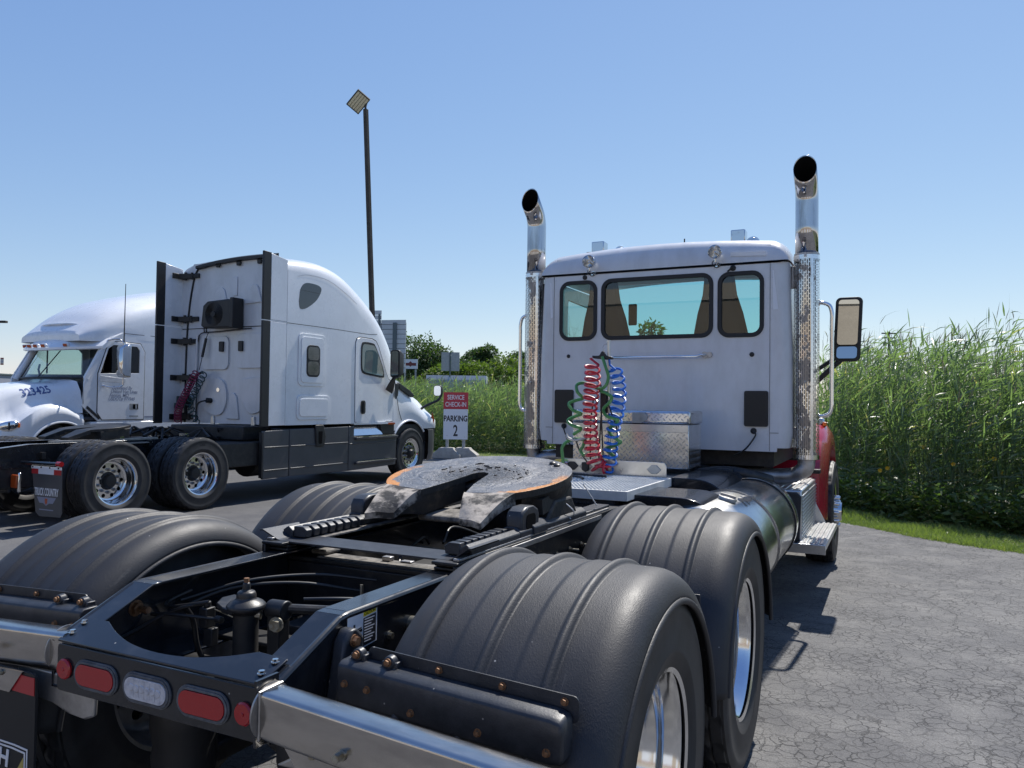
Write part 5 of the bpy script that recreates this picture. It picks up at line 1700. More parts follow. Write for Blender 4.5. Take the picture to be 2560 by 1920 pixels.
# ------------------------------------------------------------------ exhaust stacks
def stack(sg):
    X, Y = sg * 1.188, 4.50
    def ring(c, r, d, n=28, cut=None):
        a = Vector((1, 0, 0))
        a = (a - d * a.dot(d)).normalized()
        b = d.cross(a)
        out = []
        for k in range(n):
            t = 2 * PI * k / n
            p = c + a * r * math.cos(t) + b * r * math.sin(t)
            if cut is not None:                       # slide along d to the cutting plane
                q, nn = cut
                p = p + d * ((q - p).dot(nn) / d.dot(nn))
            out.append(p)
        return out
    R = 0.088
    path = [(Vector((X, Y, 2.76)), Vector((0, 0, 1))), (Vector((X, Y, 3.0)), Vector((0, 0, 1))), (Vector((X, Y, 3.20)), Vector((0, 0, 1)))]
    rad = 0.20
    sx = 0.18 * sg * 0
    for k in range(1, 9):
        t = math.radians(48) * k / 8
        path.append((Vector((X, Y - rad * (1 - math.cos(t)), 3.20 + rad * math.sin(t))), Vector((0, -math.sin(t), math.cos(t)))))
    cutp = (Vector((X, Y - 0.165, 3.365)), Vector((-0.10 if sg < 0 else 0.0, -1, 0.10)).normalized())
    rings = [ring(c, R, d) for c, d in path[:-1]] + [ring(path[-1][0], R, path[-1][1], cut=cutp)]
    mb = MB().loft(rings)
    s = mb.build('exhaust_stack', MT['stack_chrome'], T, sharp=60)
    so = s.modifiers.new('wall', 'SOLIDIFY')
    so.thickness = 0.003
    so.offset = -1
    # sooty bore
    rb = [ring(c, R - 0.006, d) for c, d in path[:-1]] + [ring(path[-1][0], R - 0.006, path[-1][1], cut=cutp)]
    bo = MB().loft(rb)
    bo.build('sooty_bore', MT['soot_and_recess'], s, sharp=60)
    MB().lathe([(0.0, 3.0), (R - 0.007, 3.0)], (X, Y, 0), 'z', 28).build('bore_floor', MT['soot_and_recess'], s)
    MB().lathe([(0.090, 2.745), (0.096, 2.745), (0.096, 2.785), (0.090, 2.785)], (X, Y, 0), 'z', 32).box(X - 0.01, X + 0.01, Y - 0.112, Y - 0.09, 2.75, 2.78).build('stack_clamp', MT['dull_alu'], s)
    # muffler and slotted guard
    MB().lathe([(0.0, 1.13), (0.074, 1.14), (0.074, 2.76), (0.0, 2.76)], (X, Y, 0), 'z', 28).build('muffler', MT['pipe'], s)
    n = 40
    rg = 0.098
    gd = MB().lathe([(rg, 1.152), (rg, 2.765)], (X, Y, 0), 'z', n)
    g = gd.build('stack_guard', MT['perf'], s, sharp=60)
    uvl = g.data.uv_layers.new(name='UVMap')
    for poly in g.data.polygons:
        us = []
        for li in poly.loop_indices:
            v = g.data.vertices[g.data.loops[li].vertex_index].co
            us.append((li, math.atan2(v.y + OFF.y - Y, v.x + OFF.x - X), v.z + OFF.z))
        mx = max(u[1] for u in us)
        for li, a, z in us:
            if mx - a > PI:
                a += 2 * PI
            uvl.data[li].uv = (a * rg, z)
    hm = MB()
    for z0, z1 in ((1.150, 1.185), (2.735, 2.768)):
        hm.lathe([(rg + 0.0012, z0), (rg + 0.0012, z1), (rg - 0.002, z1), (rg - 0.002, z0)], (X, Y, 0), 'z', n)
    for a in (math.radians(-60), math.radians(120)):
        hm.obox((X + (rg + 0.0015) * math.cos(a), Y + (rg + 0.0015) * math.sin(a), 1.96), (-math.sin(a) * 0.010, math.cos(a) * 0.010, 0), (math.cos(a) * 0.0012, math.sin(a) * 0.0012, 0), (0, 0, 0.775))
    hm.build('guard_hem', MT['stainless'], s)
    cl = MB()
    for z in (1.40, 1.76, 2.12, 2.48):
        a = math.radians(-95)
        cl.lathe([(0.010, 0.0), (0.010, -0.006), (0, -0.008)], (X + sg * 0.0, Y - rg, z), 'y', 12)
    cl.build('guard_screw', MT['dull_alu'], s)
    # elbow under the guard towards the engine
    el = cr([(X, Y, 1.16), (X, Y, 1.10), (X - sg * 0.03, Y + 0.0, 1.05), (X - sg * 0.12, Y + 0.03, 1.005 if sg > 0 else 1.07), (X - sg * 0.35, Y + 0.05, 0.995 if sg > 0 else 1.085), (X - sg * 0.85, Y + 0.05, 0.995 if sg > 0 else 1.085)], 6)
    MB().tube(el, 0.066, 18).build('exhaust_elbow', MT['dull_alu' if sg > 0 else 'pipe'], T)
    # bracket from the cab corner
    for z0, z1 in ((2.52, 2.70), (1.30, 1.40)):
        MB().box(sg * 1.07, sg * 1.11, Y + 0.02, Y + 0.06, z0, z1).build('stack_bracket', MT['dull_alu'], T, bevel=0.004)
    # grab handle outside the guard
    xo = sg * 1.372
    MB().tube(cr([(sg * 1.27, 4.56, 2.40), (sg * 1.31, 4.56, 2.395), (sg * 1.355, 4.56, 2.37), (xo, 4.56, 2.31), (xo, 4.56, 2.25)], 4) + cr([(xo, 4.56, 1.62), (xo, 4.56, 1.56), (sg * 1.355, 4.56, 1.515), (sg * 1.31, 4.56, 1.492), (sg * 1.27, 4.56, 1.490)], 4), 0.0165, 12).build('grab_handle', MT['polished'], T)
    MB().cyl((sg * 1.27, 4.56, 2.40), (sg * 1.282, 4.56, 2.40), 0.026, n=14).cyl((sg * 1.27, 4.56, 1.49), (sg * 1.282, 4.56, 1.49), 0.026, n=14).box(sg * 1.20, sg * 1.272, 4.55, 4.57, 2.38, 2.42).box(sg * 1.20, sg * 1.272, 4.55, 4.57, 1.47, 1.51).build('handle_foot', MT['dull_alu'], T)
stack(1)
stack(-1)
MB().tube([(-1.06, 4.42, 1.25), (-1.075, 4.42, 2.6), (-1.06, 4.40, 2.66)], 0.014, 8).build('antenna_lead', MT['plastic'], T)

# ------------------------------------------------------------------ door mirrors
for sg in (1, -1):
    y0 = 5.60
    xa, xb = 1.325, 1.548
    rings = []
    for dy, k in ((0.0, 1.0), (0.03, 1.01), (0.09, 0.97), (0.13, 0.88), (0.15, 0.72)):
        cx, cz = (xa + xb) / 2 + 0.02 * dy, 2.28
        pl = rrect(-0.113 * k, 0.113 * k, -0.295 * k, 0.290 * k, 0.045 * k, 5)
        rings.append([(sg * (cx + a + 0.012 * b / 0.29), y0 + dy, cz + b) for a, b in pl])
    shell = MB().loft(rings[1:], cap1=True, cap0=True).build('door_mirror', MT['chrome'], T, sharp=50)
    mb = MB().loft(rings[:2], cap0=True, cap1=True).build('mirror_rim', MT['plastic'], shell, bevel=0.006)
    def mz(z0, z1, x0, x1):
        return [(sg * (1.4365 + a + 0.012 * (b - 2.28) / 0.29), b) for a, b in rrect(x0, x1, z0, z1, 0.028, 4)]
    yy = lambda off: (lambda a, b: y0 - 0.012 - off + (abs(a) - 1.4365) * 0.11)
    MB().prism(mz(2.135, 2.545, -0.085, 0.085), 'xz', yy(0.004), yy(0.0)).build('mirror_glass', MT['mirror'], shell, sharp=0)
    yc = lambda off: (lambda a, b: y0 - 0.012 - off + (abs(a) - 1.4365) * 0.08 + (b - 2.064) * 0.12)
    MB().prism(mz(2.010, 2.118, -0.085, 0.085), 'xz', yc(0.004), yc(0.0)).build('convex_glass', MT['mirror'], shell, sharp=0)
    MB().tube([(sg * 1.08, 5.78, 1.86), (sg * 1.30, 5.66, 2.00), (sg * 1.36, 5.64, 2.03)], 0.020, 10).tube([(sg * 1.08, 5.72, 1.72), (sg * 1.30, 5.64, 1.93), (sg * 1.38, 5.62, 2.0)], 0.024, 10).build('mirror_arm', MT['plastic'], T)

# ------------------------------------------------------------------ fuel tanks, covers, steps
for sg in (1, -1):
    c = (sg * 0.85, 0, 0.695)
    r = 0.318
    mb = MB().lathe([(0.0, 2.20), (r - 0.05, 2.20), (r - 0.015, 2.212), (r, 2.24), (r, 4.16), (r - 0.015, 4.19), (r - 0.05, 4.20), (0.0, 4.20)], c, 'y', 56)
    tk = mb.build('fuel_tank', MT['tank'], T, sharp=40)
    for y, w, m in ((3.05, 0.014, 'dull_alu'), (3.98, 0.045, 'black_rubber')):
        MB().lathe([(r + 0.001, y - w), (r + 0.008, y - w), (r + 0.008, y + w), (r + 0.001, y + w)], c, 'y', 56).build('tank_band', MT[m], tk)
        MB().lathe([(r + 0.009, y - w * 0.6), (r + 0.012, y - w * 0.6), (r + 0.012, y + w * 0.6), (r + 0.009, y + w * 0.6)], c, 'y', 56).build('tank_strap', MT['polished'], tk)
    cp = MB().lathe([(0.0, 0.0), (0.05, 0.0), (0.055, 0.012), (0.052, 0.022), (0.0, 0.026)], (0, 0, 0), 'z', 24).obox((0, 0, 0.03), (0.045, 0, 0), (0, 0.008, 0), (0, 0, 0.008)).build('filler_cap', MT['dull_alu'], tk, local=True)
    cp.location = Vector((sg * 0.93, 2.62, 0.695 + r - 0.012)) - OFF
    cp.rotation_euler = (0, sg * 0.23, 0)
    for k, y in enumerate((2.40, 2.50)):
        o = MB().lathe([(0.0, 0.0), (0.02, 0.0), (0.02, 0.02), (0.0, 0.022)], (0, 0, 0), 'z', 12).obox((0.03, 0, 0.012), (0.03, 0, 0), (0, 0.012, 0), (0, 0, 0.01)).build('tank_fitting', MT['dull_alu'], tk, local=True)
        o.location = Vector((sg * 0.98, y + 0.4, 0.695 + r - 0.03)) - OFF
    # black half-round covers between frame and tank
    for y0, y1, x1, zt in ((2.24, 2.74, 0.96, 1.045), (3.10, 4.12, 0.84, 1.075)):
        pl = [(0.46, 0.80), (0.46, zt)] + [(x1 - 0.22 + 0.22 * math.sin(t), zt - 0.16 + 0.16 * math.cos(t)) for t in [PI / 2 * k / 8 for k in range(9)]] + [(x1, 0.80)]
        MB().prism([(sg * a, b) for a, b in pl], 'xz', y0, y1).build('tank_bracket', MT['frame'], T, bevel=0.006)
    mb = MB().box(sg * 0.46, sg * 0.60, 2.25, 2.90, 0.93, 1.0)
    mb.build('battery_cover', MT['frame_dirty'], T, bevel=0.015)
    # wing-nut clip and hoses on the covers
    MB().tube(cr([(sg * 0.50, 2.4, 1.01), (sg * 0.58, 2.6, 1.03), (sg * 0.52, 2.85, 1.01)], 5), 0.005, 6).build('cable', MT['print_white' if sg > 0 else 'hose_black'], T)
    # step box and tread
    mb = MB().box(sg * 0.80, sg * 1.165, 4.42, 5.74, 0.46, 0.905)
    bx = mb.build('step_box', MT['alu'], T, bevel=0.012)
    mb = MB()
    for k in range(7):
        x = 0.825 + 0.048 * k
        mb.box(sg * x, sg * (x + 0.026), 4.43, 5.73, 0.9055, 0.913)
    for k in range(13):
        z = 0.50 + 0.029 * k
        mb.box(sg * 1.1655, sg * 1.172, 4.44, 5.72, z, z + 0.015)
    mb.build('step_ribs', MT['alu'], bx, bevel=0.003)
    mb = MB().prism([(sg * 0.84, 0.89), (sg * 1.13, 0.89), (sg * 1.165, 0.86), (sg * 1.15, 0.46), (sg * 0.84, 0.46)], 'xz', 4.395, 4.418)
    mb.build('box_end', MT['bracket'], bx, bevel=0.006)
    mb = MB()
    mb.box(sg * 1.14, sg * 1.35, 4.30, 5.55, 0.468, 0.512)
    mb.prism([(sg * 1.02, 0.60), (sg * 1.10, 0.512), (sg * 1.35, 0.512), (sg * 1.35, 0.44), (sg * 1.08, 0.44), (sg * 0.98, 0.50)], 'xz', 4.285, 4.2995)
    mb.prism([(sg * 1.166, 0.70), (sg * 1.26, 0.512), (sg * 1.166, 0.512)], 'xz', 5.54, 5.55)
    td = mb.build('step_tread', MT['alu'], T, bevel=0.003)
    mb = MB()
    for k in range(5):
        x = 1.155 + 0.039 * k
        mb.box(sg * x, sg * (x + 0.021), 4.32, 5.53, 0.5125, 0.520)
    mb.build('tread_ribs', MT['alu'], td, bevel=0.003)
    MB().lathe([(0.0, 0.0), (0.045, 0.0), (0.05, 0.02), (0.04, 0.05), (0.0, 0.055)], (sg * 0.98, 4.25, 0.72), 'x' if False else 'y', 18).build('blue_cap', MT['hose_blue'], T)

# ------------------------------------------------------------------ bonnet, front wings, steer axle
def half_loft(stations, name, m, parent, sharp=55, mirror=True, xc=0.0):
    rings = []
    for y, pts in stations:
        full = [(xc + x, y, z) for x, z in pts]
        if mirror:
            full += [(xc - x, y, z) for x, z in pts[-2::-1]]
        rings.append(full)
    return MB().loft(rings, closed=False, cap0=True, cap1=True).build(name, m, parent, sharp=sharp)
half_loft([(6.22, [(0.86, 1.32), (0.88, 1.5), (0.86, 1.72), (0.75, 1.84), (0.45, 1.90), (0.0, 1.92)]), (6.9, [(0.74, 1.25), (0.76, 1.45), (0.72, 1.66), (0.62, 1.76), (0.4, 1.81), (0.0, 1.83)]),
           (7.5, [(0.62, 1.0), (0.64, 1.35), (0.6, 1.54), (0.5, 1.64), (0.3, 1.69), (0.0, 1.70)]), (7.75, [(0.5, 1.0), (0.55, 1.3), (0.5, 1.45), (0.42, 1.52), (0.3, 1.55), (0.0, 1.56)])], 'bonnet', MT['red'], T)
for sg in (1, -1):
    mb = MB()
    rings = []
    for k in range(25):
        t = math.radians(-6 + 172 * k / 24)
        y, z = 6.50 - 0.80 * math.cos(t) * (1.12 if math.cos(t) > 0 else 0.95), 0.62 + 0.80 * math.sin(t)
        yi, zi = 6.50 - 0.62 * math.cos(t), 0.56 + 0.62 * math.sin(t)
        rings.append([(sg * 0.72, y, z), (sg * 1.10, y, z), (sg * 1.19, y + 0.02 * math.cos(t), z - 0.03 * math.sin(t)), (sg * 1.245, (y * 0.5 + yi * 0.5), (z + zi) / 2), (sg * 1.25, yi, zi), (sg * 1.20, yi, zi), (sg * 0.72, yi, zi)])
    mb.loft(rings, cap0=True, cap1=True)
    mb.box(sg * 0.72, sg * 1.195, 5.62, 5.74, 0.42, 0.96)
    wg = mb.build('front_wing', MT['red'], T, sharp=45)
    MB().box(sg * 0.90, sg * 1.20, 5.60, 5.78, 0.95, 0.985).build('wing_seam', MT['plastic'], wg)
    MB().prism([(sg * 1.06, 1.385), (sg * 1.19, 1.385), (sg * 1.18, 1.445), (sg * 1.05, 1.46)], 'xz', 6.35, 6.75).build('wing_lamp', MT['chrome'], wg, bevel=0.015, seg=3)
    MB().box(sg * 1.17, sg * 1.205, 6.30, 6.36, 1.372, 1.415).build('marker_lens', MT['amber'], wg, bevel=0.006)
    MB().box(sg * 1.20, sg * 1.255, 7.15, 7.17, 0.55, 0.87).build('splash_guard', MT['plastic'], wg)
    fwh2 = make_wheel(T, (sg * 1.145, 6.50, FZ), disc=0.075, hub_len=0.12, hubmat='chrome', hub_r=0.10)
    if sg < 0:
        fwh2.rotation_euler = (0, 0, PI)
    nc = MB()
    for k in range(10):
        t = 2 * PI * k / 10
        c = (0.09, 0.1425 * math.cos(t), 0.1425 * math.sin(t))
        nc.cyl(c, (0.165, c[1], c[2]), 0.024, 0.020, n=12)
        nc.lathe([(0.020, 0.165), (0.012, 0.178), (0, 0.18)], (0, c[1], c[2]), 'x', 12)
    nc.build('nut_cover', MT['chrome'], fwh2, local=True)
MB().cyl((-1.0, 6.5, 0.50), (1.0, 6.5, 0.50), 0.05, n=12).box(-0.4, 0.4, 6.2, 7.7, 0.6, 1.05).box(-1.15, 1.15, 7.75, 7.95, 0.42, 0.80).build('front_axle', MT['under'], T)
MB().tube([(-0.30, 6.9, 1.80), (-0.305, 7.0, 2.0), (-0.30, 7.0, 2.10)], 0.012, 8).build('bonnet_mirror_arm', MT['plastic'], T)
MB().box(-0.645, -0.555, 5.60, 5.63, 2.38, 2.60).build('dash_monitor', MT['plastic'], T, bevel=0.012)
# ================================================================== SLEEPER TRACTOR (white, high roof)
OFF = Vector((-8.15, 7.5, 0))
XC, HW = -8.15, 1.20
XS = XC + HW
Q = thing('sleeper_tractor', 'white high-roof sleeper tractor with dark grey side skirts and bare rear wheels', 'truck', OFF)


def interp(tab, y):
    ys = [r[0] for r in tab]
    if y <= ys[0]:
        return list(tab[0][1:])
    for a, b in zip(tab[:-1], tab[1:]):
        if y <= b[0]:
            u = (y - a[0]) / (b[0] - a[0])
            return [p + (q - p) * u for p, q in zip(a[1:], b[1:])]
    return list(tab[-1][1:])


def dense(tab, n=5):
    P = cr([Vector(r[:3]) for r in tab], n)
    P2 = cr([Vector((r[0], r[3], r[4] if len(r) > 4 else 0)) for r in tab], n)
    return [(a.x, a.y, a.z, b.y, b.z) for a, b in zip(P, P2)]


# y, half width, side top, roof top, bottom
tab = [(7.50, 1.2, 3.66, 3.93, 1.165), (8.0, 1.2, 3.66, 3.99, 1.165), (8.5, 1.2, 3.60, 4.02, 1.165), (9.0, 1.197, 3.40, 3.96, 1.165), (9.45, 1.19, 3.10, 3.79, 1.165),
       (9.85, 1.175, 2.86, 3.56, 1.165), (10.2, 1.15, 2.55, 3.32, 1.165), (10.5, 1.11, 2.20, 3.05, 1.165), (10.66, 1.07, 2.05, 2.85, 1.165)]


def cab_ring(y, w, zs, zr, zb, n=10):
    pts = [(XC + w, y, zb), (XC + w, y, zb + (zs - zb) * 0.33), (XC + w, y, zb + (zs - zb) * 0.66), (XC + w, y, zs)]
    for k in range(1, n + 1):
        t = PI / 2 * k / n
        pts.append((XC + w * max(0.0, math.cos(t)) ** 0.62, y, zs + (zr - zs) * math.sin(t) ** 0.72))
    full = pts + [(2 * XC - p[0], p[1], p[2]) for p in pts[-2::-1]]
    return full


dt = dense(tab, 5)
xw = lambda y: XC + interp([(d[0], d[1]) for d in dt], y)[0]
sleeper = MB().loft([cab_ring(*d) for d in dt], closed=False, cap0=True, cap1=True).build('cab', MT['white'], Q, sharp=50)
# roof trailing visor between the extenders, recess line and side seams as thin dark gaskets
def side_strip(pts, w, name, m, parent, off=0.0015, x=None):
    P = cr([(0, a, b) for a, b in pts], 4)
    mb = MB()
    L, Rr = [], []
    for i, p in enumerate(P):
        d = (P[min(i + 1, len(P) - 1)] - P[max(i - 1, 0)]).normalized()
        nrm = Vector((0, -d.z, d.y)) * w / 2
        for lst, q in ((L, p + nrm), (Rr, p - nrm)):
            lst.append(((xw(q.y) if x is None else x) + off, q.y, q.z))
    n = len(P)
    mb.add(L + Rr, [(i, i + 1, n + i + 1, n + i) for i in range(n - 1)])
    return mb.build(name, m, parent, sharp=0)
def side_panel(poly, t0, t1, name, m, parent, bevel=0.0, holes=(), seg=3):
    return MB().prism(poly, 'yz', lambda a, b: xw(a) + t0, lambda a, b: xw(a) + t1, holes=holes).build(name, m, parent, bevel=bevel, seg=seg, sharp=30)
side_strip([(7.50, 2.815), (8.6, 2.82), (9.6, 2.815), (9.97, 2.84)], 0.010, 'body_seam', MT['black_rubber'], sleeper)
# raised panels of the bunk side
for a, b, c, d in ((7.77, 8.44, 1.81, 2.68), (7.75, 8.58, 1.25, 1.655)):
    side_panel(rrect(a, b, c, d, 0.09, 5), 0.001, 0.017, 'raised_panel', MT['white'], Q, 0.015)
    side_panel(rrect(a + 0.055, b - 0.055, c + 0.055, d - 0.055, 0.07, 5), 0.0172, 0.029, 'raised_panel', MT['white'], Q, 0.011)
bw = side_panel(rrect(7.945, 8.275, 1.965, 2.495, 0.085, 5), 0.0292, 0.038, 'bunk_window', MT['black_rubber'], Q, 0.004)
side_panel(rrect(7.972, 8.248, 2.245, 2.465, 0.06, 5), 0.0382, 0.040, 'pane', MT['privacy'], bw)
side_panel(rrect(7.972, 8.248, 1.995, 2.225, 0.06, 5), 0.0382, 0.040, 'pane', MT['privacy'], bw)
tri = [(p.y, p.z) for p in cr([(0, 7.765, 3.20), (0, 7.80, 3.40), (0, 7.90, 3.51), (0, 8.08, 3.53), (0, 8.26, 3.51), (0, 8.31, 3.44), (0, 8.20, 3.27), (0, 8.0, 3.13), (0, 7.85, 3.075), (0, 7.785, 3.10), (0, 7.765, 3.20)], 4)][:-1]
tw = side_panel(tri, -0.002, 0.006, 'roof_window', MT['privacy'], Q, 0.003)
side_strip([(7.775, 3.385), (8.27, 3.385)], 0.008, 'window_bar', MT['grey_plastic'], tw, 0.008)
side_strip([(7.72, 3.60), (8.0, 3.66), (8.5, 3.64), (9.0, 3.47), (9.3, 3.33)], 0.012, 'roof_crease', MT['white_dusty'], sleeper, 0.004)
# door
dpoly = [(9.30, 1.19), (9.285, 2.0), (9.285, 2.62), (9.32, 2.70), (9.42, 2.735), (9.80, 2.735), (9.93, 2.70), (10.02, 2.60), (10.32, 2.12), (10.42, 2.0), (10.58, 1.93), (10.60, 1.85), (10.60, 1.19)]
xo = xw
xw = lambda y: min(xo(y), XS) if y < 10.3 else max(xo(y), XC + 1.115)
side_panel([(9.29, 1.183), (9.275, 2.0), (9.272, 2.63), (9.31, 2.715), (9.41, 2.75), (9.81, 2.75), (9.945, 2.715), (10.04, 2.61), (10.335, 2.13), (10.43, 2.015), (10.59, 1.945), (10.612, 1.86), (10.612, 1.183)], -0.05, 0.003, 'door_gasket', MT['black_rubber'], Q)
door = side_panel(dpoly, -0.02, 0.010, 'door', MT['white'], Q, 0.008)
wpoly = [(p.y, p.z) for p in cr([(0, 9.44, 2.55), (0, 9.47, 2.64), (0, 9.56, 2.665), (0, 9.80, 2.66), (0, 9.90, 2.62), (0, 10.05, 2.42), (0, 10.20, 2.18), (0, 10.23, 2.06), (0, 10.17, 2.025), (0, 9.85, 2.045), (0, 9.56, 2.075), (0, 9.47, 2.12), (0, 9.44, 2.25), (0, 9.44, 2.55)], 3)][:-1]
win = side_panel(wpoly, 0.0102, 0.0135, 'door_window', MT['black_rubber'], door, 0.002)
inner = [(9.47 + (a - 9.44) * 0.93 + 0.0, 2.345 + (b - 2.345) * 0.90) for a, b in wpoly]
inner = [(9.83 + (a - 9.83) * 0.90, 2.345 + (b - 2.345) * 0.88) for a, b in wpoly]
side_panel(inner, 0.0137, 0.0155, 'door_pane', mat('door_pane_glass', (0.10, 0.16, 0.16), 0.03, coat=0.5), door)
hd = side_panel(rrect(9.46, 9.60, 1.335, 1.585, 0.05, 4), 0.0102, 0.022, 'door_handle', MT['plastic'], door, 0.008)
side_panel(rrect(9.515, 9.545, 1.36, 1.56, 0.012, 3), 0.0222, 0.040, 'grip_bar', MT['plastic'], door, 0.005)
for k, w_ in enumerate((0.09, 0.07, 0.05)):
    side_panel([(10.42, 1.40 - 0.03 * k), (10.42 + w_, 1.40 - 0.03 * k), (10.42 + w_, 1.407 - 0.03 * k), (10.42, 1.407 - 0.03 * k)], 0.0102, 0.0108, 'door_print', MT['grey_plastic'], door)
# bonnet and front wing with wheel arch
AC, AZ, AR = 11.19, 0.52, 0.665
def arch(y):
    d = abs(y - AC)
    return AZ + math.sqrt(max(0.0, AR * AR - d * d)) if d < AR else 0.0
htab = [(10.60, 1.13, 2.02, 2.12), (10.9, 1.12, 1.96, 2.08), (11.2, 1.13, 1.82, 2.02), (11.5, 1.15, 1.62, 1.94), (11.8, 1.17, 1.42, 1.82), (12.05, 1.15, 1.34, 1.72), (12.25, 1.08, 1.28, 1.58), (12.40, 0.90, 1.20, 1.42), (12.47, 0.60, 1.08, 1.22)]
hd_ = cr([Vector((r[0], r[1], r[2])) for r in htab], 6)
hz_ = cr([Vector((r[0], r[3], 0)) for r in htab], 6)
rings = []
for a, b in zip(hd_, hz_):
    y, w, zf, zt = a.x, a.y, a.z, b.y
    zb = max(arch(y), 1.02 if y > AC + 0.3 else (1.165 if y < AC - AR else 1.0))
    zb = min(zb, zf - 0.04)
    f = min(1.0, max(0.0, (y - 10.75) / 0.7)) * min(1.0, max(0.0, (12.5 - y) / 0.5))
    pts = [(w - 0.02 * f, zb), (w, zb + (zf - zb) * 0.25), (w - 0.01, zb + (zf - zb) * 0.6), (w - 0.05 - 0.10 * f, zf - 0.02 * f), (w - 0.12 - 0.22 * f, zf + (zt - zf) * (0.35 - 0.1 * f)), (w * 0.68 - 0.1 * f, zf + (zt - zf) * 0.75), (w * 0.45, zf + (zt - zf) * 0.93), (0.0, zt)]
    full = [(XC + x, y, z) for x, z in pts] + [(XC - x, y, z) for x, z in pts[-2::-1]]
    rings.append(full)
bon = MB().loft(rings, closed=False, cap0=True, cap1=True).build('bonnet', MT['white'], Q, sharp=50)
MB().tube([(XC + 1.128, AC - (AR + 0.012) * math.cos(math.radians(t)), AZ + (AR + 0.012) * math.sin(math.radians(t))) for t in range(38, 142, 6)], 0.020, 8).build('arch_lip', MT['white'], bon)
xw = lambda y: XC + 1.135
side_strip([(10.62, 1.95), (10.63, 1.78), (10.70, 1.60), (10.76, 1.40), (10.86, 1.20)], 0.022, 'bonnet_gap', MT['black_rubber'], bon, 0.012)
side_panel([(10.64, 1.93), (10.75, 1.93), (10.72, 1.70), (10.65, 1.62), (10.63, 1.7)], 0.0, 0.018, 'side_duct', MT['plastic'], bon, 0.01)
mb = MB().prism([(10.78, 1.955), (10.80, 1.84), (11.28, 1.66), (11.36, 1.70), (11.2, 1.80)], 'yz', XC + 1.06, XC + 1.125)
vt = mb.build('bonnet_vent', MT['plastic'], bon, bevel=0.012)
for k in range(4):
    MB().prism([(10.84 + 0.1 * k, 1.90 - 0.045 * k), (10.87 + 0.1 * k, 1.90 - 0.045 * k), (10.92 + 0.1 * k, 1.80 - 0.045 * k), (10.89 + 0.1 * k, 1.80 - 0.045 * k)], 'yz', XC + 1.1255, XC + 1.135).build('vent_fin', MT['grey_plastic'], vt) if False else None
side_panel([(11.93, 1.16), (12.03, 1.06), (12.10, 1.18), (12.02, 1.36)], 0.0, 0.012, 'turn_lamp', MT['orange_lens'], bon, 0.01)
# bumper corner, dark skirts and steps
mb = MB()
rings = []
for y, w in ((11.80, 1.185), (11.95, 1.18), (12.1, 1.13), (12.25, 1.0), (12.36, 0.75), (12.42, 0.4), (12.43, 0.0)):
    pts = [(w - 0.14, 0.33), (w - 0.04, 0.36), (w, 0.50), (w + 0.005, 0.80), (w - 0.005, 0.99), (w - 0.1, 1.01)]
    rings.append([(XC + max(0, x), y, z) for x, z in pts])
mb.loft(rings, closed=False)
mb.loft([[(2 * XC - p[0], p[1], p[2]) for p in r] for r in rings], closed=False)
mb.box(XC - 1.1, XC + 1.1, 11.8, 11.81, 0.36, 1.0)
mb.build('bumper', MT['grey_plastic'], Q, sharp=50)
xw = lambda y: XS
for nm, pl in (('side_skirt', [(7.03, 0.335), (7.03, 1.085), (7.60, 1.10), (7.60, 0.345)]), ('side_skirt', [(7.615, 0.345), (7.615, 1.10), (9.12, 1.115), (9.12, 0.32)]), ('side_skirt', [(9.135, 0.32), (9.135, 1.115), (9.28, 1.115), (9.28, 0.93), (10.62, 0.93), (10.60, 0.345)])):
    sk = MB().prism(pl, 'yz', XS - 0.05, XS + 0.0).build(nm, MT['grey_plastic'], Q, bevel=0.012, seg=3)
    y0, y1 = pl[0][0] + 0.02, (pl[2][0] if len(pl) == 4 else 10.58) - 0.02
    for z in ((0.83, 0.47) if len(pl) == 4 else (0.80,)):
        MB().prism([(XS - 0.001, z - 0.012), (XS + 0.014, z - 0.004), (XS + 0.014, z + 0.006), (XS - 0.001, z + 0.012)], 'xz', y0, y1).build('skirt_crease', MT['grey_plastic'], sk, bevel=0.003)
MB().box(XS - 0.06, XS + 0.004, 7.0, 7.028, 0.36, 1.06).build('skirt_edge', MT['plastic'], Q)
mb = MB().prism([(8.20, 1.16), (8.42, 1.16), (8.48, 0.96), (8.44, 0.79), (8.24, 0.79), (8.22, 1.0)], 'yz', XS + 0.001, XS + 0.03)
mb.build('filler_pocket', MT['plastic'], Q, bevel=0.015)
MB().prism([(8.28, 1.05), (8.38, 1.05), (8.37, 0.84), (8.29, 0.84)], 'yz', XS + 0.0305, XS + 0.034).build('pocket_face', MT['soot_and_recess'], Q)  # pocket is not hollow; its inner shade is this plate's black colour
MB().prism([(9.30, 0.945), (10.20, 0.945), (10.14, 1.125), (9.30, 1.13)], 'yz', XS - 0.16, lambda a, b: XS - 0.03 - (b - 0.945) * 0.5).build('kick_plate', MT['polished'], Q)
MB().prism([(10.21, 0.945), (10.6, 0.945), (10.6, 1.14), (10.15, 1.13)], 'yz', XS - 0.12, XS - 0.05).build('step_recess', MT['plastic'], Q)
for y0, y1, z in ((9.29, 10.60, 0.915), (9.30, 10.55, 0.47)):
    s = MB().prism([(XS - 0.04, z - 0.055), (XS + 0.05, z - 0.04), (XS + 0.06, z), (XS - 0.04, z)], 'xz', y0, y1).build('entry_step', MT['grey_plastic'], Q, bevel=0.006)
    mb = MB().box(XS - 0.02, XS + 0.055, y0 + 0.05, y1 - 0.1, z + 0.0005, z + 0.006)
    for k in range(40):
        y = y0 + 0.06 + (y1 - y0 - 0.2) * k / 40
        mb.box(XS + 0.0, XS + 0.05, y, y + 0.012, z + 0.0065, z + 0.014)
    mb.build('tread_strip', MT['polished'], s)
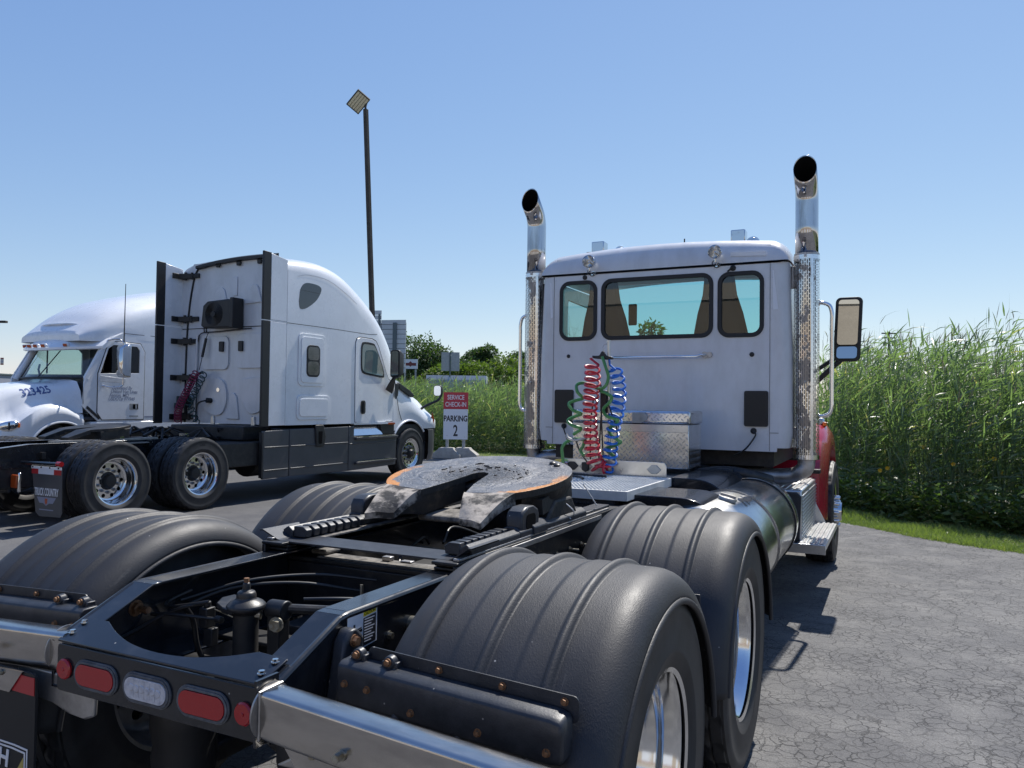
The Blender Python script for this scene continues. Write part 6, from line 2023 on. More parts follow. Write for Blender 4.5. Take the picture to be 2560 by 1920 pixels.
MB().prism([(9.30, 1.14), (10.55, 1.14), (10.58, 1.18), (9.30, 1.18)], 'yz', XS - 0.10, XS - 0.02).build('sill', MT['white'], Q)
MB().box(XS - 0.03, XS - 0.012, 10.36, 10.58, 1.128, 1.162).build('marker_lens', MT['orange_lens'], Q)
# rear wall: inset panel, ribs, hooks
YR = 7.498
rear = MB().prism([(XC - 1.19, 1.165), (XC + 1.19, 1.165), (XC + 1.19, 3.64), (XC + 0.9, 3.90), (XC - 0.9, 3.90), (XC - 1.19, 3.64)], 'xz', YR - 0.012, YR - 0.001).build('rear_wall', MT['white_dusty'], Q)
yr = YR - 0.0122
def emb(poly, h=0.03, w=0.0):
    MB().prism(poly, 'xz', yr - h, yr).build('pressed_panel', MT['white_dusty'], Q, bevel=h * 0.8, seg=3)
def smooth(pts, n=4):
    return [(p.x, p.z) for p in cr([(a, 0, b) for a, b in pts] + [(pts[0][0], 0, pts[0][1])], n)][:-1]
emb(rrect(-8.79, -8.18, 2.07, 2.63, 0.10, 5))
emb(rrect(-8.00, -7.40, 2.09, 2.66, 0.10, 5))
emb([(-8.64, 3.17), (-8.23, 3.17), (-8.31, 3.42), (-8.36, 3.46), (-8.45, 3.46), (-8.50, 3.42)], 0.022)
emb([(-7.86, 3.15), (-7.47, 3.17), (-7.55, 3.42), (-7.60, 3.47), (-7.69, 3.47), (-7.74, 3.42)], 0.022)
emb([(-8.12, 3.30), (-8.02, 3.30), (-8.02, 3.62), (-8.12, 3.62)], 0.018)
emb(smooth([(-8.78, 1.92), (-8.36, 1.91), (-8.23, 1.78), (-8.20, 1.55), (-8.30, 1.34), (-8.50, 1.31), (-8.72, 1.42), (-8.80, 1.65)]), 0.034)
emb(smooth([(-7.86, 1.91), (-7.40, 1.92), (-7.36, 1.6), (-7.44, 1.40), (-7.64, 1.34), (-7.78, 1.44), (-7.92, 1.68)]), 0.034)
emb([(-8.20, 1.24), (-7.92, 1.24), (-7.98, 1.62), (-8.03, 1.68), (-8.10, 1.68), (-8.14, 1.62)], 0.026)
MB().box(-9.30, -6.99, yr - 0.006, yr - 0.0005, 2.772, 2.785).build('wall_seam', MT['black_rubber'], Q)
MB().tube(cr([(-9.18, yr - 0.01, 1.17), (-9.19, yr - 0.01, 1.9), (-9.18, yr - 0.01, 2.5), (-9.15, yr - 0.01, 3.0), (-9.08, yr - 0.01, 3.45), (-9.0, yr - 0.01, 3.72), (-8.9, yr - 0.01, 3.83), (-8.75, yr - 0.01, 3.86)], 5), 0.016, 8).build('corner_gasket', MT['black_rubber'], Q)
for x in (-8.315, -7.88):
    MB().prism(rrect(x - 0.045, x + 0.045, 2.37, 2.54, 0.015, 3), 'xz', yr - 0.065, yr - 0.0305).build('wall_hook', MT['plastic'], Q, bevel=0.01)
    MB().prism(rrect(x - 0.085, x + 0.085, 2.33, 2.58, 0.04, 4), 'xz', yr - 0.030, yr - 0.0185).build('hook_base', MT['white_dusty'], Q, bevel=0.006) if False else None
c = MB().lathe([(0.0, -0.045), (0.035, -0.045), (0.04, -0.03), (0.065, -0.03), (0.068, -0.02)], (-8.38, yr, 1.73), 'y', 24)
c.build('round_port', MT['chrome'], Q)
fan = MB().prism([(-8.60, 2.80), (-8.54, 2.76), (-7.92, 2.75), (-7.87, 3.20), (-8.0, 3.22), (-8.46, 3.20), (-8.56, 3.13)], 'xz', yr - 0.24, yr - 0.02).build('condenser', MT['plastic'], Q, bevel=0.02, seg=3)
mb = MB()
for k in range(9):
    mb.tube([(-8.30 + (0.03 + 0.02 * k) * math.cos(2 * PI * q / 28), yr - 0.245, 2.98 + (0.03 + 0.02 * k) * math.sin(2 * PI * q / 28)) for q in range(29)], 0.004, 5)
mb.lathe([(0.0, -0.262), (0.05, -0.262), (0.055, -0.245)], (-8.30, yr, 2.98), 'y', 20)
mb.build('fan_grille', MT['black_rubber'], fan)
MB().box(-7.93, -7.86, yr - 0.26, yr - 0.02, 2.74, 3.24).build('condenser_ear', MT['plastic'], fan, bevel=0.01)
for p in ([(-8.58, yr - 0.1, 2.90), (-8.70, yr - 0.06, 2.89), (-8.74, yr - 0.04, 2.80), (-8.74, yr - 0.03, 2.70)], [(-8.58, yr - 0.1, 2.84), (-8.66, yr - 0.06, 2.83), (-8.69, yr - 0.03, 2.70)], [(-8.86, yr - 0.03, 2.66), (-8.74, yr - 0.05, 2.70), (-8.4, yr - 0.05, 2.71), (-7.66, yr - 0.04, 2.745)], [(-8.86, yr - 0.03, 2.66), (-8.90, yr - 0.03, 2.4), (-8.90, yr - 0.03, 1.2)]):
    MB().tube(cr(p, 5), 0.010, 6).build('cable', MT['hose_black'], Q)
MB().tube([(-8.90, yr - 0.03, 2.66), (-8.92, yr - 0.03, 1.9), (-8.92, yr - 0.03, 1.18)], 0.022, 8).build('drain_pipe', MT['white_dusty'], Q)
MB().tube([(-8.62, yr - 0.05, 2.70), (-8.64, yr - 0.08, 2.60), (-8.70, yr - 0.12, 2.20), (-8.72, yr - 0.14, 2.06)], 0.006, 6).tube([(-8.64, yr - 0.08, 2.60), (-8.69, yr - 0.11, 2.28)], 0.022, 8).build('hose_tensioner', MT['plastic'], Q)
def coil2(ctr, rad, turns, name, m, ph):
    MB().tube(coil(ctr, rad, turns, 0, '', None, n=14, ph=ph), 0.010, 6).build(name, m, Q)
cc = [(-8.66, yr - 0.16, 2.03), (-8.72, yr - 0.18, 1.90), (-8.82, yr - 0.20, 1.72), (-8.97, yr - 0.20, 1.50), (-9.08, yr - 0.16, 1.34), (-9.14, yr - 0.10, 1.18)]
coil2([(a - 0.03, b - 0.06, c) for a, b, c in cc], 0.062, 20, 'red_air_hose', MT['hose_maroon'], 0)
coil2([(a + 0.10, b, c - 0.01) for a, b, c in cc[:4]] + [(-8.80, yr - 0.2, 1.38), (-8.76, yr - 0.12, 1.16)], 0.055, 13, 'dark_air_hose', MT['hose_teal'], 1)
MB().tube(cr([(-8.66, yr - 0.12, 2.03), (-8.80, yr - 0.14, 1.95), (-8.93, yr - 0.16, 1.75), (-9.0, yr - 0.14, 1.5), (-9.05, yr - 0.1, 1.30)], 6), 0.022, 8).build('cable', MT['hose_black'], Q)
MB().tube(cr([(-8.54, yr - 0.02, 1.545), (-8.62, yr - 0.12, 1.54), (-8.72, yr - 0.16, 1.48), (-8.76, yr - 0.15, 1.30)], 5), 0.014, 8).cyl((-8.54, yr - 0.01, 1.545), (-8.58, yr - 0.10, 1.55), 0.045, n=12).build('parked_plug', MT['hose_black'], Q)
mb = MB().box(-9.30, -9.02, yr - 0.10, yr - 0.02, 1.42, 1.62).box(-9.05, -9.0, yr - 0.16, yr - 0.08, 1.56, 1.66).box(-9.26, -9.2, yr - 0.18, yr - 0.08, 1.40, 1.5)
mb.build('gladhand_bracket', MT['hose_teal'], Q, bevel=0.012)
for x in (-8.51, -7.60):
    MB().prism([(x - 0.045, 1.06), (x + 0.045, 1.06), (x + 0.03, 1.29), (x - 0.03, 1.29)], 'xz', yr - 0.035, yr - 0.001).build('cab_latch', MT['alu'], Q, bevel=0.006)
# top trim, side extenders with rubber edges, hinges
mb = MB()
pts = [(-8.92, 3.845), (-8.5, 3.895), (-8.0, 3.925), (-7.5, 3.93), (-7.12, 3.92)]
P = cr([(a, yr - 0.02, b) for a, b in pts], 4)
mb.loft([[(p.x, p.y - 0.07, p.z + 0.0), (p.x, p.y, p.z + 0.03), (p.x, p.y, p.z - 0.055), (p.x, p.y - 0.07, p.z - 0.045)] for p in P], cap0=True, cap1=True)
mb.build('top_trim', MT['plastic'], Q, sharp=40)
for x in (-8.45, -7.98, -7.52):
    MB().prism([(x - 0.05, 3.87), (x + 0.05, 3.87), (x + 0.035, 3.80), (x - 0.035, 3.80)], 'xz', yr - 0.05, yr - 0.012).build('trim_tab', MT['plastic'], Q, bevel=0.01)
for sg in (1, -1):
    xe = XC + sg * 1.20
    for z0, z1, t in ((1.165, 2.805, 0), (2.83, 3.875, 1)):
        pl = [(7.13, z0), (7.495, z0), (7.495, z1 - (0.05 if t else 0)), (7.13, z1 + (0.0 if t else 0))]
        e = MB().prism(pl, 'yz', xe - sg * 0.03, xe).build('side_extender', MT['white'], Q, bevel=0.006)
        MB().prism([(6.965, z0 - 0.01), (7.128, z0 - 0.01), (7.128, z1 + (0.01 if t else 0)), (6.965, z1 + (0.015 if t else 0))], 'yz', xe - sg * 0.035, xe + sg * 0.004).build('rubber_edge', MT['plastic'], e, bevel=0.006)
    MB().box(xe - sg * 0.031, xe - sg * 0.001, 6.97, 7.495, 2.8095, 2.826).build('extender_joint', MT['white'], Q)
mb = MB().box(XC - 1.19, XC + 1.19, 7.13, 7.495, 3.86, 3.875)
for z in (3.69, 2.945, 2.56, 1.935, 1.265):
    xi = XC - 1.168
    h = MB().box(xi, xi + 0.025, 7.26, 7.50, z - 0.045, z + 0.045)
    h.add([(xi + 0.03, 7.40, z - 0.045), (xi + 0.22, 7.475, z - 0.045), (xi + 0.22, 7.475, z + 0.045), (xi + 0.03, 7.40, z + 0.045),
           (xi + 0.03, 7.37, z - 0.045), (xi + 0.24, 7.455, z - 0.045), (xi + 0.24, 7.455, z + 0.045), (xi + 0.03, 7.37, z + 0.045)], [(0, 1, 2, 3), (7, 6, 5, 4), (0, 1, 5, 4), (1, 2, 6, 5), (2, 3, 7, 6), (3, 0, 4, 7)])
    h.box(xi + 0.10, xi + 0.42, 7.448, 7.478, z - 0.04, z + 0.04)
    h.cyl((xi + 0.12, 7.44, z - 0.07), (xi + 0.12, 7.44, z + 0.07), 0.025, n=10).cyl((xi + 0.26, 7.45, z - 0.06), (xi + 0.26, 7.45, z + 0.06), 0.02, n=10)
    h.build('extender_hinge', MT['plastic'], Q, bevel=0.005)
# mirrors
mb = MB()
pl = rrect(-0.105, 0.105, 2.03, 2.55, 0.05, 4)
mb.loft([[(XS + 0.26 + a * k, y, 2.29 + (b - 2.29) * k) for a, b in pl] for y, k in ((10.15, 1.0), (10.20, 1.0), (10.32, 0.8))], cap0=True, cap1=True)
dm = mb.build('door_mirror', MT['plastic'], Q, sharp=50)
MB().prism(rrect(XS + 0.18, XS + 0.34, 2.05, 2.53, 0.04, 4), 'xz', 10.143, 10.149).build('mirror_glass', MT['mirror'], dm)
MB().loft([[(XS + 0.0, 10.30, 1.90), (XS + 0.0, 10.50, 1.82), (XS + 0.0, 10.45, 1.72), (XS + 0.0, 10.22, 1.80)], [(XS + 0.20, 10.20, 2.07), (XS + 0.20, 10.27, 2.07), (XS + 0.20, 10.27, 2.0), (XS + 0.20, 10.20, 2.0)], [(XS + 0.28, 10.18, 2.10), (XS + 0.28, 10.26, 2.10), (XS + 0.28, 10.26, 2.03), (XS + 0.28, 10.18, 2.03)]], cap0=True, cap1=True).build('mirror_arm', MT['plastic'], Q)
MB().tube(cr([(XS - 0.32, 11.95, 1.40), (XS - 0.26, 11.97, 1.46), (XS - 0.16, 12.1, 1.54), (XS - 0.06, 12.25, 1.62), (XS - 0.03, 12.33, 1.74)], 4), 0.028, 8).build('bonnet_mirror_arm', MT['plastic'], Q)
bm_ = MB().loft([[(XS - 0.10 + a * k, y, 1.82 + b * k) for a, b in rrect(-0.10, 0.10, -0.12, 0.12, 0.06, 4)] for y, k in ((12.28, 0.97), (12.31, 1.0), (12.38, 0.75))], cap0=True, cap1=True).build('bonnet_mirror', MT['plastic'], Q, sharp=50)
MB().prism(rrect(XS - 0.185, XS - 0.015, 1.715, 1.925, 0.05, 4), 'xz', 12.272, 12.279).build('mirror_glass', MT['mirror'], bm_)
# chassis, wheels, coupler, flap
mb = MB()
for sg in (1, -1):
    mb.prism([(3.05, 0.80), (3.35, 0.93), (3.9, 0.985), (12.0, 0.985), (12.0, 0.70), (3.4, 0.70), (3.05, 0.70)], 'yz', XC + sg * 0.42, XC + sg * 0.432)
    mb.prism([(3.9, 0.976), (7.4, 0.976), (7.4, 0.985), (3.9, 0.985)], 'yz', XC + sg * 0.33, XC + sg * 0.4195)
    mb.prism([(3.35, 0.922), (3.9, 0.976), (3.9, 0.985), (3.35, 0.93)], 'yz', XC + sg * 0.33, XC + sg * 0.4195)
ch = mb.build('frame_rail', MT['frame'], Q, bevel=0.003)
MB().box(XC - 0.42, XC + 0.42, 3.06, 3.08, 0.66, 0.80).box(XC - 0.42, XC + 0.42, 5.15, 5.25, 0.72, 0.95).build('cross_member', MT['frame_dirty'], Q)
MB().box(XC + 0.30, XC + 0.42, 4.2, 5.75, 0.9855, 1.01).box(XC + 0.433, XC + 0.50, 4.4, 5.6, 0.94, 0.955).build('slide_rail', MT['dull_alu'], Q)
mb = MB().box(XC - 0.9, XC + 1.12, 6.2, 7.5, 0.55, 0.92).cyl((XC + 0.75, 7.1, 0.62), (XC + 0.75, 9.0, 0.62), 0.27, n=20).box(XC - 1.1, XC + 1.1, 7.5, 12.2, 0.75, 1.12).box(XC - 0.42, XC + 0.42, 3.2, 12.0, 0.45, 0.72).box(XC - 0.7, XC + 0.9, 6.9, 7.5, 0.93, 1.15)
mb.build('underbody', MT['under'], Q, bevel=0.02)
mb = MB()
rg = random.Random(5)
for k in range(16):
    x, y = XC + rg.uniform(-.8, .8), rg.uniform(6.2, 7.4)
    mb.tube(cr([(x, y, 0.95), (x + rg.uniform(-.2, .2), y + rg.uniform(-.3, .2), 1.12), (x + rg.uniform(-.3, .3), y + rg.uniform(-.4, .2), 1.0)], 5), rg.choice((0.012, 0.02)), 6)
for k in range(10):
    x, y = XC + rg.choice((-0.43, 0.44)), 4.0 + 0.22 * k
    mb.box(x, x + 0.06, y, y + 0.05, 0.80 + 0.1 * (k % 2), 0.88 + 0.1 * (k % 2))
mb.build('chassis_plumbing', MT['frame_dirty'], Q, kind='stuff')
MB().box(XC + 0.48, XC + 0.60, 5.0, 5.06, 1.02, 1.05).box(XC + 0.5, XC + 0.62, 6.05, 6.12, 1.02, 1.06).box(XC - 0.2, XC - 0.1, 3.6, 3.66, 1.0, 1.06).build('bright_fitting', MT['polished'], Q)
# coupler (plain black)
mb = MB()
a0 = math.atan2(-0.30, 0.338)
arcc = [(0.455 * math.cos(a0 + (PI - 2 * a0) * k / 40), 0.455 * math.sin(a0 + (PI - 2 * a0) * k / 40)) for k in range(41)]
mb.prism(arcc + [(-0.113, -0.352), (-0.05, -0.06), (0.0, 0.04), (0.05, -0.06), (0.113, -0.352)], 'xy', -0.035, 0.0)
for sg in (1, -1):
    mb.add([(sg * 0.338, -0.301, 0), (sg * 0.114, -0.353, 0), (sg * 0.16, -0.60, -0.07), (sg * 0.31, -0.60, -0.07), (sg * 0.338, -0.301, -0.06), (sg * 0.114, -0.353, -0.06), (sg * 0.16, -0.60, -0.11), (sg * 0.31, -0.60, -0.11)],
           [(0, 1, 2, 3), (7, 6, 5, 4), (1, 2, 6, 5), (2, 3, 7, 6), (0, 3, 7, 4)])
mb.box(-0.43, 0.43, -0.22, 0.22, -0.16, -0.036)
fwc = mb.build('fifth_wheel', MT['frame_dirty'], Q, local=True, bevel=0.004)
fwc.location = Vector((XC, 5.05, 1.165)) - OFF
fwc.rotation_euler = (math.radians(5), 0, 0)
wo = make_wheel(Q, (XS - 0.14, 4.53, 0.515), rimmat='polished')
dup(wo, Q, loc=Vector((XS - 0.14, 5.86, 0.515)) - OFF)
dup(wo, Q, loc=Vector((2 * XC - XS + 0.14, 4.53, 0.515)) - OFF, rot=(0, 0, PI))
dup(wo, Q, loc=Vector((2 * XC - XS + 0.14, 5.86, 0.515)) - OFF, rot=(0, 0, PI))
wi = make_wheel(Q, (XS - 0.47, 4.53, 0.515), rimmat='dull_alu')
wi.rotation_euler = (0, 0, PI)
dup(wi, Q, loc=Vector((XS - 0.47, 5.86, 0.515)) - OFF)
dup(wi, Q, loc=Vector((2 * XC - XS + 0.47, 4.53, 0.515)) - OFF, rot=(0, 0, 0))
dup(wi, Q, loc=Vector((2 * XC - XS + 0.47, 5.86, 0.515)) - OFF, rot=(0, 0, 0))
for sg in (1, -1):
    wf = make_wheel(Q, (XC + sg * 1.03, 11.19, 0.53), disc=0.085, hub_len=0.085, hubmat='plastic', hub_r=0.075)
    if sg < 0:
        wf.rotation_euler = (0, 0, PI)
    # inner liner of the wheel arch
    MB().lathe([(AR + 0.03, -0.35), (AR + 0.03, 0.06)], (XC + sg * 1.03, 11.19, 0.52), 'x', 24, a0=math.radians(-10), a1=math.radians(190)).build('arch_liner', MT['under'], Q)
for yy in (4.53, 5.86, 11.19):
    MB().cyl((XC - 0.9, yy, 0.52), (XC + 0.9, yy, 0.52), 0.08, n=14).build('axle', MT['under'], Q)
fl = MB().prism([(-7.44, 0.735), (-6.89, 0.735), (-6.87, 0.22), (-6.90, 0.165), (-7.28, 0.155), (-7.35, 0.20)], 'xz', 3.745, 3.755).build('mud_flap', MT['grey_plastic'], Q)
MB().tube([(-7.62, 3.735, 0.775), (-6.95, 3.735, 0.785)], 0.022, 12).build('flap_hanger', MT['frame'], Q)
MB().cyl((-6.95, 3.735, 0.785), (-6.875, 3.735, 0.786), 0.030, n=12).build('hanger_end_lamp', MT['red_lens'], Q)
MB().box(-7.44, -6.885, 3.738, 3.7445, 0.715, 0.745).build('flap_strip', MT['sign_white'], fl)
for a, b, m in ((-7.435, -7.31, 'tape_red'), (-7.31, -7.02, 'tape_white'), (-7.02, -6.89, 'tape_red')):
    MB().box(a, b, 3.7400, 3.7448, 0.655, 0.714).build('reflective_tape', MT[m], fl)
mb = MB()
for x in (-7.41, -7.25, -7.09, -6.93):
    mb.cyl((x, 3.738, 0.735), (x, 3.730, 0.735), 0.010, n=8)
mb.build('bolt', MT['frame'], fl)
text('TRUCK COUNTRY', 0.125, 'lettering', MT['print_white'], fl, frame_m((-7.155, 3.7435, 0.405), (1, 0, 0.0), (0, 0, 1)), bold=0.0022, sx=0.42)
MB().prism([(-7.33, 0.385), (-6.975, 0.385), (-7.03, 0.315), (-7.10, 0.315), (-7.155, 0.285), (-7.21, 0.315), (-7.28, 0.315)], 'xz', 3.7435, 3.7445).build('emblem_panel', MT['print_grey'], fl, sharp=0)
MB().prism([(-7.18, 0.37), (-7.13, 0.37), (-7.135, 0.32), (-7.155, 0.295), (-7.175, 0.32)], 'xz', 3.7420, 3.7433).build('emblem_panel', MT['orange_lens'], fl, sharp=0)
text('WWW.TRUCKCOUNTRY.COM', 0.03, 'lettering', MT['print_grey'], fl, frame_m((-7.15, 3.7435, 0.235), (1, 0, 0), (0, 0, 1)), sx=0.62) if False else MB().box(-7.28, -7.02, 3.7435, 3.7445, 0.232, 0.244).build('print_lines', MT['print_grey'], fl)
mb = MB().box(-7.95, -7.62, 3.20, 3.24, 0.45, 0.75).box(-8.6, -7.6, 3.22, 3.28, 0.50, 0.60)
mb.build('tail_lamp_bracket', MT['frame_dirty'], Q, bevel=0.02)
MB().box(-7.72, -7.60, 3.66, 3.70, 0.47, 0.63).build('tail_lamp', MT['orange_lens'], Q, bevel=0.015)
MB().box(-7.98, -7.74, 3.64, 3.70, 0.40, 0.72).build('lamp_housing', MT['plastic'], Q, bevel=0.05, seg=4)
MB().box(-7.585, -7.555, 3.66, 3.70, 0.42, 0.66).build('lamp_bracket', MT['polished'], Q, bevel=0.012)
# moulded size figure on the outer tyre nearest the cab
for wname, yy in (('wheel', 5.86),):
    t3 = text('295', 0.055, 'lettering', MT['black_rubber'], None, Matrix.Identity(4), bold=0.001, sx=1.1, extr=0.001)
    for v in t3.data.vertices:
        x, z, t = v.co.x + OFF.x, v.co.y + OFF.y + 0.395, v.co.z
        a = PI / 2 - x / 0.42
        v.co = Vector((XS - 0.14 + 0.1415 + t, yy - z * math.cos(a), 0.515 + z * math.sin(a))) - OFF
    t3.parent = Q
# ================================================================== CONVENTIONAL TRACTOR (white, facing the other way)
OFF = Vector((-12.5, 8.0, 0))
XC, HW = -12.5, 1.10
XS = XC + HW
K = thing('conventional_tractor', 'white tractor with blue 323425 on its bonnet, parked nose-out behind the sleeper tractor', 'truck', OFF)
sidep = [(7.12, 1.42), (7.45, 1.13), (10.35, 1.13), (10.35, 2.80), (7.95, 2.80), (7.66, 2.72), (7.56, 2.62), (7.16, 1.94)]
hole = [(7.46, 2.02), (8.29, 2.06), (8.29, 2.50), (8.23, 2.57), (7.72, 2.57), (7.62, 2.50)]
hole_near = hole
hole_far = [(7.46, 2.02), (8.62, 2.06), (8.62, 2.50), (8.55, 2.57), (7.72, 2.57), (7.62, 2.50)]
for sg in (1, -1):
    x = XC + sg * HW
    hole = hole_near if sg > 0 else hole_far
    s = MB().prism(sidep, 'yz', x - sg * 0.03, x, holes=[rev(hole)]).build('cab_side', MT['white'], K, sharp=30, bevel=0.004)
    ex = 0.0 if sg > 0 else 0.30
    dp = [(7.42, 1.30), (7.52, 1.165), (8.40 + ex, 1.165), (8.40 + ex, 2.48), (8.30 + ex, 2.63), (7.70, 2.63), (7.60, 2.55), (7.42, 2.02)]
    g = [(7.405, 1.29), (7.512, 1.15), (8.415 + ex, 1.15), (8.415 + ex, 2.485), (8.31 + ex, 2.645), (7.69, 2.645), (7.588, 2.56), (7.405, 2.03)]
    MB().prism(g, 'yz', x, x + sg * 0.002, holes=[rev(hole)]).build('door_gasket', MT['black_rubber'], K)
    d = MB().prism(dp, 'yz', x - sg * 0.0, x + sg * 0.010, holes=[rev(hole)]).build('door', MT['white'], K, bevel=0.006, sharp=30)
    MB().prism(hole, 'yz', x - sg * 0.012, x - sg * 0.008).build('side_window', MT['glass_dark' if sg > 0 else 'glass_clear'], d, sharp=0)
    MB().box(x - sg * 0.01, x + sg * 0.004, 7.86, 7.885, 2.05, 2.57).build('vent_window_bar', MT['plastic'], d)
    MB().prism([(7.46, 1.985), (8.0, 1.94), (7.98, 1.86), (7.44, 1.88)], 'yz', x + sg * 0.0102, x + sg * 0.016).build('belt_trim', MT['white_dusty'], d, bevel=0.004)
    if sg > 0:
        hb = MB().prism(rrect(8.09, 8.28, 1.35, 1.47, 0.015, 3), 'yz', x + 0.0102, x + 0.016).build('door_handle', MT['dull_alu'], d)
        MB().prism(rrect(8.16, 8.265, 1.365, 1.455, 0.01, 3), 'yz', x + 0.0162, x + 0.019).build('handle_pocket', MT['soot_and_recess'], d)  # flat plate, its black colour painted in for the shade of the recess
        MB().prism(rrect(8.205, 8.235, 1.37, 1.45, 0.005, 2), 'yz', x + 0.0192, x + 0.03).build('grip_bar', MT['alu'], d)
        MB().prism(rrect(8.09, 8.28, 1.21, 1.24, 0.006, 2), 'yz', x + 0.0102, x + 0.013).build('door_plate', MT['galv'], d)
        lines = ['Operated By', 'United Van Lines', 'Fenton, MO', 'USDOT# 077949']
        for i, (t, yy) in enumerate(zip(lines, (7.70, 7.68, 7.655, 7.635))):
            text(t, 0.090, 'lettering', MT['print_grey'], d, frame_m((x + 0.0105, yy, 1.735 - 0.070 * i), (0, 1, 0.0), (0, 0, 1)), 'LEFT', bold=0.0012, sx=0.92 if i != 3 else 0.86, shear=0.25)
        MB().box(x, x + 0.002, 8.43, 9.2, 1.20, 1.225).build('sill_print', MT['print_grey'], K)
roof_tab = [(7.20, 0.86, 2.66, 2.80, 2.62), (7.42, 1.0, 2.70, 3.0, 2.62), (7.73, 1.07, 2.78, 3.26, 2.65), (8.2, 1.10, 2.90, 3.51, 2.70), (8.95, 1.10, 3.12, 3.73, 2.70), (9.53, 1.10, 3.25, 3.87, 2.70), (10.35, 1.10, 3.33, 3.94, 2.70)]
A_ = cr([Vector(r[:3]) for r in roof_tab], 5)
B_ = cr([Vector((r[0], r[3], r[4])) for r in roof_tab], 5)
MB().loft([[(XC + (p[0] - XC), p[1], p[2]) for p in cab_ring(a.x, a.y, a.z, b.y, b.z)] for a, b in zip(A_, B_)], closed=False, cap0=True, cap1=True).build('roof_fairing', MT['white'], K, sharp=50)
MB().box(XS - 0.001, XS + 0.002, 7.95, 10.3, 2.80, 2.812).build('roof_seam', MT['grey_plastic'], K)
# raised flute on the fairing
mb = MB()
P1 = cr([(XC + 0.62, 7.42, 2.935), (XC + 0.70, 7.75, 3.13), (XC + 0.74, 8.15, 3.34), (XC + 0.76, 8.7, 3.52)], 5)
mb.tube(P1, [0.012 + 0.02 * math.sin(PI * i / (len(P1) - 1)) for i in range(len(P1))], 8)
P1 = cr([(XC + 0.62, 7.42, 2.935), (XC + 0.3, 7.36, 2.965), (XC - 0.3, 7.36, 2.965), (XC - 0.62, 7.42, 2.935)], 5)
mb.tube(P1, 0.02, 8)
mb.build('fairing_flute', MT['white'], K, sharp=60)
# visor with marker lamps
def vis(x, k):
    u = x / 1.08
    y0 = 7.24 + 0.42 * u * u
    return (XC + x, y0 - 0.32 + 0.10 * u * u if k == 0 else y0 + (0.22 if k == 1 else 0.0), (2.44 + 0.05 * u * u) if k == 0 else 2.76 + 0.05 * u * u)
xs = [-1.12 + 2.24 * i / 16 for i in range(17)]
mb = MB()
rings = []
for x in xs:
    a, b = Vector(vis(x, 0)), Vector(vis(x, 1))
    m_ = a.lerp(b, 0.5) + Vector((0, -0.05, 0.03))
    rings.append([tuple(a), tuple(a.lerp(b, 0.06) + Vector((0, -0.03, 0.02))), tuple(m_), tuple(b), tuple(b + Vector((0, 0.01, -0.03))), tuple(a + Vector((0, 0.05, -0.012)))])
mb.loft(rings, cap0=True, cap1=True)
vz = mb.build('sun_visor', MT['white'], K, sharp=40)
for x in (-0.98, -0.20, 0.0, 0.20, 0.62):
    a, b = Vector(vis(x, 0)), Vector(vis(x, 1))
    c = a.lerp(b, 0.16) + Vector((0, -0.055, 0.03))
    o = MB().obox(c, (0.055, 0.01, 0), (0, 0.03, 0.0), (0, -0.01, 0.035)).build('marker_lamp', MT['white'], vz, bevel=0.015)
    MB().obox(c + Vector((0, -0.026, -0.004)), (0.042, 0.008, 0), (0, 0.012, 0.0), (0, -0.006, 0.024)).build('marker_lens', MT['orange_lens'], vz, bevel=0.005)
# windscreen, pillars, interior
def scr(x, z):
    u = x / 1.02
    return (XC + x, 7.0 + 0.30 * u * u + (z - 1.92) * 0.50, z)
vs, fs = [], []
nx, nz = 14, 5
for j in range(nz):
    z = 1.90 + 0.74 * j / (nz - 1)
    for i in range(nx + 1):
        vs.append(scr((1.03 - 0.05 * j / (nz - 1)) * (-1 + 2 * i / nx), z))
for j in range(nz - 1):
    for i in range(nx):
        fs.append((j * (nx + 1) + i, j * (nx + 1) + i + 1, (j + 1) * (nx + 1) + i + 1, (j + 1) * (nx + 1) + i))
MB().add(vs, fs).build('windscreen', MT['glass_clear'], K, sharp=60)
mb = MB()
for sg in (1, -1):
    mb.tube([(XC + sg * 1.045, 7.22, 1.90), (XC + sg * 1.03, 7.42, 2.25), (XC + sg * 1.01, 7.64, 2.64)], 0.062, 10)
mb.build('windscreen_pillar', MT['white'], K, sharp=60)
MB().tube([Vector(scr(x, 1.93)) + Vector((0, -0.012, 0)) for x in [-1.0 + 2 * i / 14 for i in range(15)]], 0.022, 8).build('wiper_cowl', MT['plastic'], K)
for x0, x1 in ((0.25, 0.02), (-0.55, -0.78)):
    MB().tube([Vector(scr(x1, 1.93)) + Vector((0, -0.03, 0)), Vector(scr(x0, 2.45)) + Vector((0, -0.03, 0))], 0.010, 6).build('wiper', MT['plastic'], K)
mb = MB().box(XC - 1.05, XC + 1.05, 7.2, 10.3, 1.15, 1.22).box(XC - 1.05, XC + 1.05, 8.75, 8.80, 1.2, 2.75).box(XC - 1.0, XC + 1.0, 7.25, 7.7, 1.4, 1.86)
mb.build('cab_interior', MT['interior'], K, bevel=0.03)
for x in (0.5, -0.5):
    mb = MB().loft([[(XC + x + a * s, 8.30 + b + 0.03 * k, 1.5 + 0.18 * k) for a, b in rrect(-0.24, 0.24, 0, 0.13, 0.05, 3)] for k, s in enumerate((1.0, 1.0, 0.96, 0.9, 0.6, 0.5))], cap0=True, cap1=True)
    mb.build('seat', MT['seat'], K, sharp=50)
MB().tube([(XC + 0.5 + 0.21 * math.cos(2 * PI * k / 28), 7.80 - 0.10 * math.sin(2 * PI * k / 28), 1.98 + 0.17 * math.sin(2 * PI * k / 28)) for k in range(29)], 0.014, 6).build('steering_wheel', MT['plastic'], K)
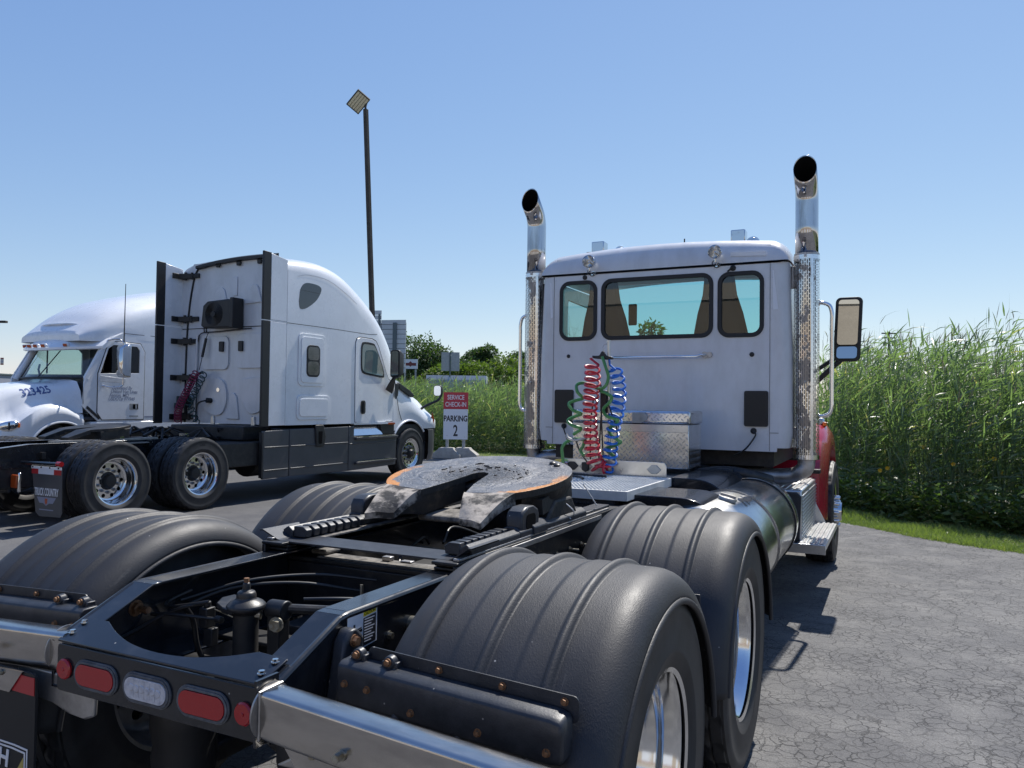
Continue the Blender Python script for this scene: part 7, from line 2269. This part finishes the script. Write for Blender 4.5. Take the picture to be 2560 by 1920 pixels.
MB().tube(cr([(XC - 0.45, 7.32, 1.98), (XC - 0.47, 7.30, 2.1), (XC - 0.43, 7.28, 2.12), (XC - 0.40, 7.28, 2.2)], 4), 0.018, 6).build('dash_mount', MT['plastic'], K)
MB().lathe([(0.0, 0.0), (0.11, 0.01), (0.12, 0.03), (0.0, 0.05)], (XC + 0.05, 7.30, 2.50), 'z', 20).build('dash_camera', MT['plastic'], K)
# bonnet, wings, grille, lamps
AC, AZ, AR = 6.75, 0.52, 0.60
htab = [(5.62, 0.50, 1.30, 1.46, 0.75), (5.72, 0.66, 1.28, 1.58, 0.95), (5.90, 0.72, 1.30, 1.69, 1.06), (6.2, 0.76, 1.38, 1.78, 1.12), (6.6, 0.82, 1.44, 1.845, 1.13), (6.9, 0.90, 1.42, 1.87, 1.13), (7.08, 0.98, 1.40, 1.92, 1.13), (7.16, 1.04, 1.45, 1.95, 1.12)]
V1 = cr([Vector((r[0], r[1], r[2])) for r in htab], 5)
V2 = cr([Vector((r[0], r[3], r[4])) for r in htab], 5)
rings = []
for a, b in zip(V1, V2):
    y, w, zf, zt, wf = a.x, a.y, a.z, b.y, b.z
    d = abs(y - AC)
    zb = AZ + math.sqrt(max(0, AR * AR - d * d)) if d < AR else 0.62
    bulge = max(0.0, 1 - ((y - 6.62) / 0.62) ** 2)
    zfen = 1.16 + 0.30 * bulge if y < 7.1 else 1.30
    zb = min(zb, zfen - 0.05)
    pts = [(wf - 0.04, zb), (wf, zb + (zfen - zb) * 0.5), (wf - 0.04, zfen - 0.05), (wf - 0.13, zfen - 0.004), (max(w + 0.03, wf - 0.24), zfen - 0.01), (w, zfen + (zt - zfen) * 0.25), (w - 0.05, zfen + (zt - zfen) * 0.6), (w - 0.16, zfen + (zt - zfen) * 0.87), (w * 0.55, zt - 0.025), (0.0, zt)]
    rings.append([(XC + x, y, z) for x, z in pts] + [(XC - x, y, z) for x, z in pts[-2::-1]])
bn = MB().loft(rings, closed=False, cap0=True, cap1=True).build('bonnet', MT['white'], K, sharp=50)
text('323425', 0.178, 'lettering', MT['print_blue'], None, frame_m((XC + 0.90, 6.26, 1.575), (0.0, 1, 0.17), (0, -0.1, 1)), 'LEFT', bold=0.004, sx=0.90, extr=0.0)
num = [o for o in COL.objects if o.name.startswith('lettering') and o.parent is None][-1]
num.parent = bn
sw = num.modifiers.new('onto_bonnet', 'SHRINKWRAP')
sw.target = bn
sw.wrap_method = 'PROJECT'
sw.use_project_x = True
sw.use_positive_direction = False
sw.use_negative_direction = True
sw.offset = 0.004
for sg in (1, -1):
    MB().tube([(XC + sg * 1.11, AC - (AR + 0.015) * math.cos(math.radians(t)), AZ + (AR + 0.015) * math.sin(math.radians(t))) for t in range(20, 158, 6)], 0.022, 8).build('arch_lip', MT['white'], bn)
    rings = []
    for k, s in enumerate((1.0, 0.95, 0.7)):
        rings.append([(XC + sg * (1.04 + 0.02 + 0.025 * k * 0.5 - (yy - 5.80) ** 2 * 0.5 * 0 - max(0, 5.9 - yy) * 0.75), yy, zz) for yy, zz in [(5.88 + 0.17 * s * math.cos(2 * PI * q / 20) , 1.075 + 0.085 * s * math.sin(2 * PI * q / 20) + 0.03 * s * math.cos(2 * PI * q / 20)) for q in range(20)]])
    hl = MB().loft(rings, cap1=True, cap0=True).build('headlamp', MT['polished'], K, sharp=50)
    MB().box(XC + sg * 1.072, XC + sg * 1.085, 5.99, 6.03, 1.05, 1.13).build('headlamp_amber', MT['amber'], hl, bevel=0.006)
    MB().box(XC + sg * 1.05, XC + sg * 1.07, 5.85, 5.87, 1.01, 1.14).build('headlamp_bar', MT['plastic'], hl)
    MB().lathe([(AR + 0.02, -0.35), (AR + 0.02, 0.05)], (XC + sg * 0.98, AC, AZ), 'x', 24, a0=math.radians(-10), a1=math.radians(190)).build('arch_liner', MT['under'], K)
    wf = make_wheel(K, (XC + sg * 0.95, AC, 0.515), disc=0.085, hub_len=0.08, hubmat='dull_alu', hub_r=0.075)
    if sg < 0:
        wf.rotation_euler = (0, 0, PI)
MB().prism(rrect(XC - 0.5, XC + 0.5, 0.72, 1.36, 0.08, 4), 'xz', 5.585, 5.615).build('grille', MT['chrome'], K)
MB().box(XC - 1.1, XC + 1.1, 5.45, 5.70, 0.38, 0.72).build('bumper', MT['white'], K, bevel=0.05, seg=3)
MB().tube(cr([(XS + 0.001, 7.12, 1.95), (XS + 0.003, 7.13, 1.6), (XS + 0.001, 7.14, 1.46)], 4), 0.006, 6).build('bonnet_gap', MT['black_rubber'], K)
MB().prism([(7.20, 1.38), (7.45, 1.17), (7.48, 1.20), (7.22, 1.42)], 'yz', XS - 0.02, XS + 0.018).build('bonnet_latch', MT['plastic'], K)
mb = MB().box(XC - 1.08, XS + 0.01, 7.3, 10.3, 0.98, 1.128)
mb.build('cab_sill', MT['white'], K, bevel=0.02)
MB().box(XC - 0.9, XC + 0.9, 6.0, 13.0, 0.45, 0.96).build('underbody', MT['under'], K)
for x, y in ((XC + 0.95, 12.6), (XC - 0.95, 12.6), (XC + 0.95, 11.3), (XC - 0.95, 11.3)):
    w_ = make_wheel(K, (x, y, 0.515)) if (x, y) == (XC + 0.95, 12.6) else dup(w_, K, loc=Vector((x, y, 0.515)) - OFF, rot=(0, 0, 0 if x > XC else PI))
# mirror, antenna
mm = MB().loft([[(XS + 0.26 + a * k, y, 2.26 + (b - 2.26) * k) for a, b in rrect(-0.115, 0.115, 1.95, 2.58, 0.04, 4)] for y, k in ((7.66, 0.80), (7.70, 0.96), (7.80, 1.0), (7.82, 0.98))], cap0=True, cap1=True).build('door_mirror', MT['chrome'], K, sharp=50)
MB().tube(cr([(XS + 0.0, 7.60, 2.65), (XS + 0.15, 7.70, 2.68), (XS + 0.24, 7.74, 2.62), (XS + 0.25, 7.75, 2.55)], 4), 0.014, 8).tube(cr([(XS + 0.01, 7.50, 1.80), (XS + 0.12, 7.62, 1.77), (XS + 0.24, 7.74, 1.80), (XS + 0.26, 7.75, 1.95)], 4), 0.014, 8).build('mirror_bracket', MT['polished'], K)
MB().tube([(XS + 0.24, 7.76, 2.60), (XS + 0.235, 7.765, 2.9), (XS + 0.235, 7.77, 3.72)], [0.013, 0.010, 0.006], 6).build('antenna', MT['plastic'], K)
# ================================================================== SIGN, POLE, BILLBOARD, TREES AND FAR THINGS
OFF = Vector((-9.35, 17.0, 0))
P = thing('parking_sign', 'red and white service check-in PARKING 2 sign standing in a concrete foot', 'sign', OFF)
ax = Vector((0.90, 0.44, 0)).normalized()          # along the panel
fn = Vector((0.44, -0.90, 0)).normalized()         # its face
c0 = Vector((-9.35, 17.0, 0))
def sp(u, z, t=0.0):
    return c0 + ax * u + fn * t + Vector((0, 0, z))
def pan(u0, u1, z0, z1, t0, t1, name, m, parent, bevel=0.0):
    mb = MB()
    mb.add([sp(u, z, t) for t in (t0, t1) for u, z in ((u0, z0), (u1, z0), (u1, z1), (u0, z1))], [(0, 1, 2, 3), (7, 6, 5, 4), (0, 1, 5, 4), (1, 2, 6, 5), (2, 3, 7, 6), (3, 0, 4, 7)])
    return mb.build(name, m, parent, bevel=bevel)
w = 0.345
wp = pan(-w, w, 0.53, 1.385, 0.0, 0.012, 'sign_panel', MT['sign_white'], P)
rp = pan(-w - 0.005, w + 0.005, 1.388, 1.865, 0.0, 0.012, 'sign_panel', MT['sign_red'], P)
for t, z, s, par, m in (('SERVICE', 1.66, 0.185, rp, 'print_white'), ('CHECK-IN', 1.46, 0.185, rp, 'print_white'), ('PARKING', 1.045, 0.225, wp, 'print_black'), ('2', 0.63, 0.44, wp, 'print_black')):
    text(t, s, 'lettering', MT[m], par, frame_m(sp(0, z, 0.0125), ax, (0, 0, 1)), bold=0.0022 if len(t) > 7 or t == 'SERVICE' else 0.008, sx=(0.72 if len(t) > 1 else 0.62) * (0.97 if t == 'CHECK-IN' else 1.0))
for u in (-0.235, 0.235):
    p = pan(u - 0.042, u + 0.042, 0.14, 1.7, -0.08, -0.004, 'sign_post', MT['galv'], P)
for u, z in ((-0.235, 0.64), (0.265, 0.60), (-0.30, 1.36), (0.30, 1.36)):
    a = sp(u, z, 0.012)
    MB().cyl(a, a + fn * 0.006, 0.010, n=8).build('bolt', MT['galv'], P)
for u, k in ((-0.235, 0), (0.235, 1)):
    mb = MB()
    cc = sp(u, 0, -0.04 + (0.10 if k == 0 else -0.02))
    d1, d2 = Vector((0.95, 0.30, 0)).normalized(), Vector((0.30, -0.95, 0)).normalized()
    rings = []
    for z, a, b in ((0.0, 0.42, 0.20), (0.10, 0.42, 0.20), (0.25, 0.22, 0.17), (0.30, 0.19, 0.15)):
        rings.append([cc + d1 * (a * i) + d2 * (b * j) + Vector((0, 0, z)) for i, j in ((-1, -1), (1, -1), (1, 1), (-1, 1))])
    mb.loft(rings, cap0=True, cap1=True)
    mb.build('concrete_foot', MT['concrete'], P, bevel=0.012)

# light pole
OFF = Vector((-12.72, 17.9, 0))
L = thing('light_pole', 'tall bronze parking-lot light pole with a square flood lamp, behind the sleeper tractor', 'lamp post', OFF)
b, t = Vector((-12.72, 17.9, 0)), Vector((-13.02, 17.44, 10.70))
mb = MB()
mb.loft([[c + Vector((i, j, 0)) * h for i, j in ((-1, -1), (1, -1), (1, 1), (-1, 1))] for c, h in ((b, 0.066), (t, 0.060))], cap0=True, cap1=True)
mb.build('pole', MT['pole'], L, bevel=0.004)
MB().lathe([(0.0, 0.0), (0.24, 0.0), (0.24, 0.55), (0.22, 0.60), (0.0, 0.60)], tuple(b), 'z', 28).build('pole_base', MT['concrete'], L)
MB().cyl(t, t + Vector((-0.01, -0.02, 0.12)), 0.035, n=12).build('tenon', MT['pole'], L)
q = [Vector(v) for v in ((-13.19, 17.337, 11.228), (-12.89, 17.492, 10.993), (-13.283, 17.309, 10.608), (-13.567, 17.162, 10.848))]
# a flat square head tilted towards the lot: corners far-top, near-right, bottom, left
vd = Vector((-0.44, 0.90, 0))                     # away from the lot
q[0] -= vd * 0.22
q[2] += vd * 0.22
e1, e2 = (q[1] - q[0]) / 2, (q[0] - q[3]) / 2
q[2] = q[1] - e2 * 2
ctr = (q[0] + q[2]) / 2
nn = e1.cross(e2).normalized()
if nn.y > 0:
    nn = -nn                                      # the lit face looks down towards the lot
hd = MB().obox(ctr - nn * 0.04, e1, e2, nn * 0.045).build('lamp_head', MT['pole'], L, bevel=0.006)
for k in range(5):
    cc = ctr + nn * 0.010 + e1 * (-0.72 + 0.36 * k)
    MB().obox(cc, e1 * 0.15, e2 * 0.88, nn * 0.006).build('led_bar', MT['lamp_lens'], hd, bevel=0.003)
MB().tube([t + Vector((0, 0, 0.10)), q[1] - nn * 0.06 - e1 * 0.1 - e2 * 0.5], 0.03, 8).build('lamp_arm', MT['pole'], L)

# billboard seen from behind: ribbed metal back on posts
OFF = Vector((-20.2, 29.2, 0))
B = thing('billboard', 'grey ribbed metal back of a tall billboard beyond the sleeper tractor', 'billboard', OFF)
dirv = Vector((0.97, 0.25, 0)).normalized()
nv = Vector((0.25, -0.97, 0)).normalized()
ref = Vector((-19.62, 29.63, 0))
def bp(u, z, t=0.0):
    return ref + dirv * u + nv * t + Vector((0, 0, z))
def slab(u0, u1, z0, z1, t0, t1, name, m, parent):
    mb = MB()
    mb.add([bp(u, z, t) for t in (t0, t1) for u, z in ((u0, z0), (u1, z0), (u1, z1), (u0, z1))], [(0, 1, 2, 3), (7, 6, 5, 4), (0, 1, 5, 4), (1, 2, 6, 5), (2, 3, 7, 6), (3, 0, 4, 7)])
    return mb.build(name, m, parent)
z = 3.0
while z < 5.90:
    for u0, u1 in ((-6.0, -1.27), (-1.25, 0.0)):
        if z > 5.40 and u1 > -1.2:
            continue
        slab(u0, u1, z + 0.012, z + 0.225, 0.0, 0.03 + RNG.uniform(0, 0.012), 'siding_panel', MT['siding'], B)
    z += 0.237
slab(-6.0, 0.0, 3.0, 5.46, -0.05, -0.005, 'board_face', MT['siding_post'], B)
for u in (-1.36, -0.55, -3.3, -5.0):
    slab(u - 0.09 if u > -1 else u - 0.035, u + 0.09 if u > -1 else u + 0.035, 0.0, 5.9 if u < -1 else 5.46, 0.045, 0.12, 'post', MT['siding_post'], B)


# trees
def tree(name, label, x, y, h, r, leaf, n, group=None, trunk_h=0.35, sub=6, seed=0, sz=0.16, squash=1.0):
    rg = np.random.default_rng(seed)
    o = thing(name, label, 'tree', (x, y, -0.03), group)
    rr_ = random.Random(seed)
    cl = []
    for k in range(sub):
        a = rr_.uniform(0, 2 * PI)
        q = rr_.uniform(0.1, 0.75) * r
        cz = h * rr_.uniform(0.42, 0.86)
        cl.append((q * math.cos(a), q * math.sin(a), cz, r * rr_.uniform(0.28, 0.52)))
    cl.append((0, 0, h * 0.80, r * 0.45))
    mb = MB()
    mb.tube(cr([(0, 0, 0), (0.05 * r, 0.02, h * 0.25), (0, 0.05, h * 0.6), (0.0, 0.0, h * 0.85)], 3), [h * 0.022 * (1 - 0.8 * i / 9) + 0.01 for i in range(10)], 8)
    for cx, cy, cz, q in cl:
        mb.tube([(0, 0, h * 0.3), (cx * 0.5, cy * 0.5, (h * 0.3 + cz) / 2 + 0.1), (cx, cy, cz)], [h * 0.012, h * 0.008, h * 0.003], 6)
    mb.build('trunk', MT['bark'], o, local=True)
    per = n // len(cl)
    P, D = [], []
    for cx, cy, cz, q in cl:
        v = rg.normal(size=(per, 3))
        v /= np.linalg.norm(v, axis=1)[:, None]
        rad = q * rg.uniform(0.55, 1.08, per) ** 0.7
        wob = 1 + 0.22 * np.sin(v[:, 0] * 5 + seed) * np.sin(v[:, 1] * 6 + cx) * np.sin(v[:, 2] * 5)
        p = v * (rad * wob)[:, None]
        p[:, 2] *= 0.85 * squash
        P.append(p + np.array([cx, cy, cz]))
        D.append(v + rg.normal(0, 0.6, (per, 3)))
    P, D = np.concatenate(P), np.concatenate(D)
    D /= np.linalg.norm(D, axis=1)[:, None]
    m = len(P)
    lv = blades(P, D, rg.uniform(0.7, 1.5, m) * sz, rg.uniform(0.28, 0.5, m) * sz, rg.uniform(0, 0.5, m), 3)
    c = ribbon_mesh('crown', lv, np.clip(rg.normal(0.45, 0.2, m), 0, 0.95), leaf, kind=None)
    c.parent = o
    return o
dirc = lambda px, dep: None
TR = [  # x, y, height, radius, leaf, label
    (-35.5, 54.5, 7.1, 4.2, 'tree_dark', 'dark broad tree just right of the billboard'),
    (-33.0, 58.5, 5.6, 3.4, 'tree_dark', 'dark tree sloping down to the right of the broad one by the billboard'),
    (-27.5, 47.0, 4.1, 2.8, 'tree_light', 'bright green bushy tree above the small emblem sign'),
    (-24.0, 45.0, 4.3, 2.6, 'tree_light', 'light green bush behind the grey roadside sign'),
    (-37.5, 70.0, 8.1, 2.3, 'tree_dark', 'lone round tree rising above the hedge line'),
    (-25.5, 53.5, 5.2, 3.2, 'tree_light', 'mid green tree in the hedge right of the grey sign'),
    (-22.0, 54.0, 5.1, 3.4, 'tree_dark', 'darker tree in the middle of the hedge line'),
    (-33.5, 74.0, 7.6, 2.2, 'tree_dark', 'low round tree behind the right part of the hedge'),
    (-31.0, 74.0, 8.6, 2.6, 'tree_dark', 'tall dark tree left of the left exhaust stack'),
    (-27.6, 74.0, 8.0, 2.0, 'tree_dark', 'dark tree partly behind the left exhaust stack'),
    (-19.0, 55.0, 5.3, 3.2, 'tree_light', 'mid green tree at the right end of the hedge line'),
    (-41.5, 57.0, 6.0, 3.6, 'tree_dark', 'dark tree half hidden by the billboard'),
]
for i, (x, y, h, r, lf, lb) in enumerate(TR):
    tree('broadleaf_tree', lb, x, y, h, r, MT[lf], 12000, 'trees beyond the marsh', seed=40 + i, sub=11, sz=0.22)
tree('young_tree', 'small bright young tree seen through the rear window of the white cab', -6.6, 27.1, 5.55, 0.95, MT['tree_light'], 2200, None, seed=77, sub=7, sz=0.17)
tree('broadleaf_tree', 'distant dark tree top beside the low building at the far left', -71.0, 42.2, 3.6, 2.0, MT['tree_dark'], 1500, 'trees beyond the marsh', seed=90, sub=5, sz=0.3)

# signs and a trailer out in the marsh road
OFF = Vector((-28.9, 44.0, 0))
s = thing('emblem_sign', 'small white sign with a dark red emblem among the far trees', 'sign', OFF)
v = Vector((0.9, 0.44, 0)).normalized()
f = Vector((0.44, -0.9, 0)).normalized()
mb = MB().obox((-28.9, 44.0, 4.28), v * 0.50, f * 0.04, (0, 0, 0.34))
sp_ = mb.build('sign_panel', MT['sign_white'], s)
mb = MB().obox(Vector((-28.9, 44.0, 4.26)) + f * 0.045, v * 0.40, f * 0.004, (0, 0, 0.10)).obox(Vector((-28.9, 44.0, 4.28)) + f * 0.045, v * 0.10 + Vector((0, 0, 0.10)), f * 0.006, Vector((0, 0, 0.10)) - v * 0.10)
mb.build('emblem', mat('dark_red_print', (0.16, 0.03, 0.03), 0.5), sp_, bevel=0.03)
MB().obox((-29.25, 43.85, 1.9), (0.05, 0, 0), (0, 0.05, 0), (0, 0, 2.0)).obox((-28.55, 44.15, 1.9), (0.05, 0, 0), (0, 0.05, 0), (0, 0, 2.0)).build('post', MT['galv'], s)
OFF = Vector((-16.1, 28.0, 0))
s = thing('road_sign', 'plain grey road sign seen from behind, rising out of the reeds', 'sign', OFF)
for k in (-1, 1):
    MB().obox(Vector((-16.1, 28.0, 3.42)) + v * 0.215 * k, v * 0.19, f * 0.012, (0, 0, 0.42)).build('sign_panel', MT['galv'], s)
MB().obox((-16.1, 27.97, 1.9), v * 0.03, f * 0.03, (0, 0, 1.92)).build('post', MT['siding_post'], s)
OFF = Vector((-14.9, 25.3, 0))
s = thing('box_trailer', 'pale grey trailer standing low behind the reeds below the road sign', 'trailer', OFF)
c = Vector((-16.4, 28.9, 0))
mb = MB()
mb.loft([[c + v * u + f * a + Vector((0, 0, z)) for a, z in ((1.1, 0.7), (1.1, 2.60), (0.95, 2.80), (-0.95, 2.80), (-1.1, 2.60), (-1.1, 0.7))] for u in (-1.2, 1.5)], cap0=True, cap1=True)
tr_ = mb.build('body', MT['trailer'], s)
for u in (-0.9, -0.2, 0.6, 1.2):
    a = c + v * u
    MB().obox(a + f * 1.106 + Vector((0, 0, 1.62)), v * 0.025, f * 0.004, (0, 0, 0.9)).build('seam_rib', MT['galv'], tr_)
for u in (-0.4, 0.5):
    a = c + v * u + f * 1.0
    MB().cyl(a + Vector((0, 0, 0.35)), a - f * 0.25 + Vector((0, 0, 0.35)), 0.35, n=20).build('wheel', MT['tyre'], s)

# far left: low building, banner pole, second lamp pole; far right: utility pole
OFF = Vector((-60, 34, 0))
s = thing('low_building', 'low grey-blue building wall at the far left horizon', 'building', OFF)
bdir = Vector((0.9, 0.44, 0)).normalized()
bc = Vector((-64.0, 32.4, 0))
MB().obox(bc + Vector((0, 0, 1.62)), bdir * 5.6, Vector((-0.44, 0.9, 0)) * 5, (0, 0, 1.62)).build('wall', MT['grey_wall'], s)
MB().obox(bc + Vector((0, 0, 3.29)), bdir * 5.7, Vector((-0.44, 0.9, 0)) * 5.1, (0, 0, 0.045)).build('roof', MT['siding_post'], s)
MB().obox(bc + bdir * 5.45 - Vector((-0.44, 0.9, 0)) * 5.05 + Vector((0, 0, 2.95)), bdir * 0.12, Vector((-0.44, 0.9, 0)) * 0.04, (0, 0, 0.22)).build('downpipe_box', MT['roof_red'], s)
OFF = Vector((-70.4, 40.2, 0))
s = thing('light_pole', 'distant lamp pole with a small striped flag at the far left edge', 'lamp post', OFF)
MB().cyl((-70.55, 40.13, 0), (-70.55, 40.13, 8.3), 0.09, 0.07, n=10).build('pole', MT['galv'], s)
MB().obox((-70.3, 40.25, 8.35), v * 0.42, f * 0.2, (0, 0, 0.10)).build('lamp_head', MT['pole'], s, bevel=0.03)
for k, m in enumerate(('roof_red', 'galv', 'grey_wall', 'galv', 'roof_red')):
    MB().obox((-70.20, 40.30, 5.05 - 0.13 * k), v * 0.15, f * 0.01, (0, 0, 0.062)).build('flag_stripe', MT[m], s)
OFF = Vector((1.4, 64.4, 0))
s = thing('utility_pole', 'distant utility pole with two crossarms above the reeds at right', 'utility pole', OFF)
MB().cyl((1.4, 64.4, 0), (1.4, 64.4, 7.5), 0.10, 0.07, n=10).build('pole', MT['pole'], s)
for z, w_ in ((7.35, 0.55), (7.0, 0.5)):
    MB().obox((1.4, 64.25, z), v * w_, f * 0.05, (0, 0, 0.045)).build('crossarm', MT['pole'], s)
for u in (-0.28, 0.32):
    MB().lathe([(0.0, 6.35), (0.13, 6.38), (0.13, 6.72), (0.0, 6.75)], (1.4 + u, 64.2, 0), 'z', 14).build('transformer', MT['siding_post'], s)

# service building behind the camera (seen in the windows, mirrors and polished metal)
OFF = Vector((0, -16, 0))
s = thing('service_building', 'tan block service building with a cream parapet facing the parked tractors', 'building', OFF)
MB().box(-30, 26, -28, -16, 0, 5.2).build('wall', MT['tan_wall'], s)
MB().box(-30.05, 26.05, -28.05, -15.95, 5.2, 5.75).build('parapet', MT['cream'], s)
MB().box(-30.04, 26.04, -28.04, -15.96, 3.35, 3.65).build('band', MT['roof_red'], s)
for k in range(5):
    x = -24 + 9.5 * k
    d = MB().box(x, x + 3.6, -16.03, -15.98, 0, 3.3).build('bay_door', MT['sign_white'], s)
    for q in range(4):
        MB().box(x + 0.1, x + 3.5, -15.978, -15.965, 0.15 + 0.8 * q, 0.85 + 0.8 * q).build('door_panel', MT['white_dusty'], d)
